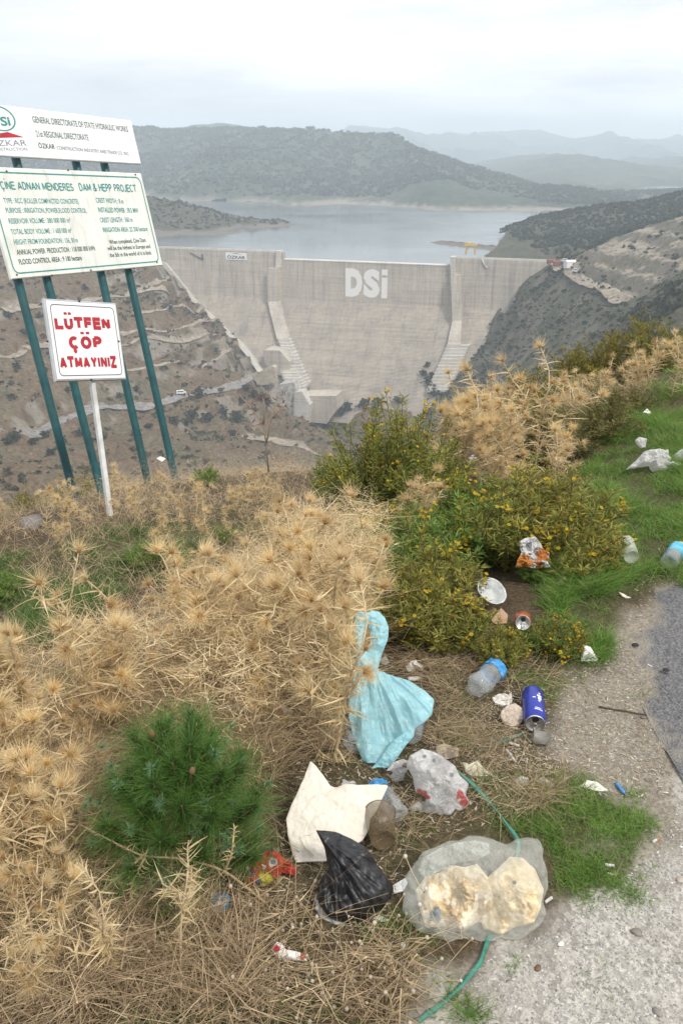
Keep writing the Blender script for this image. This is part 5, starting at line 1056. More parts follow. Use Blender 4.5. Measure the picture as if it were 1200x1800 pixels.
# ---- green grass
def grass(name, px_polys, ns, L0, L1, label, seed, cols, soft=.06, w=.0038):
    Vs, Fs, Cs, o = [], [], [], 0
    for k, (poly, n) in enumerate(zip(px_polys, ns)):
        poly = wpoly(poly); g = np.random.default_rng(seed + k); P = np.array(poly); lo, hi = P.min(0) - .1, P.max(0) + .1
        q = g.uniform(lo, hi, (n * 8, 2)); d = poly_dist(q[:, 0], q[:, 1], poly); s = np.where(in_poly(q[:, 0], q[:, 1], poly), d, -d)
        dens = smooth(-soft, soft, s + .10 * fbm(q[:, 0] * 7, q[:, 1] * 7, 0, 3, seed)) * np.clip(.5 + 1.1 * fbm(q[:, 0] * 6.5, q[:, 1] * 6.5, 0, 3, seed + 3), .03, 1)
        q = q[g.uniform(size=len(q)) < dens][:n]; q = clear_of_litter(q, .1, k); m_ = len(q); z = gz(q[:, 0], q[:, 1]); a = g.uniform(0, 6.283, m_)
        tl_ = np.clip(.75 + .6 * fbm(q[:, 0] * 3, q[:, 1] * 3, 0, 2, seed + 6), .35, 1.4)
        D = np.stack([np.cos(a) * .55, np.sin(a) * .55, g.uniform(.5, 1.3, m_)], 1); L = (L0 + (L1 - L0) * g.uniform(0, 1, m_)) * tl_
        b = np.stack([np.cos(a) * g.uniform(0, .6, m_), np.sin(a) * g.uniform(0, .6, m_), -g.uniform(0, .5, m_)], 1)
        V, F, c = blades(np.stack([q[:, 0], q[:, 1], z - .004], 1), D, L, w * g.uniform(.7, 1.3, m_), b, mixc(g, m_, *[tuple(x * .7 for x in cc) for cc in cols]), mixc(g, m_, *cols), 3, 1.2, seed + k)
        Vs.append(V); Fs.append(F + o); Cs.append(c); o += len(V)
    tag(link(name, mesh(name, np.concatenate(Vs), Fs, M_GRASS, np.concatenate(Cs))), label, 'grass', kind='stuff')
GCOL = [(.14, .34, .04), (.20, .42, .06), (.10, .26, .035), (.28, .40, .11), (.36, .32, .15)]
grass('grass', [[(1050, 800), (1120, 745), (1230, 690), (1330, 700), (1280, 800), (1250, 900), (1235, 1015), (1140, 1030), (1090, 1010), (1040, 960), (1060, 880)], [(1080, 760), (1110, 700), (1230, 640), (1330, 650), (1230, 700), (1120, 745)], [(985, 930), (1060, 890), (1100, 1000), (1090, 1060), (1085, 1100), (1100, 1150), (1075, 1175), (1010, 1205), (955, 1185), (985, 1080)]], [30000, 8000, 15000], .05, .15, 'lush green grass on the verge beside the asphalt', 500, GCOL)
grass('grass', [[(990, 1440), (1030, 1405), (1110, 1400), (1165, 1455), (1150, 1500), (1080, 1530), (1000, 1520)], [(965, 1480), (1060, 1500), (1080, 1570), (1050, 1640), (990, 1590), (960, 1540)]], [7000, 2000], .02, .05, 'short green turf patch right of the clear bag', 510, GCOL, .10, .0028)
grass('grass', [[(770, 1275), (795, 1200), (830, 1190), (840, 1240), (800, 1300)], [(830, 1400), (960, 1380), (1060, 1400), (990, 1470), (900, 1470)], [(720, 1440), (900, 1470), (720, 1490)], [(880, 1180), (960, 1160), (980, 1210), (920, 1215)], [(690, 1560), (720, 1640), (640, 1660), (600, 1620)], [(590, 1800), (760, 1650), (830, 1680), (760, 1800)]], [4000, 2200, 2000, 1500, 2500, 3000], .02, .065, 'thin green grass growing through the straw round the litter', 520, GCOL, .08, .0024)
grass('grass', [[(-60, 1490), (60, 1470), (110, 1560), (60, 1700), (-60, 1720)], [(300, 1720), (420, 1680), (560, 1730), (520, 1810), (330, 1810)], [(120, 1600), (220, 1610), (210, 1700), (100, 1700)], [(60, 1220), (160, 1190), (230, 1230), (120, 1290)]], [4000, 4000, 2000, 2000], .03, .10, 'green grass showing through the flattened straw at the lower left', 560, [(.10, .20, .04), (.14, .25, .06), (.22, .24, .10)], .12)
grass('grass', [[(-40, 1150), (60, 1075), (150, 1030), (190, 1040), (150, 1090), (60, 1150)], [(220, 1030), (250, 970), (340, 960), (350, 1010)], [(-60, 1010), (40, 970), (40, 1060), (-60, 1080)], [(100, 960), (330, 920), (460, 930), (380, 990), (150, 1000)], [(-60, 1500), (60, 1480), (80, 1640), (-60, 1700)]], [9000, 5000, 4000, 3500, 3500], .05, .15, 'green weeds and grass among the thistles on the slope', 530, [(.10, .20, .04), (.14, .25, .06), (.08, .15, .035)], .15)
g = np.random.default_rng(77); sp = []
for k in range(46):
    px, py = g.uniform(900, 1200), g.uniform(1240, 1800); q = hit(px, py)
    if in_poly(q[0], q[1], GRAVEL): sp.append((px, py))
grass('grass', [[(px - 14, py - 8), (px + 14, py - 8), (px + 12, py + 9), (px - 12, py + 8)] for px, py in sp if not (1000 < px < 1160 and 1380 < py < 1540)], [40] * len(sp), .012, .035, 'stray tufts of grass in the gravel', 545, GCOL, .03, .002)

# ---- yellow flowered shrubs
def flower_cluster(seed, spent):
    g = np.random.default_rng(seed); mb = MB(); n = int(g.integers(6, 10))
    for k in range(n):
        c = g.normal(size=3) * np.array([.016, .016, .012]); a = unit(np.array([g.normal() * .5, g.normal() * .5 - .35, 1.0])); x = unit(np.cross(a, [1, .2, 0])); y = np.cross(a, x)
        pn = 9; ph = np.arange(pn) * 2 * math.pi / pn; D = np.cos(ph)[:, None] * x + np.sin(ph)[:, None] * y + a * (.15 if not spent else .9)
        r = g.uniform(.0075, .0105); yc = (.62, .43, .025) if not spent else (.30, .22, .06)
        V, F, cc = blades(np.tile(c, (pn, 1)), D, r, r * .55, np.zeros((pn, 3)), tuple(v * .85 for v in yc), yc, 2, 1.0, seed + k, side=unit(np.cross(D, a)), belly=.6); mb.add(V, [F], cc)
        V, F = lathe([(.0001, .0022), (r * .3, .0014), (r * .36, 0)], 6); mb.add(V @ np.array([x, y, a]) + c, F, tuple(v * .8 for v in yc)); mb.tube([c - a * .004, c - a * .02 - np.array([c[0], c[1], 0]) * .5], .0008, 3, (.08, .09, .03), False)
    return mb.mesh('flower_cluster', M_FLOW)
FCL = [flower_cluster(600 + k, k >= 4) for k in range(7)]
def shrub_proto(seed, h, r, ns, nl, flo, cA, cB, spent=.3, leaf=(.024, .040)):
    g = np.random.default_rng(seed); st, fo, fl = MB(), MB(), []
    for k in range(ns):
        a = g.uniform(0, 6.283); rr = r * math.sqrt(g.uniform(0, 1)); L = h * g.uniform(.55, 1.0) * (1 - .35 * (rr / r) ** 2); P = [np.array([math.cos(a) * rr * .25, math.sin(a) * rr * .25, -.02])]; d = unit(np.array([math.cos(a) * rr * .95 / h, math.sin(a) * rr * .95 / h, 1.0]))
        for i in range(7): d = unit(d + g.normal(size=3) * .10); P.append(P[-1] + d * L / 7)
        P = np.array(P); st.tube(P, np.linspace(.0034, .0012, 8), 4, (.11, .085, .045), False)
        m_ = nl; s = (1 - g.uniform(0, 1, m_) ** 1.3 * .82) * 6.999; i = s.astype(int); f = (s - i)[:, None]; Q = P[i] * (1 - f) + P[i + 1] * f; T = unit(P[i + 1] - P[i]); ph = g.uniform(0, 6.283, m_)
        D = unit(np.stack([np.cos(ph), np.sin(ph), g.normal(size=m_) * .3], 1) + T * g.uniform(.4, 1.3, (m_, 1))); tone = g.uniform(0, 1) * .6
        Q = Q + D * g.uniform(0, .02, (m_, 1)); aa = np.clip(tone + g.uniform(0, .5, (m_, 1)), 0, 1); c = np.asarray(cA) * (1 - aa) + np.asarray(cB) * aa
        V, F, cc = blades(Q, D, g.uniform(leaf[0], leaf[1], m_), g.uniform(.0045, .0075, m_), g.normal(size=(m_, 3)) * .2 + np.array([0, 0, -.1]), c, c * 1.15, 2, 1.0, seed * 100 + k, belly=.65); fo.add(V, [F], cc)
        if g.uniform() < flo:
            for i in range(int(g.integers(1, 3))): fl.append((P[-1] - np.array([0, 0, .05 * i]) + g.normal(size=3) * .012, g.uniform(.8, 1.35), FCL[int(g.integers(4, 7)) if g.uniform() < spent else int(g.integers(0, 4))]))
    ps = [('stem', st.mesh('stem', M_TWIG), Matrix()), ('foliage', fo.mesh('foliage', M_LEAF, False), Matrix())]
    return ps + [('flower_cluster', me, Matrix.Translation(p) @ Matrix.Scale(s, 4)) for p, s, me in fl]
OL_A, OL_B = (.09, .13, .03), (.34, .34, .075)
SH = [shrub_proto(700, .62, .32, 74, 86, .40, OL_A, OL_B), shrub_proto(701, .55, .32, 70, 84, .25, (.085, .145, .03), (.27, .32, .075)), shrub_proto(702, .40, .28, 70, 74, .36, OL_A, (.37, .33, .075), .5),
      shrub_proto(703, .38, .28, 66, 74, .22, (.08, .15, .03), (.24, .34, .075), .3), shrub_proto(704, .48, .34, 70, 76, .06, (.075, .09, .03), (.24, .21, .07), 1.0), shrub_proto(705, .55, .36, 60, 70, .2, (.11, .12, .025), (.34, .29, .06), .8, (.03, .05))]
def shrub(k, px, py, s, label, group=None, rz=0.0, hs=1.0):
    p = hit(px, py); e = put_plant('yellow_shrub', SH[k], (p[0], p[1], p[2] - .01), rz, s, label, 'shrub', group); e.scale = (s, s, s * hs); return e
BIG = 'one of the bushy stems of the tall yellow flowered shrub below the dam spillway'
shrub(0, 700, 905, 1.05, 'tallest yellow flowered shrub, its top against the foot of the dam', None, .3, 1.2)
shrub(1, 630, 905, .95, 'dark green half of the yellow flowered shrubs, right below the stilling basin', None, 1.2)
shrub(0, 655, 915, 1.1, 'yellow flowered shrub in front of the tallest one, below the stilling basin', None, 5, 1.1); shrub(1, 735, 915, 1.0, 'leafy green shrub between the tallest yellow flowered shrub and the skyline thistles', None, 2.9, 1.1)
shrub(1, 580, 885, .72, 'low yellow flowered shrub at the left end of the big shrub clump', None, 2.2)
shrub(0, 760, 925, .85, 'yellow flowered shrub at the foot of the tall skyline thistles', None, 4)
for k, (i, px, py, s, rz, lb) in enumerate([(3, 740, 1020, .9, .5, 'green shrub with few flowers left of the white bowl, upper one'), (2, 735, 1120, .8, 2, 'olive shrub above the white crushed foam by the blue bag'), (3, 830, 985, .95, 3, 'yellow flowered shrub above the white bowl'),
        (2, 900, 990, 1.0, 1, 'yellow flowered shrub behind the silver and orange wrapper'), (2, 985, 960, 1.05, 4, 'bright yellow flowered shrub beside the grass, above the plastic cup'), (2, 1010, 1010, .8, 5, 'olive yellow shrub left of the crumpled plastic scrap'),
        (2, 785, 1140, .72, 2.7, 'olive shrub below the white bowl'), (3, 965, 1150, .42, .2, 'dark green shrub right of the orange can'), (2, 880, 1165, .42, 3.3, 'low olive shrub below the orange can'), (3, 690, 1050, .75, 1.4, 'green shrub behind the top of the light blue bag'), (2, 985, 1150, .42, 2.9, 'little yellow flowered shrub above the white paper scrap in the grass'), (2, 700, 980, .8, 5.2, 'olive shrub just below the tallest yellow flowered shrub')]):
    shrub(i, px, py, s * 1.12, lb, None, rz)
for i, px, py, s, rz, lb in [(2, 765, 1065, .9, 3.6, 'olive yellow shrub left of the white bowl, lower one'), (3, 850, 930, .95, 2.4, 'green shrub below the tall skyline thistles'), (2, 930, 925, 1.0, .7, 'olive yellow shrub between the skyline thistles and the silver wrapper'), (3, 790, 960, .95, 5.5, 'green leafy shrub at the right foot of the tallest yellow flowered shrub'), (3, 650, 960, .6, .9, 'low green shrub between the thistle patch and the tallest yellow flowered shrub')]: shrub(i, px, py, s, lb, None, rz)
for i, px, py, s, rz, lb in [(2, 895, 1132, .26, .5, 'tiny olive sprig hanging over the orange can'), (3, 935, 1020, .36, 2.5, 'small green sprig in front of the silver and orange wrapper')]: shrub(i, px, py, s, lb, None, rz)
for k, (px, py, s, rz, lb) in enumerate([(930, 812, .95, 0, 'dark brown green shrub right of the tall skyline thistles, lowest one'), (990, 800, 1.0, 2, 'dark brown green shrub above the green grass strip, widest one'), (1050, 775, .95, 1, 'dark brown green shrub left of the white plastic bag on the grass'), (960, 770, 1.0, 4, 'dark brown green shrub behind the skyline thistles row'), (1090, 735, .85, 3, 'dark brown green shrub at the far end of the grass strip'), (890, 800, .8, 5, 'dark brown green shrub half hidden by tall thistle heads')]):
    shrub(4, px, py, s, lb, None, rz, .8)
for px, Y, s, rz, lb in [(1010, 7.6, .95, 0, 'yellow green skyline bush, left one below the dirt road'), (1065, 7.8, 1.1, 2, 'yellow green skyline bush, middle one below the dirt road'), (1115, 7.8, 1.3, 3, 'yellow green skyline bush, tallest one below the dirt road'), (1165, 7.6, .95, 5, 'yellow green skyline bush, right one below the dark slope'), (940, 6.8, .9, 1, 'small yellow green bush among the skyline thistle heads')]:
    q = at_y(px, 660, Y); e = put_plant('yellow_shrub', SH[5], (q[0], q[1], float(gz(q[0], q[1])) - .01), rz, s, lb, 'shrub')
for px, Y, s, rz, lb in [(90, 9.4, 1.2, 0, 'olive green bush behind the left sign pipe'), (150, 9.0, 1.25, 2, 'olive green bush between the two left sign pipes'), (215, 9.6, 1.1, 4, 'olive green bush behind the litter sign post'), (50, 8.6, .9, 1, 'olive green bush at the left edge behind the sign')]:
    q = at_y(px, 860, Y); put_plant('olive_bush', [x for x in SH[5] if x[0] != 'flower_cluster'], (q[0], q[1], float(gz(q[0], q[1])) - .01), rz, s, lb, 'bush')
for px, py, s, rz, lb in [(365, 855, .55, 0, 'small green bush on the lip of the slope right of the sign'), (262, 1000, .5, 1, 'leafy green weed in the middle of the slope, left one'), (300, 995, .5, 3, 'leafy green weed in the middle of the slope, right one'), (10, 1060, .6, 2, 'green weed at the left edge of the slope'), (395, 960, .4, 4, 'small green weed below the lip of the slope')]:
    p = hit(px, py); put_plant('green_weed', [x for x in SH[3] if x[0] != 'flower_cluster'], tuple(p), rz, s, lb, 'weed')

# ---- pine seedling
def pine():
    p = hit(332, 1535); e = empty('pine_seedling', tuple(p), 'round dark green pine seedling with long needles in the dry thistles', 'pine tree'); e.scale = (1.07, 1.07, 1.08); g = np.random.default_rng(801)
    MB().tube([(0, 0, -.03), (.004, 0, .1), (0, .01, .24)], [.009, .007, .004], 7, (.16, .10, .06)).build('trunk', M_TWIG, e)
    for k in range(40):
        a = k * 2.4; el = .05 + 1.25 * (k / 40) ** 1.0; z0 = .04 + .16 * k / 40; L = g.uniform(.15, .205) * (1 - .12 * k / 40)
        d = np.array([math.cos(a) * math.cos(el), math.sin(a) * math.cos(el), math.sin(el)]); P = np.array([np.array([0, 0, z0]) + d * L * t + np.array([0, 0, .05 * t * t]) for t in np.linspace(0, 1, 6)])
        b = MB().tube(P, np.linspace(.0045, .0025, 6), 5, (.20, .14, .08)).build('branch', M_TWIG, e)
        n = 420; s = g.uniform(.3, 1, n) ** .7 * 4.999; i = s.astype(int); f = (s - i)[:, None]; Q = P[i] * (1 - f) + P[i + 1] * f; T = unit(P[i + 1] - P[i])
        D = unit(unit(g.normal(size=(n, 3))) * .8 + T * .75 + np.array([0, 0, .22])); L2 = g.uniform(.05, .095, n)
        V, F, c = blades(Q, D, L2, .0019, g.normal(size=(n, 3)) * .10 + np.array([0, 0, -.22]), mixc(g, n, (.045, .10, .022)), mixc(g, n, (.10, .24, .04), (.17, .30, .06)), 3, 2.2, 810 + k)
        mb = MB().add(V, [F], c)
        if k < 30:                                     # blue green juvenile rosettes low on the branches
            for q in range(3):
                n = 46; C = P[int(g.integers(2, 6))] + g.normal(size=3) * .03 + np.array([0, 0, .02]); D = unit(g.normal(size=(n, 3)) + d * .5 + np.array([0, -.35, .35]))
                V, F, c = blades(np.tile(C, (n, 1)), D, g.uniform(.012, .022, n), .0014, np.zeros((n, 3)), (.10, .18, .10), mixc(g, n, (.20, .34, .17)), 1, 1.3, 850 + k); mb.add(V, [F], c)
        mb.build('needles', M_NEED, b)
        if k in (31, 38):
            x = unit(np.cross(d, [0, 0, 1])); y = np.cross(x, d) * -1; dd = unit(d + np.array([0, 0, .6])); x = unit(np.cross(dd, [1, 0, .1])); y = np.cross(dd, x)
            V, F = lathe([(.0001, -.006), (.006, 0), (.0075, .008), (.005, .017), (.0001, .022)], 8); MB().add(V @ np.array([x, y, dd]) + P[-1], F, (.20, .12, .07)).build('bud', M_TWIG, e)
pine()

# ---- the bare spiny branches in front of the pine
def spiny(name, runs, label, z0):
    A = hit(*runs[0][0]); e = empty(name, (A[0], A[1], float(gz(A[0], A[1]))), label, 'thistle branch'); o = np.array(e.location); g = np.random.default_rng(len(label))
    for run, hs in zip(runs, z0):
        P = []
        for (px, py), h in zip(run, hs):
            d = ray(px, py); q = hit(px, py)
            for _ in range(5):                                            # the point on the ray that is h above the ground
                t = (float(gz(q[0], q[1])) + h - CAM[2]) / d[2]; q = CAM + d * t
            P.append(q)
        P = np.array(P); t = np.linspace(0, len(P) - 1, 5 * len(P)); Q = np.stack([np.interp(t, np.arange(len(P)), P[:, k]) for k in range(3)], 1)
        for _ in range(3): Q[1:-1] = (Q[:-2] + 2 * Q[1:-1] + Q[2:]) / 4
        mb = MB().tube(Q - o, np.linspace(.0031, .0016, len(Q)), 6, (.62, .48, .30))
        n = len(Q) * 3; i = g.integers(0, len(Q) - 1, n); T = unit(Q[np.minimum(i + 1, len(Q) - 1)] - Q[i]); ph = g.uniform(0, 6.283, n); D = unit(np.stack([np.cos(ph), np.sin(ph) * .6, np.sin(ph * 1.7)], 1) + T * .9)
        V, F, c = blades(Q[i] - o, D, g.uniform(.018, .034, n), .0032, -T * .5, (.58, .43, .25), (.74, .60, .38), 3, .8, 3); mb.add(V, [F], c)
        mb.build('branch', M_THIS, e)
spiny('spiny_branch', [[(470, 1590), (396, 1529), (320, 1508), (250, 1506), (190, 1475), (142, 1450)], [(250, 1506), (218, 1535), (188, 1558), (162, 1590)], [(255, 1508), (235, 1545), (228, 1580), (250, 1602)], [(396, 1529), (408, 1500), (412, 1452)]], 'bare curved thorny stem arching in front of the pine seedling', [[.04, .13, .19, .21, .23, .24], [.21, .18, .14, .10], [.21, .17, .12, .07], [.13, .19, .24]])
spiny('spiny_branch', [[(400, 1640), (330, 1590), (330, 1560), (400, 1530)], [(330, 1590), (260, 1590), (200, 1620)], [(420, 1600), (480, 1560), (500, 1540)]], 'bare thorny stem lying beside the blue printed wrapper', [[.03, .06, .07, .08], [.06, .05, .04], [.04, .05, .06]])
spiny('spiny_branch', [[(70, 1760), (60, 1650), (40, 1560), (20, 1460)], [(50, 1600), (90, 1560), (130, 1520)], [(60, 1660), (20, 1640), (-20, 1600)]], 'upright bare thorny stem at the lower left edge', [[.0, .10, .17, .22], [.14, .16, .17], [.09, .1, .12]])

# ---- small everlasting stems with white ball heads
g = np.random.default_rng(901); mb = MB(); poly = wpoly([(200, 1800), (240, 1640), (420, 1590), (560, 1640), (700, 1650), (790, 1680), (720, 1820)]); Q = sample(poly, 190, 9)
sv, sf = lathe([(.0001, -1), (.6, -.75), (.95, -.1), (.7, .65), (.0001, 1)], 7)
for x, y in Q:
    z = float(gz(x, y)); a = g.uniform(0, 6.283); L = g.uniform(.09, .20); up = g.uniform(.4, 1.3)
    d = np.array([math.cos(a), math.sin(a), up]); d /= np.linalg.norm(d); P = np.array([np.array([x, y, z]) + d * L * t + np.array([0, 0, -.3 * L * t * t]) for t in np.linspace(0, 1, 5)]); P[:, 2] = np.maximum(P[:, 2], z + .006)
    mb.tube(P, .0009, 3, (.50, .38, .22), False); s = g.uniform(.0028, .0055); mb.add(sv * s + P[-1], sf, np.clip(np.array((.60, .52, .42)) * g.uniform(.7, 1.15), 0, 1))
tag(mb.build('dry_weeds', M_STRAW), 'thin dry weeds with tiny pale ball heads along the bottom', 'weeds', kind='stuff')
def ball_stem(runs, hs, label):
    A = hit(*runs[0][0]); e = empty('ball_weed', tuple(A), label, 'dry weed'); o = np.array(A)
    for run, hh in zip(runs, hs):
        P = []
        for (px, py), h in zip(run, hh):
            d = ray(px, py); q = hit(px, py)
            for _ in range(5): q = CAM + d * ((float(gz(q[0], q[1])) + h - CAM[2]) / d[2])
            P.append(q)
        P = np.array(P) - o; MB().tube(P, .0011, 4, (.60, .49, .30)).build('stem', M_STRAW, e); MB().add(sv * .0052 + P[-1], sf, (.66, .60, .52)).build('ball_head', M_STRAW, e)
ball_stem([[(800, 1680), (765, 1620), (745, 1570), (725, 1535), (712, 1505)], [(765, 1620), (742, 1612), (737, 1590)], [(780, 1645), (812, 1650), (808, 1630)], [(745, 1570), (748, 1562)]], [[0, .06, .11, .15, .17], [.06, .08, .10], [.03, .05, .07], [.11, .13]], 'thin branching dry weed with pale balls in front of the clear bag')
ball_stem([[(690, 1690), (665, 1660), (656, 1638), (658, 1622)], [(690, 1690), (715, 1650), (750, 1648)]], [[0, .03, .06, .09], [0, .05, .06]], 'short dry weed with one pale ball below the black bag')
# ---- bare twiggy weed on the lip of the slope
q = at_y(470, 795, 5.6); e = empty('bare_weed', (q[0], q[1], float(gz(q[0], q[1]))), 'bare reddish twiggy weed against the valley left of the dam foot', 'dry weed'); o = np.array(e.location); g = np.random.default_rng(911)
for run in [[(472, 830), (468, 780), (462, 745), (440, 715), (418, 692)], [(468, 780), (476, 740), (484, 710), (495, 700)], [(466, 765), (455, 750), (444, 748)], [(462, 745), (466, 715), (462, 700)], [(478, 735), (490, 722), (500, 715)]]:
    P = np.array([at_y(px, py, 5.6 + .03 * k) for k, (px, py) in enumerate(run)]) - o; mb = MB().tube(P, np.linspace(.006, .003, len(P)), 5, (.42, .33, .25)); n = 14; i = g.integers(2, len(P), n)
    V, F, c = blades(P[np.minimum(i, len(P) - 1)] + g.normal(size=(n, 3)) * .02, g.normal(size=(n, 3)) + np.array([0, 0, .4]), g.uniform(.02, .05, n), .008, g.normal(size=(n, 3)) * .4, (.20, .09, .06), (.28, .14, .09), 3, 1, 4, belly=.5); mb.add(V, [F], c); mb.build('twig', M_THIS, e)

# ---- chaff, pebbles on the bare ground
def chips(name, px_polys, ns, l0, l1, asp, cols, label, seed, pebble=False, mat=None):
    Vs, Fs, Cs, o = [], [], [], 0; base = np.array([[-1, -.5, 0], [-.3, -.9, .35], [.6, -.8, .25], [1, .1, .1], [.5, .8, .3], [-.5, .9, .2], [0, 0, .95]]); tri = np.array([[0, 1, 6], [1, 2, 6], [2, 3, 6], [3, 4, 6], [4, 5, 6], [5, 0, 6]])
    for k, (pp, n) in enumerate(zip(px_polys, ns)):
        g = np.random.default_rng(seed + k); poly = wpoly(pp) if isinstance(pp[0][0], int) else pp; P = np.array(poly); lo, hi = P.min(0), P.max(0); q = g.uniform(lo, hi, (n * 8, 2)); q = q[in_poly(q[:, 0], q[:, 1], poly)][:n]; m_ = len(q)
        a = g.uniform(0, 6.283, m_); L = (l0 + (l1 - l0) * g.uniform(0, 1, m_) ** 3) / 2; ca, sa_ = np.cos(a), np.sin(a); B = base[None] * (1 + .25 * g.normal(size=(m_, 7, 3))); x = B[..., 0] * L[:, None]; y = B[..., 1] * (L * asp)[:, None]; z = B[..., 2] * (L * (asp * .9 if pebble else .16))[:, None]
        X = q[:, :1] + x * ca[:, None] - y * sa_[:, None]; Y = q[:, 1:] + x * sa_[:, None] + y * ca[:, None]; Z = gz(q[:, 0], q[:, 1])[:, None] + z + (0 if pebble else .002)
        Vs.append(np.stack([X, Y, Z], -1).reshape(-1, 3)); Fs.append((np.arange(m_)[:, None, None] * 7 + tri[None]).reshape(-1, 3) + o); Cs.append(np.repeat(mixc(g, m_, *cols), 7, 0)); o += m_ * 7
    tag(link(name, mesh(name, np.concatenate(Vs), Fs, mat or M_STRAW, np.concatenate(Cs), False)), label, 'ground litter', kind='stuff')
SAND = [(800, 1300), (850, 1230), (950, 1190), (1040, 1170), (1090, 1120), (1120, 1150), (1160, 1300), (1190, 1400), (1100, 1400), (960, 1400), (860, 1420)]
chips('chaff', [SAND, LITTERBED, [(1080, 1080), (1110, 1040), (1200, 890), (1220, 1000), (1130, 1120)]], [3600, 2600, 600], .004, .019, .26, [(.50, .43, .33), (.40, .31, .21), (.64, .58, .48), (.25, .19, .13)], 'pale chaff and wood chips strewn over the sandy verge', 930)
chips('gravel', [[(760, 1830), (850, 1690), (960, 1640), (1040, 1580), (1165, 1490), (1200, 1380), (1300, 1380), (1300, 1830)], SAND], [12000, 2500], .0018, .009, .75, [(.42, .41, .39), (.36, .35, .33), (.56, .55, .53), (.28, .27, .26)], 'pale gravel stones in the lower right', 940, True, M_TWIG)
chips('gravel', [[(1130, 1130), (1150, 1000), (1210, 890), (1300, 900), (1300, 1480), (1200, 1380), (1150, 1250)]], [900], .003, .016, .7, [(.20, .19, .18), (.36, .33, .29), (.12, .12, .12)], 'loose stones on the crumbling asphalt', 950, True, M_TWIG)
# ================================================================ LITTER
def m_film(name, c, rough=0.35, trans=0.4, clear=0.0, var=0.12, scale=35, use_col=False, coat=0.0, spec=0.5):
    """thin plastic film: some light passes, some is scattered, wrinkles shine"""
    m, N, L = newmat(name); t = n_noise(N, L, scale, 5, 0.7); a = None
    base = n_ramp(N, L, t.outputs['Fac'], [(0.3, tuple(x * (1 - var) for x in c)), (0.7, tuple(min(1, x * (1 + var)) for x in c))]).outputs['Color']
    if use_col: base = n_mix(N, L, base, n_attr(N).outputs['Color'], 1.0, 'MULTIPLY')
    vo = N.new('ShaderNodeTexVoronoi'); vo.feature = 'DISTANCE_TO_EDGE'; vo.inputs['Scale'].default_value = 38; tcv = N.new('ShaderNodeTexCoord'); dv = N.new('ShaderNodeVectorMath'); dv.operation = 'ADD'; L.new(tcv.outputs['Object'], dv.inputs[0]); t9 = n_noise(N, L, 25, 3, 0.6); sc9 = N.new('ShaderNodeVectorMath'); sc9.operation = 'SCALE'; sc9.inputs['Scale'].default_value = 0.03; L.new(t9.outputs['Color'], sc9.inputs[0]); L.new(sc9.outputs['Vector'], dv.inputs[1]); L.new(dv.outputs['Vector'], vo.inputs['Vector'])
    nm = n_bump(N, L, vo.outputs['Distance'], 0.35, 0.010, n_bump(N, L, t.outputs['Fac'], 0.3, 0.004)); s = n_principled(N, L, base, rough, spec, nm)
    if trans:
        tr = N.new('ShaderNodeBsdfTranslucent'); L.new(base, tr.inputs['Color']); mx = N.new('ShaderNodeMixShader'); mx.inputs['Fac'].default_value = trans; L.new(s, mx.inputs[1]); L.new(tr.outputs['BSDF'], mx.inputs[2]); s = mx.outputs['Shader']
    if clear:
        tp_ = N.new('ShaderNodeBsdfTransparent'); tp_.inputs['Color'].default_value = (0.96, 0.97, 0.97, 1); lw = N.new('ShaderNodeLayerWeight'); lw.inputs['Blend'].default_value = 0.35; L.new(nm, lw.inputs['Normal'])
        mr = N.new('ShaderNodeMapRange'); mr.inputs['To Min'].default_value = clear; mr.inputs['To Max'].default_value = clear * 0.85; L.new(lw.outputs['Facing'], mr.inputs['Value'])
        mx = N.new('ShaderNodeMixShader'); L.new(mr.outputs['Result'], mx.inputs['Fac']); L.new(s, mx.inputs[1]); L.new(tp_.outputs['BSDF'], mx.inputs[2]); s = mx.outputs['Shader']
    finish(N, L, s); return m
M_BLUEBAG = m_film('blue_film', (0.50, 0.82, 0.89), 0.24, 0.36, 0.34, 0.12, 22); M_BLACKBAG = m_film('black_film', (0.016, 0.016, 0.018), 0.42, 0.0, 0.0, 0.4, 40)
M_PAPER = m_film('cream_paper', (0.74, 0.69, 0.60), 0.85, 0.15, 0.0, 0.05, 18, spec=0.1); M_WBAG = m_film('white_film', (0.74, 0.73, 0.72), 0.30, 0.40, 0.22, 0.1, 40, True)
M_HAZY = m_film('hazy_film', (0.62, 0.63, 0.60), 0.25, 0.2, 0.42, 0.1, 40, True); M_CLEARBAG = m_film('clear_film', (0.70, 0.71, 0.66), 0.10, 0.25, 0.74, 0.10, 30)
M_PET = m_film('clear_bottle', (0.62, 0.66, 0.68), 0.08, 0.1, 0.72, 0.05, 60); M_CUP = m_film('frosted_cup', (0.58, 0.62, 0.50), 0.3, 0.3, 0.25, 0.08, 60); M_BROWNCUP = m_film('brown_cup', (0.24, 0.18, 0.11), 0.3, 0.3, 0.45, 0.15, 40)
M_TISSUE = m_film('tissue', (0.78, 0.75, 0.71), 0.95, 0.25, 0.0, 0.12, 60, True, spec=0.1); M_FOAM = m_film('white_foam', (0.74, 0.72, 0.67), 0.8, 0.1, 0.0, 0.15, 60, True, spec=0.2); M_CARTON = m_film('carton', (0.80, 0.78, 0.75), 0.7, 0.0, 0.0, 0.12, 30, True, spec=0.2)
M_FOIL = m_plain('foil', (0.62, 0.62, 0.63), 0.25, 0.6, 0.2, 60, 0.3, 0.85); M_CAN = m_plain('can_aluminium', (0.62, 0.62, 0.62), 0.28, 0.5, 0.1, 30, 0, 0.9); M_CANBLUE = m_plain('can_blue', (0.030, 0.045, 0.33), 0.28, 0.5, 0.12, 30, 0, 0.35); M_CANOR = m_plain('can_orange', (0.42, 0.11, 0.035), 0.3, 0.5, 0.15, 30, 0, 0.3)
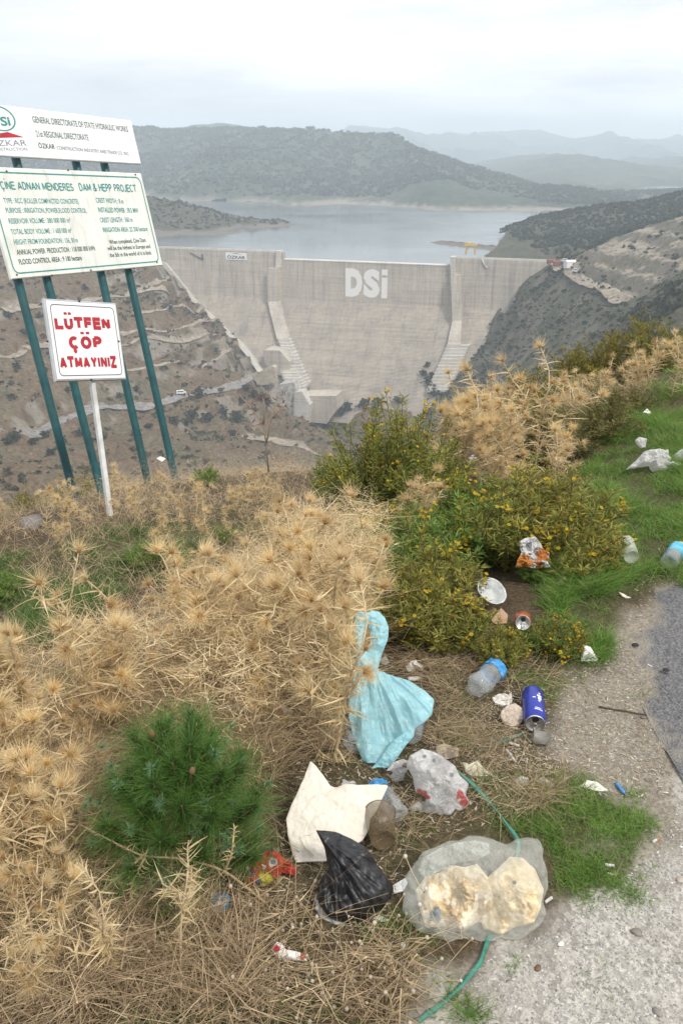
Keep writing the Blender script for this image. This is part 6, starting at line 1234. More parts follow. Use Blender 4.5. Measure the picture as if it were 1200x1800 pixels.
M_STRAP = m_plain('strap_green', (0.045, 0.21, 0.155), 0.4, 0.4, 0.2, 60); M_LABELB = m_plain('label_blue', (0.05, 0.26, 0.55), 0.4, 0.4, 0.3, 90); M_CAPW = m_plain('print_white', (0.78, 0.78, 0.80), 0.5, 0.3, 0.08, 50); M_FOOD = m_film('stained_napkin', (0.70, 0.62, 0.49), 0.9, 0.1, 0.0, 0.22, 14, True, spec=0.15)
M_HOLESHADE = m_plain('painted_hole_shade', (0.012, 0.012, 0.012), 0.7, 0.2, 0.05)

def folds(u, v, seed, amp, n=7, s0=.05, s1=.22):
    """sharp creases running every way: what makes film and paper look crumpled"""
    g = np.random.default_rng(seed); h = 0
    for k in range(n):
        a = g.uniform(0, 3.1416); s = g.uniform(s0, s1); ph = g.uniform(0, 1); w = .25 * s * fbm(u / s1 * 1.3 + k, v / s1 * 1.3, 0, 2, seed + k)
        q = (u * math.cos(a) + v * math.sin(a) + w) / s + ph; h = h + amp * (s / s1) * (np.abs((q % 1) - .5) * 4 - 1) * g.uniform(.5, 1)
    return h / math.sqrt(n)
def worley(u, v, seed):
    iu, iv = np.floor(u), np.floor(v); D = []
    for a in (-1, 0, 1):
        for b in (-1, 0, 1):
            cu, cv = iu + a, iv + b; z = np.zeros_like(cu); D.append(np.hypot(cu + _hash(cu, cv, z, seed) - u, cv + _hash(cu, cv, z, seed + 99) - v))
    D = np.sort(np.stack(D), 0); return D[0], D[1]
def crumples(u, v, seed, size):
    """faceted creases: cells tilted against one another with sharp edges between"""
    r = 0
    for k, (s, a) in enumerate(((size, 1.0), (size * .48, .5), (size * .22, .24))):
        uu = u / s + .35 * fbm(u / s * .7 + k, v / s * .7, 0, 2, seed + k); vv = v / s + .35 * fbm(u / s * .7, v / s * .7 + 5 + k, 0, 2, seed + k + 50); f1, f2 = worley(uu, vv, seed * 7 + k); r = r + a * ((f2 - f1) - .35 + .5 * (f1 - .4))
    return r
def resample(P, n, rnd_=1):
    P = np.asarray(P, float); Q = np.r_[P, P[:1]]; s = np.r_[0, np.cumsum(np.linalg.norm(np.diff(Q, axis=0), axis=1))]; t = np.linspace(0, s[-1], n, endpoint=False)
    O = np.stack([np.interp(t, s, Q[:, k]) for k in range(2)], 1)
    for _ in range(rnd_): O = (np.roll(O, 1, 0) + 2 * O + np.roll(O, -1, 0)) / 4
    return O
def sheet_pts(outline, foot, tilt, org, M=None, K=None, puff=.03, back=.004, amp=.008, seed=1, yaw=0., centre=None, power=2.0, edge=.2, n=8, s0=.03, s1=.14, raise_=0.0, paint=None, rough_edge=0.0, base_col=(1, 1, 1), pleat=None):
    """a body bounded by the picture outline on a real plane through the ground point under foot; tilt 0 = standing, 90 = lying"""
    big = max(max(p[0] for p in outline) - min(p[0] for p in outline), max(p[1] for p in outline) - min(p[1] for p in outline)) > 60
    M, K = (210, 46) if big else (84, 20)
    T = R(tilt); F0 = hit(*foot) + np.array([0, 0, raise_]); nv = np.array([math.sin(R(yaw)) * math.cos(T), -math.cos(R(yaw)) * math.cos(T), math.sin(T)])
    eu = np.array([math.cos(R(yaw)), math.sin(R(yaw)), 0]); ev = np.cross(nv, eu)
    W = np.array([at_plane(px, py, F0, nv) for px, py in outline]); uv = np.stack([(W - F0) @ eu, (W - F0) @ ev], 1); O = resample(uv, M, 1)
    if centre is not None: c = at_plane(*centre, F0, nv) - F0; c = np.array([c @ eu, c @ ev])
    else: c = O.mean(0)
    if rough_edge: g = np.random.default_rng(seed); k = np.arange(M); O = c + (O - c) * (1 + rough_edge * (fbm(k / 3.1, 0 * k, seed, 3, seed))[:, None])
    r = np.linspace(0, 1, K + 1)[1:] ** .85; P = np.concatenate([c[None], (c + (O - c)[None] * r[:, None, None]).reshape(-1, 2)]); rr = np.concatenate([[0], np.repeat(r, M)])
    prof = np.clip(1 - rr ** power, 0, 1) ** .5 * np.clip(.72 + .55 * fbm(P[:, 0] / .09, P[:, 1] / .09, seed, 3, seed + 3), .25, 1.3); wr = .8 * folds(P[:, 0], P[:, 1], seed, amp, n, s0, s1) + amp * 1.25 * crumples(P[:, 0], P[:, 1], seed, max(s0 * 1.6, s1 * .45))
    if pleat:
        a0 = at_plane(*pleat[0], F0, nv) - F0; du, dv_ = P[:, 0] - a0 @ eu, P[:, 1] - a0 @ ev; an = np.arctan2(du, -dv_); rd = np.hypot(du, dv_); wr = .35 * wr + pleat[1] * (.7 * crumples(an * .16, rd * .13 + .5, seed + 11, pleat[2]) + .9 * folds(an * .16, rd * .10, seed + 12, 1.0, 7, .015, .05)) * np.clip(rd / .08, .3, 1.2)
    hf = puff * prof + wr * (edge + (1 - edge) * prof); hb = -back * prof - .0012 + wr * edge * (1 - prof)
    V = np.concatenate([F0 + P[:, :1] * eu + P[:, 1:] * ev + hf[:, None] * nv, F0 + P[:, :1] * eu + P[:, 1:] * ev + hb[:, None] * nv])
    nP = len(P); V[:nP, 2] = np.maximum(V[:nP, 2], gz(V[:nP, 0], V[:nP, 1]) + .006); V[nP:, 2] = np.maximum(V[nP:, 2], gz(V[nP:, 0], V[nP:, 1]) + .002)
    j = np.arange(M); jn = (j + 1) % M; tri = np.stack([np.zeros(M, int), 1 + j, 1 + jn], 1); q = np.concatenate([np.stack([1 + k * M + j, 1 + (k + 1) * M + j, 1 + (k + 1) * M + jn, 1 + k * M + jn], 1) for k in range(K - 1)])
    e = 1 + (K - 1) * M; rim = np.stack([e + j, e + nP + j, e + nP + jn, e + jn], 1)
    col = np.tile(np.asarray(base_col, float), (2 * nP, 1))
    for px, py, rad, cc in (paint or []):
        q0 = at_plane(px, py, F0, nv) - F0; d = np.hypot(P[:, 0] - q0 @ eu, P[:, 1] - q0 @ ev); rad_w = rad / FPX * np.linalg.norm(F0 - CAM) * (1 + .5 * fbm(P[:, 0] / .012, P[:, 1] / .012, 0, 3, seed + 7))
        k = smooth(1.15, .75, d / np.maximum(rad_w, 1e-4))[:, None]; col[:nP] = col[:nP] * (1 - k) + np.asarray(cc) * k
    return V - org, [tri, q, tri[:, ::-1] + nP, q[:, ::-1] + nP, rim], col
def scrap(name, label, cat, mat, outline, foot=None, tilt=82, group=None, **kw):
    foot = foot or (sum(p[0] for p in outline) / len(outline), max(p[1] for p in outline) - 2); p = hit(*foot); e = empty(name, tuple(p), label, cat, group); bpy.data.objects.remove(e)
    org = np.array(p); mb = MB(); mb.add(*sheet_pts(outline, foot, tilt, org, **kw)); o = mb.build(name, mat); o.location = tuple(org); return tag(o, label, cat, group)
def wavy(outline): return outline

# ---- light blue bag
f = (655, 1342); p = hit(*f); e = empty('plastic_bag', tuple(p), 'light blue plastic carrier bag standing crumpled against the thistles', 'plastic bag'); org = np.array(p); mb = MB()
mb.add(*sheet_pts([(627, 1142), (662, 1142), (664, 1178), (690, 1187), (720, 1197), (746, 1213), (763, 1230), (759, 1256), (744, 1272), (729, 1280), (727, 1294), (712, 1312), (697, 1334), (676, 1357), (660, 1354), (638, 1338), (622, 1300), (613, 1262), (612, 1225), (620, 1185)], f, 42, org, puff=.030, back=.03, amp=.011, seed=3, s0=.02, s1=.12, n=8, edge=.7, centre=(668, 1245), pleat=((645, 1135), .030, .034)))
mb.add(*sheet_pts([(652, 1354), (668, 1332), (690, 1302), (712, 1286), (727, 1281), (727, 1294), (712, 1312), (697, 1334), (676, 1357)], f, 38, org, puff=.014, back=.004, amp=.010, seed=7, s0=.02, s1=.1, n=8, edge=.7, raise_=.03))
mb.build('body', M_BLUEBAG, e)
f0 = hit(*f); nv = np.array([0, -math.cos(R(30)), math.sin(R(30))]); ev = np.cross(nv, [1., 0, 0])
out_ = [(628, 1172), (624, 1150), (624, 1125), (623, 1098), (625, 1080), (633, 1074), (645, 1077), (655, 1073), (666, 1075), (676, 1085), (683, 1103), (682, 1122), (674, 1142), (668, 1160), (664, 1174), (645, 1178)]
inn = [(644, 1142), (638, 1132), (638, 1116), (641, 1102), (646, 1098), (650, 1106), (652, 1122), (650, 1136)]
def to_uv(P): W = np.array([at_plane(*q, f0, nv) for q in P]) - f0; return np.stack([W[:, 0], W @ ev], 1)
cu = to_uv([(645, 1120)])[0]; M = 120; th = np.linspace(0, 2 * math.pi, M, endpoint=False)
def radial(P):
    Q = resample(to_uv(P), 400, 1) - cu; a = np.arctan2(Q[:, 1], Q[:, 0]) % (2 * math.pi); o = np.argsort(a); return np.interp(th, a[o], np.hypot(Q[:, 0], Q[:, 1])[o], period=2 * math.pi)
ro, ri = radial(out_), radial(inn); K = 22; rr = np.linspace(0, 1, K); rad = ri[None] + (ro - ri)[None] * rr[:, None]
U = cu[0] + rad * np.cos(th); Vv = cu[1] + rad * np.sin(th); bul = np.sin(np.pi * rr)[:, None] ** .7
h_ = .016 * bul + .022 * crumples(U, Vv, 12, .045) * (.35 + .65 * bul) + .02 * folds(U, Vv, 4, .5, 5, .03, .08)
G = f0 + U[..., None] * np.array([1., 0, 0]) + Vv[..., None] * ev + h_[..., None] * nv - org; G2 = G - nv * (.012 * bul + .001)[..., None]; n1 = K * M
j_ = np.arange(M); jn = (j_ + 1) % M
rims = [np.stack([j_, jn, jn + n1, j_ + n1], 1), np.stack([(K - 1) * M + j_, (K - 1) * M + j_ + n1, (K - 1) * M + jn + n1, (K - 1) * M + jn], 1)]
link('handle', mesh('handle', np.concatenate([G.reshape(-1, 3), G2.reshape(-1, 3)]), [grid_faces(K, M, True), grid_faces(K, M, True)[:, ::-1] + n1] + rims, M_BLUEBAG), e)

# ---- cream paper sheet, black bag
scrap('paper_sheet', 'big torn cream paper sheet lying under the black bag', 'paper', M_PAPER, [(545, 1336), (556, 1346), (568, 1362), (580, 1379), (590, 1384), (606, 1378), (626, 1379), (655, 1379), (682, 1381), (672, 1402), (662, 1424), (650, 1440), (648, 1458), (638, 1476), (618, 1488), (590, 1505), (572, 1520), (545, 1519), (520, 1518), (512, 1495), (505, 1465), (503, 1438), (512, 1415), (522, 1392), (534, 1366)], (560, 1505), 66, puff=.012, back=.0, amp=.009, seed=21, s0=.05, s1=.2, n=7, edge=.9, power=4, raise_=.01, centre=(580, 1435))
scrap('black_bag', 'crumpled black plastic bag lying on the cream paper sheet', 'plastic bag', M_BLACKBAG, [(555, 1459), (572, 1460), (590, 1462), (615, 1473), (640, 1487), (655, 1503), (662, 1520), (680, 1543), (692, 1561), (686, 1580), (668, 1602), (642, 1618), (608, 1624), (578, 1614), (560, 1590), (556, 1562), (566, 1540), (576, 1522), (570, 1490)], (615, 1625), 50, puff=.085, back=.03, amp=.011, seed=23, s0=.02, s1=.12, n=11, edge=.55, raise_=.01, pleat=((566, 1475), .012, .035))
scrap('printed_card', 'speckled grey card sticking out below the black bag', 'card', M_CARTON, [(553, 1578), (562, 1585), (585, 1605), (620, 1615), (618, 1625), (590, 1628), (565, 1615), (556, 1600)], tilt=80, puff=.008, amp=.004, seed=24, base_col=(.62, .64, .66))
scrap('paper_scrap', 'white scrap with thin print between the black bag and the clear bag', 'paper scrap', M_CARTON, [(690, 1556), (712, 1543), (716, 1552), (708, 1568), (692, 1574)], tilt=70, puff=.006, amp=.006, seed=25)
scrap('paper_scrap', 'small grey white scrap below the right corner of the black bag', 'paper scrap', M_FOAM, [(655, 1615), (665, 1609), (684, 1620), (670, 1624)], tilt=75, puff=.004, amp=.004, seed=26)
scrap('plastic_scrap', 'white torn scrap peeping out above the cream paper sheet', 'plastic scrap', M_WBAG, [(598, 1382), (604, 1369), (612, 1374), (622, 1372), (626, 1382)], tilt=45, puff=.006, amp=.006, seed=27)
scrap('plastic_scrap', 'blue and pink printed scrap at the lower right edge of the cream paper sheet', 'plastic scrap', M_CARTON, [(626, 1475), (638, 1465), (640, 1485), (630, 1480)], tilt=50, puff=.006, amp=.006, seed=28, base_col=(.25, .36, .62), paint=[(634, 1481, 6, (.7, .25, .3))])

# ---- clear bag with stained napkins
f = (835, 1655); p = hit(*f); e = empty('clear_bag', tuple(p), 'big clear plastic bag with stained napkins inside it', 'plastic bag'); org = np.array(p)
mb = MB(); mb.add(*sheet_pts([(733, 1512), (742, 1497), (762, 1490), (790, 1477), (806, 1478), (824, 1468), (850, 1470), (876, 1479), (893, 1484), (908, 1474), (928, 1471), (946, 1475), (953, 1488), (952, 1512), (961, 1532), (963, 1560), (954, 1584), (960, 1604), (950, 1628), (930, 1640), (914, 1655), (872, 1655), (846, 1664), (806, 1654), (786, 1659), (752, 1642), (733, 1640), (718, 1618), (706, 1600), (710, 1572), (704, 1552), (716, 1534)], f, 48, org, puff=.080, back=.05, amp=.032, seed=31, s0=.03, s1=.15, n=10, edge=.6, K=30, M=150))
mb.build('film', M_CLEARBAG, e)
mb = MB(); mb.add(*sheet_pts([(742, 1508), (770, 1492), (800, 1481), (835, 1477), (860, 1482), (862, 1500), (835, 1512), (800, 1518), (775, 1530), (748, 1545), (735, 1530)], f, 44, org, puff=.02, back=.004, amp=.018, seed=33, s0=.02, s1=.08, n=8, edge=.9, raise_=.07)); mb.build('lip', M_CLEARBAG, e)
mb = MB(); mb.add(*sheet_pts([(728, 1566), (748, 1540), (772, 1534), (790, 1520), (818, 1524), (838, 1518), (862, 1548), (884, 1560), (880, 1590), (868, 1618), (838, 1622), (812, 1640), (772, 1630), (748, 1634), (740, 1606)], f, 55, org, puff=.050, back=.03, amp=.022, seed=34, s0=.02, s1=.09, n=9, base_col=(1.12, 1.12, 1.1), paint=[(760, 1548, 14, (.90, .80, .64)), (800, 1552, 22, (.88, .78, .64)), (838, 1560, 18, (.88, .78, .64)), (775, 1600, 14, (.94, .82, .62)), (765, 1612, 9, (.35, .45, .6)), (815, 1585, 16, (.90, .80, .66)), (790, 1618, 14, (.80, .68, .54)), (848, 1600, 14, (.70, .60, .50))])); mb.build('napkin', M_FOOD, e)
mb = MB(); mb.add(*sheet_pts([(850, 1548), (872, 1528), (896, 1505), (918, 1508), (940, 1528), (955, 1562), (950, 1596), (938, 1622), (905, 1630), (880, 1644), (850, 1634), (836, 1600), (846, 1572)], f, 52, org, puff=.060, back=.03, amp=.020, seed=35, s0=.02, s1=.09, n=9, base_col=(1.1, 1.04, .92), paint=[(905, 1560, 30, (1.15, 1.06, .86)), (880, 1615, 14, (.86, .74, .56)), (930, 1600, 12, (.92, .82, .64)), (897, 1556, 3, (.1, .08, .06)), (870, 1590, 12, (.9, .8, .62))])); mb.build('napkin', M_FOOD, e)

# ---- whitish crumpled bag with red print
f = (775, 1432); p = hit(*f); e = empty('plastic_bag', tuple(p), 'crumpled whitish grey bag with red print and loose foil', 'plastic bag'); org = np.array(p); mb = MB(); RED = (.75, .12, .12)
mb.add(*sheet_pts([(714, 1345), (720, 1328), (742, 1316), (764, 1322), (780, 1332), (800, 1346), (808, 1364), (824, 1378), (818, 1398), (826, 1412), (810, 1428), (800, 1422), (786, 1440), (758, 1434), (744, 1428), (748, 1402), (730, 1392), (726, 1368)], f, 42, org, puff=.050, back=.03, amp=.019, seed=41, s0=.02, s1=.09, n=11, edge=.6, K=28, paint=[(814, 1410, 11, RED), (806, 1398, 7, RED), (742, 1396, 9, RED), (750, 1403, 5, RED), (775, 1350, 22, (.78, .76, .76)), (775, 1415, 22, (.72, .74, .76)), (745, 1330, 3, (.3, .3, .32)), (760, 1338, 3, (.35, .33, .33)), (790, 1362, 4, (.4, .4, .4))])); mb.build('body', M_WBAG, e)
mb = MB(); mb.add(*sheet_pts([(678, 1355), (690, 1340), (708, 1334), (718, 1338), (718, 1352), (706, 1366), (696, 1374), (688, 1372), (690, 1356)], (700, 1372), 40, org, puff=.012, back=.004, amp=.012, seed=42, s0=.015, s1=.05, n=7, edge=.9, raise_=.02, paint=[(712, 1345, 6, (.55, .3, .28))])); mb.build('torn_flap', M_WBAG, e)
mb = MB(); mb.add(*sheet_pts([(718, 1418), (735, 1409), (748, 1408), (748, 1422), (738, 1428), (722, 1428)], (735, 1428), 60, org, puff=.018, back=.01, amp=.006, seed=43, s0=.02, s1=.05)); mb.build('corner', M_HAZY, e)
scrap('foil_scrap', 'grey torn lid between the blue bag and the whitish bag with red print', 'plastic scrap', M_HAZY, [(683, 1365), (696, 1352), (712, 1360), (708, 1372), (694, 1378)], tilt=45, puff=.01, amp=.006, seed=44)

# ---- things turned on a lathe
def axis_frame(a, b):
    z = unit(b - a); x = unit(np.cross(z, [0, 0, 1.0])); y = np.cross(z, x); return np.stack([x, y, z], 0)
def turned(e, name, prof, Mx, c, mat, sides=28, dent=0.0, seed=0, closed=False):
    V, F = lathe(prof, sides); V = V.astype(float)
    if dent: V[:, :2] *= (1 + dent * fbm(V[:, 0] / .02, V[:, 1] / .02, V[:, 2] / .03, 3, seed))[:, None]
    return link(name, mesh(name, V @ Mx + c, F, mat, np.ones((len(V), 3))), e)
def lying(px0, px1, r, length, rise=0.0):
    a, b = hit(*px0), hit(*px1); a = a + (0, 0, r + .004); b = b + (0, 0, r + .004 + rise); d = unit(b - a); return a, a + d * length
def band_patch(e, name, mat, Mx, c, r, quads):
    """flat print wrapped round a lying can: list of (angle0, angle1, z0, z1) in degrees and metres"""
    mb = MB()
    for a0, a1, z0, z1 in quads:
        n = 6; a = np.radians(np.linspace(a0, a1, n + 1)); V = np.concatenate([np.stack([r * np.cos(a), r * np.sin(a), np.full(n + 1, z)], 1) for z in (z0, z1)]); mb.add(V @ Mx + c, [[[k, k + 1, k + n + 2, k + n + 1] for k in range(n)]])
    return mb.build(name, mat, e)
def can(px0, px1, r, length, mat, label, dent=.0, prints=None, rise=0.0, lift=0.0):
    """px0 = the opened end"""
    a, b = lying(px0, px1, r, length, rise); a = a + (0, 0, lift); b = b + (0, 0, lift); e = empty('drink_can', (a[0], a[1], a[2] - r), label, 'drink can'); o = np.array(e.location); Mx = axis_frame(a, b); c = a - o
    turned(e, 'body', [(r * .82, .004), (r * .86, .006), (r, .018), (r, length - .014), (r * .84, length - .002), (r * .80, length - .002), (r * .7, length - .010), (.0005, length - .012)], Mx, c, mat, 36, dent, 5)
    turned(e, 'lid', [(r * .86, .006), (r * .875, .001), (r * .84, 0.0), (r * .80, .005), (.0005, .0055)], Mx, c, M_CAN, 36)
    n = 16; t = np.arange(n) * 2 * math.pi / n; up_ = -1.0
    V = np.stack([r * .30 * np.cos(t), -r * .36 * up_ * -1 + r * .26 * np.sin(t), np.full(n, .0045)], 1); MB().add(np.r_[V, [[0, -r * .36 * up_ * -1, .0045]]] @ Mx + c, [np.stack([np.arange(n), (np.arange(n) + 1) % n, np.full(n, n)], 1)]).build('opening', M_HOLESHADE, e)  # near-black disc on the closed lid, shade of the hole painted as colour
    mb = MB()
    for s_ in (1.0, ): 
        tt = np.linspace(0, 2 * math.pi, 17); mb.tube(np.stack([r * .17 * np.cos(tt), r * .22 + r * .26 * np.sin(tt), np.full(17, .001)], 1) @ Mx + c, .0016, 5)
    mb.build('pull_tab', M_CAN, e)
    if prints: band_patch(e, 'print', M_CAPW, Mx, c, r + .0004, prints)
    return e
can((938, 1291), (933, 1232), .033, .165, M_CANBLUE, 'dark blue drink can lying on the sandy verge', 0, [(-72, -52, .085, .098), (-76, -50, .101, .108), (-95, -52, .030, .034), (-92, -60, .038, .041), (-70, -60, .074, .082), (-66, -56, .114, .121), (-100, -84, .09, .094)])
can((914, 1142), (915, 1100), .029, .10, M_CANOR, 'orange drink can lying open end out under the shrubs', .05, None, -.06, .075)
def bottle(px0, px1, r, length, label, crush=.12, lab=None, cap=None, mat=None, labmat=None, rise=0, neck=True):
    """px0 = the base, px1 = towards the neck"""
    a, b = lying(px0, px1, r, length, rise); e = empty('plastic_bottle', (a[0], a[1], a[2] - r), label, 'bottle'); o = np.array(e.location); Mx = axis_frame(a, b); c = a - o; q = length
    prof = [(.0005, .008), (r * .5, .004), (r * .85, .0), (r, .012)] + [(r * (1 - .05 * (k % 2)), q * (.12 + .5 * k / 9)) for k in range(10)] + [(r * .98, q * .68), (r * .8, q * .78), (r * .5, q * .88), (r * .36, q * .93), (r * .36, q)]
    if not neck: prof = prof[:-4]
    turned(e, 'body', prof, Mx, c, mat or M_PET, 36, crush, int(px0[0]))
    if lab: turned(e, 'label', [(r * 1.012, q * lab[0]), (r * 1.015, q * (lab[0] + lab[1]) / 2), (r * 1.012, q * lab[1])], Mx, c, labmat or M_LABELB, 36, crush, int(px0[0]))
    if cap: turned(e, 'cap', [(r * .42, q * .945), (r * .42, q * 1.005), (.0005, q * 1.006)], Mx, c, cap)
    return e
bottle((832, 1228), (868, 1196), .036, .17, 'clear bottle with a light blue label lying in the grass left of the blue can', .16, (.62, .86), None, neck=False)
bottle((700, 1450), (672, 1410), .028, .15, 'crushed clear bottle with a bright blue label beside the cream paper sheet', .3, (.66, .86))
bottle((722, 1312), (728, 1290), .030, .12, 'bottle with a striped blue label half under the light blue bag', .1, (.35, .62), M_CAPW, None, m_plain('label_dark', (.12, .14, .32), .4, .4, .5, 160))
bottle((622, 1325), (620, 1290), .026, .12, 'crushed clear bottle behind the left edge of the light blue bag', .3, (.4, .7), None, None, m_plain('label_faded', (.16, .2, .38), .5, .3, .5, 90))
bottle((1172, 1004), (1200, 962), .036, .20, 'blue and yellow wrapped bottle at the right edge of the grass', .06, (.34, .74), M_YEL, None, m_plain('label_cyan', (.08, .42, .60), .35, .4, .25, 30))
def cup(px0, px1, r0, r1, length, mat, label, rise=0.0, dent=.06, inner=True):
    a, b = lying(px0, px1, max(r0, r1), length, rise); a = a + (0, 0, rise); b = b + (0, 0, rise); e = empty('plastic_cup', (a[0], a[1], a[2] - max(r0, r1)), label, 'cup'); o = np.array(e.location); Mx = axis_frame(a, b); c = a - o
    turned(e, 'body', [(.0005, .004), (r0 * .94, .004), (r0, 0), (r0 * .2 + r1 * .8, length * .8), (r1, length)], Mx, c, mat, 32, dent, 3); tt = np.linspace(0, 2 * math.pi, 33)
    ring = np.stack([r1 * np.cos(tt), r1 * np.sin(tt), np.full(33, length)], 1); V = ring.copy(); V[:, :2] *= (1 + dent * fbm(V[:, 0] / .02, V[:, 1] / .02, V[:, 2] / .03, 3, 3))[:, None]; MB().tube(V @ Mx + c, .0016, 6).build('rim', mat, e); return e
cup((1104, 1016), (1078, 990), .030, .040, .10, M_CUP, 'pale greenish plastic cup lying in the grass', .05)
cup((672, 1502), (668, 1470), .030, .040, .10, M_BROWNCUP, 'brownish clear cup lying behind the black bag')
cup((962, 1311), (948, 1308), .016, .019, .045, m_film('grey_cup', (.30, .29, .26), .5, .2, .2, .1, 50), 'small crushed grey cup in front of the blue can', 0, .2)
# bowl
p = hit(853, 1075); e = empty('bowl', tuple(p), 'white foam bowl with a blue grey outside in the shrubs', 'bowl'); a = np.array([0, 0, .012]); zz_ = unit(np.array([.30, -.42, .85])); Mx = np.stack([unit(np.cross(zz_, [0, 0, 1.])), np.cross(zz_, unit(np.cross(zz_, [0, 0, 1.]))), zz_], 0); r = .058
turned(e, 'outside', [(.0005, 0), (r * .62, 0), (r * .75, .012), (r * .97, .045)], Mx, a + (0, 0, .05), m_plain('bowl_blue', (.32, .40, .46), .6, .3, .2, 40), 36, .03); turned(e, 'inside', [(r * .97, .0455), (r * 1.04, .047), (r * 1.02, .049), (r * .93, .044), (r * .7, .014), (r * .5, .006), (.0005, .005)], Mx, a + (0, 0, .05), m_plain('bowl_inside', (.50, .52, .51), .5, .3, .2, 30), 36, .03)

# ---- green packing strap, in two pieces
def strap(label, pts, w=.011, twist=0.0):
    P = []
    for px, py, h in pts:
        d = ray(px, py); q = hit(px, py)
        for _ in range(5): q = CAM + d * ((float(gz(q[0], q[1])) + h - CAM[2]) / d[2])
        P.append(q)
    P = np.array(P); t = np.linspace(0, len(P) - 1, 16 * len(P)); C = np.stack([np.interp(t, np.arange(len(P)), P[:, k]) for k in range(3)], 1)
    for _ in range(14): C[1:-1] = (C[:-2] + 2 * C[1:-1] + C[2:]) / 4
    T = unit(np.gradient(C, axis=0)); S_ = unit(np.cross(T, [0, 0, 1.0])); Nn = np.cross(S_, T); a = twist * np.sin(t * 2.1) + .25; B = S_ * np.cos(a)[:, None] + Nn * np.sin(a)[:, None]; U = np.cross(B, T); o = P[0]
    rows = np.stack([C - B * w / 2 + U * .0004, C + U * .0011, C + B * w / 2 + U * .0004, C + B * w / 2 - U * .0004, C + U * .0003, C - B * w / 2 - U * .0004], 1) - o; n = len(C); ob = link('packing_strap', mesh('packing_strap', rows.reshape(-1, 3), [grid_faces(n, 6, True)], M_STRAP)); ob.location = tuple(o); tag(ob, label, 'strap')
strap('teal green packing strap running from the whitish bag under the clear bag', [(772, 1338, .05), (800, 1352, .045), (830, 1378, .03), (860, 1410, .02), (885, 1440, .018), (905, 1468, .02), (912, 1482, .012), (905, 1530, .004), (880, 1600, .004), (856, 1655, .006), (845, 1692, .012), (810, 1732, .008), (770, 1770, .008), (735, 1795, .01)], .0100, .5)
strap('short faded green strap half buried in chaff left of the blue can', [(835, 1322, .006), (865, 1308, .008), (890, 1300, .006), (915, 1290, .012)], .010, .4)

# ---- small scraps, stones and butts
S = scrap
S('tissue', 'white torn tissue left of the dark blue can', 'tissue', M_TISSUE, [(864, 1226), (878, 1218), (892, 1222), (898, 1216), (900, 1232), (894, 1243), (880, 1242), (870, 1238)], tilt=60, puff=.012, amp=.012, seed=51, s0=.01, s1=.05, edge=.7)
S('tissue', 'crumpled beige napkin leaning against the dark blue can', 'napkin', M_TISSUE, [(880, 1250), (890, 1240), (905, 1236), (918, 1246), (921, 1262), (912, 1275), (898, 1281), (884, 1272), (878, 1260)], tilt=55, puff=.028, back=.02, amp=.020, seed=52, s0=.01, s1=.05, base_col=(.80, .72, .64))
S('paper_scrap', 'folded beige paper scrap right of the whitish bag with red print', 'paper scrap', M_FOAM, [(810, 1340), (822, 1345), (838, 1336), (846, 1346), (866, 1364), (852, 1369), (830, 1367), (818, 1358)], tilt=60, puff=.014, amp=.012, seed=53, s0=.015, s1=.06, base_col=(.86, .83, .70))
S('paper_scrap', 'dirty brown paper cup bottom behind the whitish bag', 'paper scrap', M_FOAM, [(765, 1312), (780, 1306), (806, 1315), (806, 1332), (785, 1338), (768, 1332)], tilt=60, puff=.02, amp=.008, seed=54, base_col=(.52, .45, .36), paint=[(788, 1325, 10, (.3, .26, .22))])
for k, (ol, lb, bc_) in enumerate([([(903, 1372), (915, 1364), (930, 1368), (926, 1380), (912, 1385)], 'small white flake in the straw, left of the three white ones', (.9, .9, .88)), ([(941, 1374), (952, 1365), (974, 1378), (970, 1384), (950, 1383)], 'white flake in the straw, middle of the three white ones', (1, 1, 1)), ([(1018, 1384), (1030, 1371), (1048, 1374), (1069, 1390), (1050, 1393), (1028, 1390)], 'largest white flake at the top of the turf patch', (1.02, 1.02, 1.0)),
        ([(958, 1392), (968, 1395), (970, 1402), (962, 1400)], 'tiny white flake below the three white flakes', (1, 1, 1))]): S('foam_flake', lb, 'foam piece', M_FOAM, ol, tilt=65, puff=.010, amp=.006, seed=55 + k, base_col=bc_, s0=.01, s1=.05)
for k, (ol, lb) in enumerate([([(712, 1172), (722, 1162), (732, 1160), (730, 1178), (718, 1184)], 'left lump of crushed white foam right of the blue bag handle'), ([(722, 1166), (728, 1160), (745, 1172), (742, 1182), (732, 1178)], 'upper lump of crushed white foam right of the blue bag handle'), ([(715, 1190), (735, 1188), (745, 1195), (730, 1200), (718, 1197)], 'lowest lump of crushed white foam right of the blue bag handle')]): S('foam_lump', lb, 'foam piece', M_FOAM, ol, tilt=40, puff=.016, back=.012, amp=.006, seed=61 + k, s0=.01, s1=.05)
S('plastic_scrap', 'small clear scrap at the right edge of the blue bag handle', 'plastic scrap', M_HAZY, [(665, 1160), (678, 1152), (685, 1165), (676, 1172)], tilt=40, puff=.012, amp=.01, seed=65)
S('snack_wrapper', 'silver and orange snack wrapper caught in the shrub', 'wrapper', M_CARTON, [(912, 952), (922, 946), (940, 943), (950, 955), (955, 966), (966, 972), (962, 988), (968, 998), (940, 1000), (920, 996), (906, 997), (908, 985), (916, 972)], (936, 1035), 25, puff=.02, back=.01, amp=.02, seed=66, s0=.012, s1=.06, edge=.8, base_col=(.60, .61, .62), paint=[(920, 990, 16, (.50, .20, .05)), (955, 975, 12, (.46, .18, .05)), (948, 996, 9, (.48, .2, .05)), (930, 958, 5, (.2, .2, .22)), (942, 965, 4, (.22, .22, .24))])
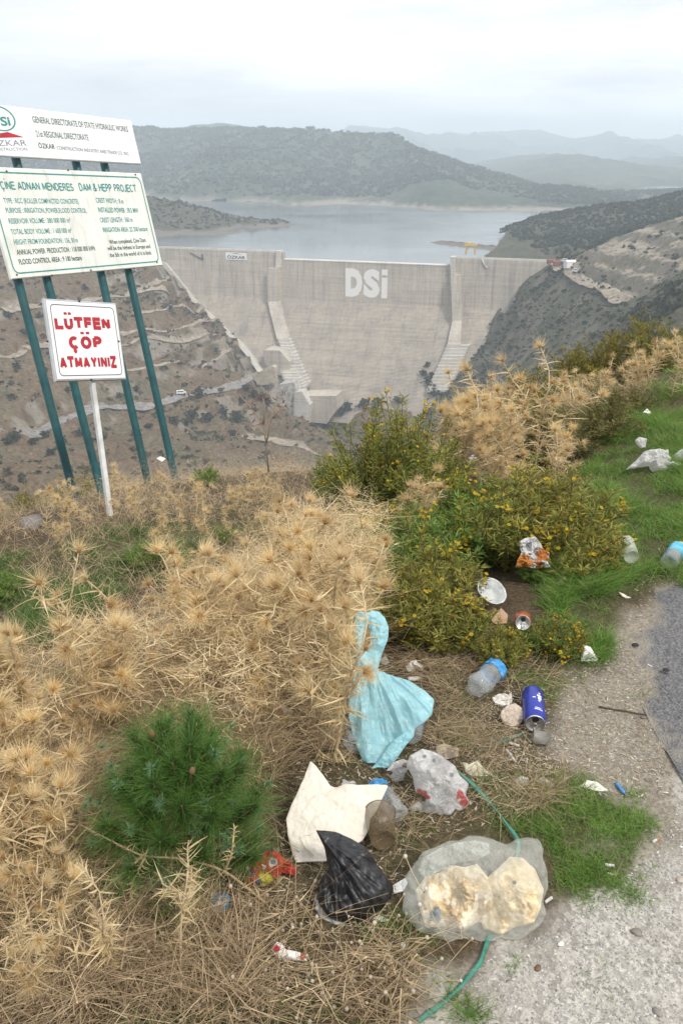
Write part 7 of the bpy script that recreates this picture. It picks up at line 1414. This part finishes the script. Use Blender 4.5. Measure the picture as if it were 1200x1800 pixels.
S('plastic_scrap', 'torn whitish plastic film right of the silver and orange wrapper', 'plastic scrap', M_WBAG, [(1012, 985), (1020, 968), (1028, 957), (1035, 966), (1030, 982), (1022, 990)], (1020, 1010), 25, puff=.012, amp=.012, seed=67, s0=.01, s1=.04, edge=.8)
S('paper_scrap', 'white paper scrap lying at the lower end of the grass strip', 'paper scrap', M_CARTON, [(1022, 1140), (1024, 1134), (1036, 1136), (1050, 1160), (1046, 1164), (1020, 1166)], tilt=50, puff=.006, amp=.006, seed=68, edge=.8)
for k, (ol, lb, bc_) in enumerate([([(845, 1080), (860, 1065), (872, 1070), (868, 1084)], 'small brown cardboard piece right of the white bowl', (.42, .27, .17)), ([(862, 1090), (880, 1068), (892, 1080), (890, 1098), (872, 1100)], 'larger brown cardboard piece above the orange can', (.48, .32, .21)), ([(955, 1040), (975, 1025), (995, 1012), (990, 1035), (965, 1048)], 'brown cardboard piece under the olive shrubs beside the grass', (.34, .27, .2))]): S('cardboard_piece', lb, 'cardboard', M_CARTON, ol, tilt=50, puff=.006, amp=.006, seed=70 + k, base_col=bc_, edge=.8)
S('plastic_bag', 'crumpled grey white film tucked under the shrub right of the orange can', 'plastic bag', M_HAZY, [(945, 1105), (955, 1095), (975, 1090), (990, 1100), (985, 1118), (965, 1130), (950, 1128)], tilt=40, puff=.03, amp=.02, seed=74, s0=.012, s1=.05)
# far white bag on the grass
S('plastic_bag', 'white plastic bag spread on the green grass at the upper right', 'plastic bag', M_WBAG, [(1100, 824), (1118, 808), (1130, 795), (1150, 790), (1174, 790), (1178, 808), (1172, 815), (1198, 818), (1198, 824), (1175, 824), (1170, 832), (1148, 830), (1140, 818), (1120, 822)], (1145, 832), 40, puff=.05, back=.02, amp=.03, seed=76, s0=.03, s1=.14, edge=.7)
S('plastic_scrap', 'small white crumpled scrap just above the white plastic bag on the grass', 'plastic scrap', M_WBAG, [(1115, 774), (1122, 768), (1136, 772), (1134, 786), (1126, 788), (1118, 780)], (1126, 800), 30, puff=.03, back=.02, amp=.02, seed=77)
S('plastic_bag', 'clear white bag cut by the right edge of the photo, above the asphalt', 'plastic bag', M_HAZY, [(1183, 800), (1195, 790), (1230, 785), (1240, 812), (1190, 812)], (1205, 815), 40, puff=.04, amp=.02, seed=78)
S('paper_scrap', 'white shred hidden in the dark shrub at the end of the grass', 'paper scrap', M_CARTON, [(1128, 726), (1136, 718), (1144, 726), (1136, 732)], (1138, 744), 25, puff=.02, amp=.02, seed=79)
S('paper_scrap', 'white shred among the stalks of the tall skyline thistles', 'paper scrap', M_CARTON, [(820, 806), (832, 798), (838, 806), (828, 814)], (828, 826), 25, puff=.015, amp=.015, seed=80)
S('paper_scrap', 'tiny white flake on the grass edge next to the asphalt', 'paper scrap', M_CARTON, [(1086, 1040), (1096, 1044), (1108, 1052), (1098, 1054)], tilt=60, puff=.005, amp=.004, seed=81, base_col=(.8, .76, .66))
# wrappers in the dry grass at the left
YE, OR, RD, BLU = (.80, .55, .06), (.75, .28, .05), (.40, .05, .035), (.06, .30, .55)
S('food_carton', 'printed cream and yellow carton between the thistle stalks', 'carton', M_CARTON, [(462, 1238), (470, 1228), (500, 1240), (516, 1250), (510, 1272), (490, 1280), (468, 1262)], (490, 1290), 35, puff=.012, amp=.006, seed=82, base_col=(.86, .80, .72), paint=[(472, 1240, 10, YE), (488, 1250, 9, OR), (488, 1250, 5, (.9, .8, .7)), (500, 1268, 9, YE), (478, 1262, 6, OR)])
S('snack_wrapper', 'red and yellow printed wrapper beside the pine seedling', 'wrapper', M_CARTON, [(430, 1545), (440, 1520), (465, 1500), (480, 1488), (490, 1500), (505, 1512), (523, 1528), (518, 1540), (495, 1535), (485, 1548), (462, 1558), (440, 1560)], (475, 1562), 55, puff=.016, amp=.014, seed=83, s0=.015, s1=.06, edge=.8, base_col=RD, raise_=.012, paint=[(468, 1548, 12, (.62, .58, .08)), (455, 1552, 7, (.12, .1, .14)), (480, 1515, 7, (.55, .5, .55)), (480, 1515, 4, (.15, .12, .2)), (445, 1535, 6, (.14, .12, .22)), (465, 1525, 5, (.6, .55, .55))])
S('snack_wrapper', 'blue printed wrapper with pale numerals below the pine seedling', 'wrapper', M_CARTON, [(370, 1580), (376, 1570), (392, 1566), (404, 1574), (403, 1594), (390, 1606), (374, 1604)], (388, 1612), 50, puff=.010, amp=.006, seed=84, base_col=BLU, raise_=.035, paint=[(384, 1586, 3, (.75, .8, .85)), (390, 1588, 2.5, (.75, .8, .85)), (396, 1586, 3, (.75, .8, .85)), (382, 1572, 4, (.7, .35, .45)), (380, 1598, 3, (.6, .7, .8))])
S('cigarette_pack', 'crushed red and white cigarette packet in the bottom straw', 'packet', M_CARTON, [(476, 1668), (486, 1655), (495, 1658), (498, 1668), (520, 1672), (542, 1678), (540, 1690), (518, 1688), (498, 1690), (484, 1680)], (510, 1692), 55, puff=.012, amp=.008, seed=85, s0=.012, s1=.05, edge=.8, raise_=.03, paint=[(487, 1668, 7, (.5, .04, .06)), (532, 1680, 6, (.5, .1, .06)), (505, 1690, 8, (.55, .55, .56))])
S('plastic_scrap', 'small white scrap in the thistles at the left edge', 'plastic scrap', M_WBAG, [(20, 1276), (32, 1272), (45, 1280), (38, 1292), (24, 1290)], (34, 1340), 30, puff=.012, amp=.012, seed=86, raise_=.02)
S('foam_flake', 'white flake between the two right sign pipes', 'foam piece', M_FOAM, [(275, 806), (282, 802), (292, 806), (285, 812)], (284, 818), 50, puff=.02, amp=.01, seed=87)
def stick(name, label, cat, px0, px1, r, mat, col=(1, 1, 1), tip=None):
    a, b = hit(*px0) + (0, 0, r), hit(*px1) + (0, 0, r); g = np.random.default_rng(int(px0[0])); t = np.linspace(0, 1, 9)[:, None]; P = a + (b - a) * t; P[1:-1] += g.normal(size=(7, 3)) * r * .5 * (1 if name == 'twig' else .1); o = a.copy()
    if tip is None: ob = MB().tube(P - o, np.linspace(r, r * (.6 if name == 'twig' else 1), 9), 8, col).build(name, mat); ob.location = tuple(o); return tag(ob, label, cat)
    e = empty(name, tuple(o), label, cat); MB().tube((P - o)[:6], r, 8, col).build('paper', mat, e); MB().tube((P - o)[5:], r * 1.02, 8, tip).build('filter', mat, e)
stick('twig', 'thin dark twig lying across the sandy verge', 'twig', (1052, 1244), (1136, 1258), .0035, M_TWIG, (.10, .075, .05))
stick('lighter', 'small blue plastic lighter beside the largest white flake', 'lighter', (1082, 1380), (1096, 1398), .006, m_plain('lighter_blue', (.06, .20, .45), .3, .5, .2, 80))
WH, TN = (.72, .70, .66), (.55, .30, .12)
for a, b, lb, tp_ in [((894, 1308), (912, 1313), 'white cigarette butt nearest the dark blue can', WH), ((889, 1320), (898, 1330), 'white cigarette butt just below the short faded strap', WH), ((899, 1333), (906, 1342), 'dirty cigarette butt in the chaff below the other two', (.5, .45, .38)), ((1062, 1522), (1078, 1524), 'white cigarette butt at the lower edge of the turf patch', WH), ((1066, 1538), (1082, 1541), 'tan tipped cigarette butt at the lower edge of the turf patch', TN), ((1146, 1482), (1156, 1476), 'cigarette butt on the right edge of the turf patch', TN), ((1137, 1170), (1150, 1177), 'orange filter tip on the asphalt', TN), ((957, 1588), (969, 1580), 'white stick stub at the right side of the clear bag', WH)]: stick('cigarette_butt', lb, 'cigarette butt', a, b, .0038, M_STRAW, WH, tp_)
for px, py, r, lb in [(1116, 1135, .012, 'dark bottle cap on the sandy edge of the asphalt'), (1168, 1187, .011, 'flattened black cap on the asphalt')]:
    p = hit(px, py); e = empty('bottle_cap', (p[0], p[1], p[2] + .018 * (px > 1140)), lb, 'bottle cap'); turned(e, 'crown', [(.0005, .006), (r * .85, .006), (r, .004), (r, 0)], np.eye(3), np.zeros(3), M_TYRE, 20); turned(e, 'rim', [(r, .0001), (r * 1.06, .0005), (r * 1.02, .0022)], np.eye(3), np.zeros(3), M_ALU, 20)
for k, (px, py, s, c_, lb) in enumerate([(945, 1702, .011, (.13, .08, .055), 'dark brown bark chip on the white gravel'), (1130, 1262, .012, (.12, .10, .085), 'dark stone at the right end of the thin twig'), (708, 1662, .010, (.6, .58, .54), 'pale pebble by the lower straw'), (985, 1660, .010, (.75, .74, .71), 'white pebble on the gravel right of the clear bag'), (1118, 1640, .016, (.15, .14, .125), 'dark pebble in the straw below the turf patch'), (1155, 1780, .014, (.16, .15, .14), 'dark stone in the bottom right gravel'), (1195, 1548, .014, (.30, .27, .24), 'brown stone at the right edge of the gravel'), (1060, 1305, .012, (.24, .22, .19), 'grey stone in the sand below the thin twig'), (55, 925, .10, (.20, .19, .19), 'grey rock among the dry thistles left of the sign')]):
    p = hit(px, py); g = np.random.default_rng(k); sv2, sf2 = lathe([(.0005, -.5), (.6, -.45), (1, -.05), (.8, .45), (.35, .65), (.0005, .7)], 12); s *= (.7 if s < .05 else 1); c_ = tuple(min(.7, v * 1.5) for v in c_) if s < .05 else c_; V = sv2 * (1 + .22 * fbm(sv2[:, 0] * 1.4 + k, sv2[:, 1] * 1.4, sv2[:, 2] * 1.4, 3, k))[:, None] * s * np.array([1.25, .85, .7]); a = g.uniform(0, 6.28); V = V @ np.array([[math.cos(a), math.sin(a), 0], [-math.sin(a), math.cos(a), 0], [0, 0, 1]])
    o = link('stone', mesh('stone', V, sf2, M_TWIG, np.tile(c_, (len(V), 1)))); o.location = (p[0], p[1], p[2] + s * .2); tag(o, lb, 'stone')
# ================================================================ AIR
hm, N, L = newmat('haze_air')
pv = N.new('ShaderNodeVolumePrincipled'); pv.inputs['Color'].default_value = (0.80, 0.905, 1.0, 1); pv.inputs['Density'].default_value = HAZE; pv.inputs['Anisotropy'].default_value = 0.0
ho = N.new('ShaderNodeOutputMaterial'); L.new(pv.outputs['Volume'], ho.inputs['Volume'])
mb = MB(); mb.box((0, 4300, -30), (9600, 10800, 584)); hz = mb.build('haze', hm, None, False); tag(hz, 'pale blue haze in the air', 'haze', kind='stuff')
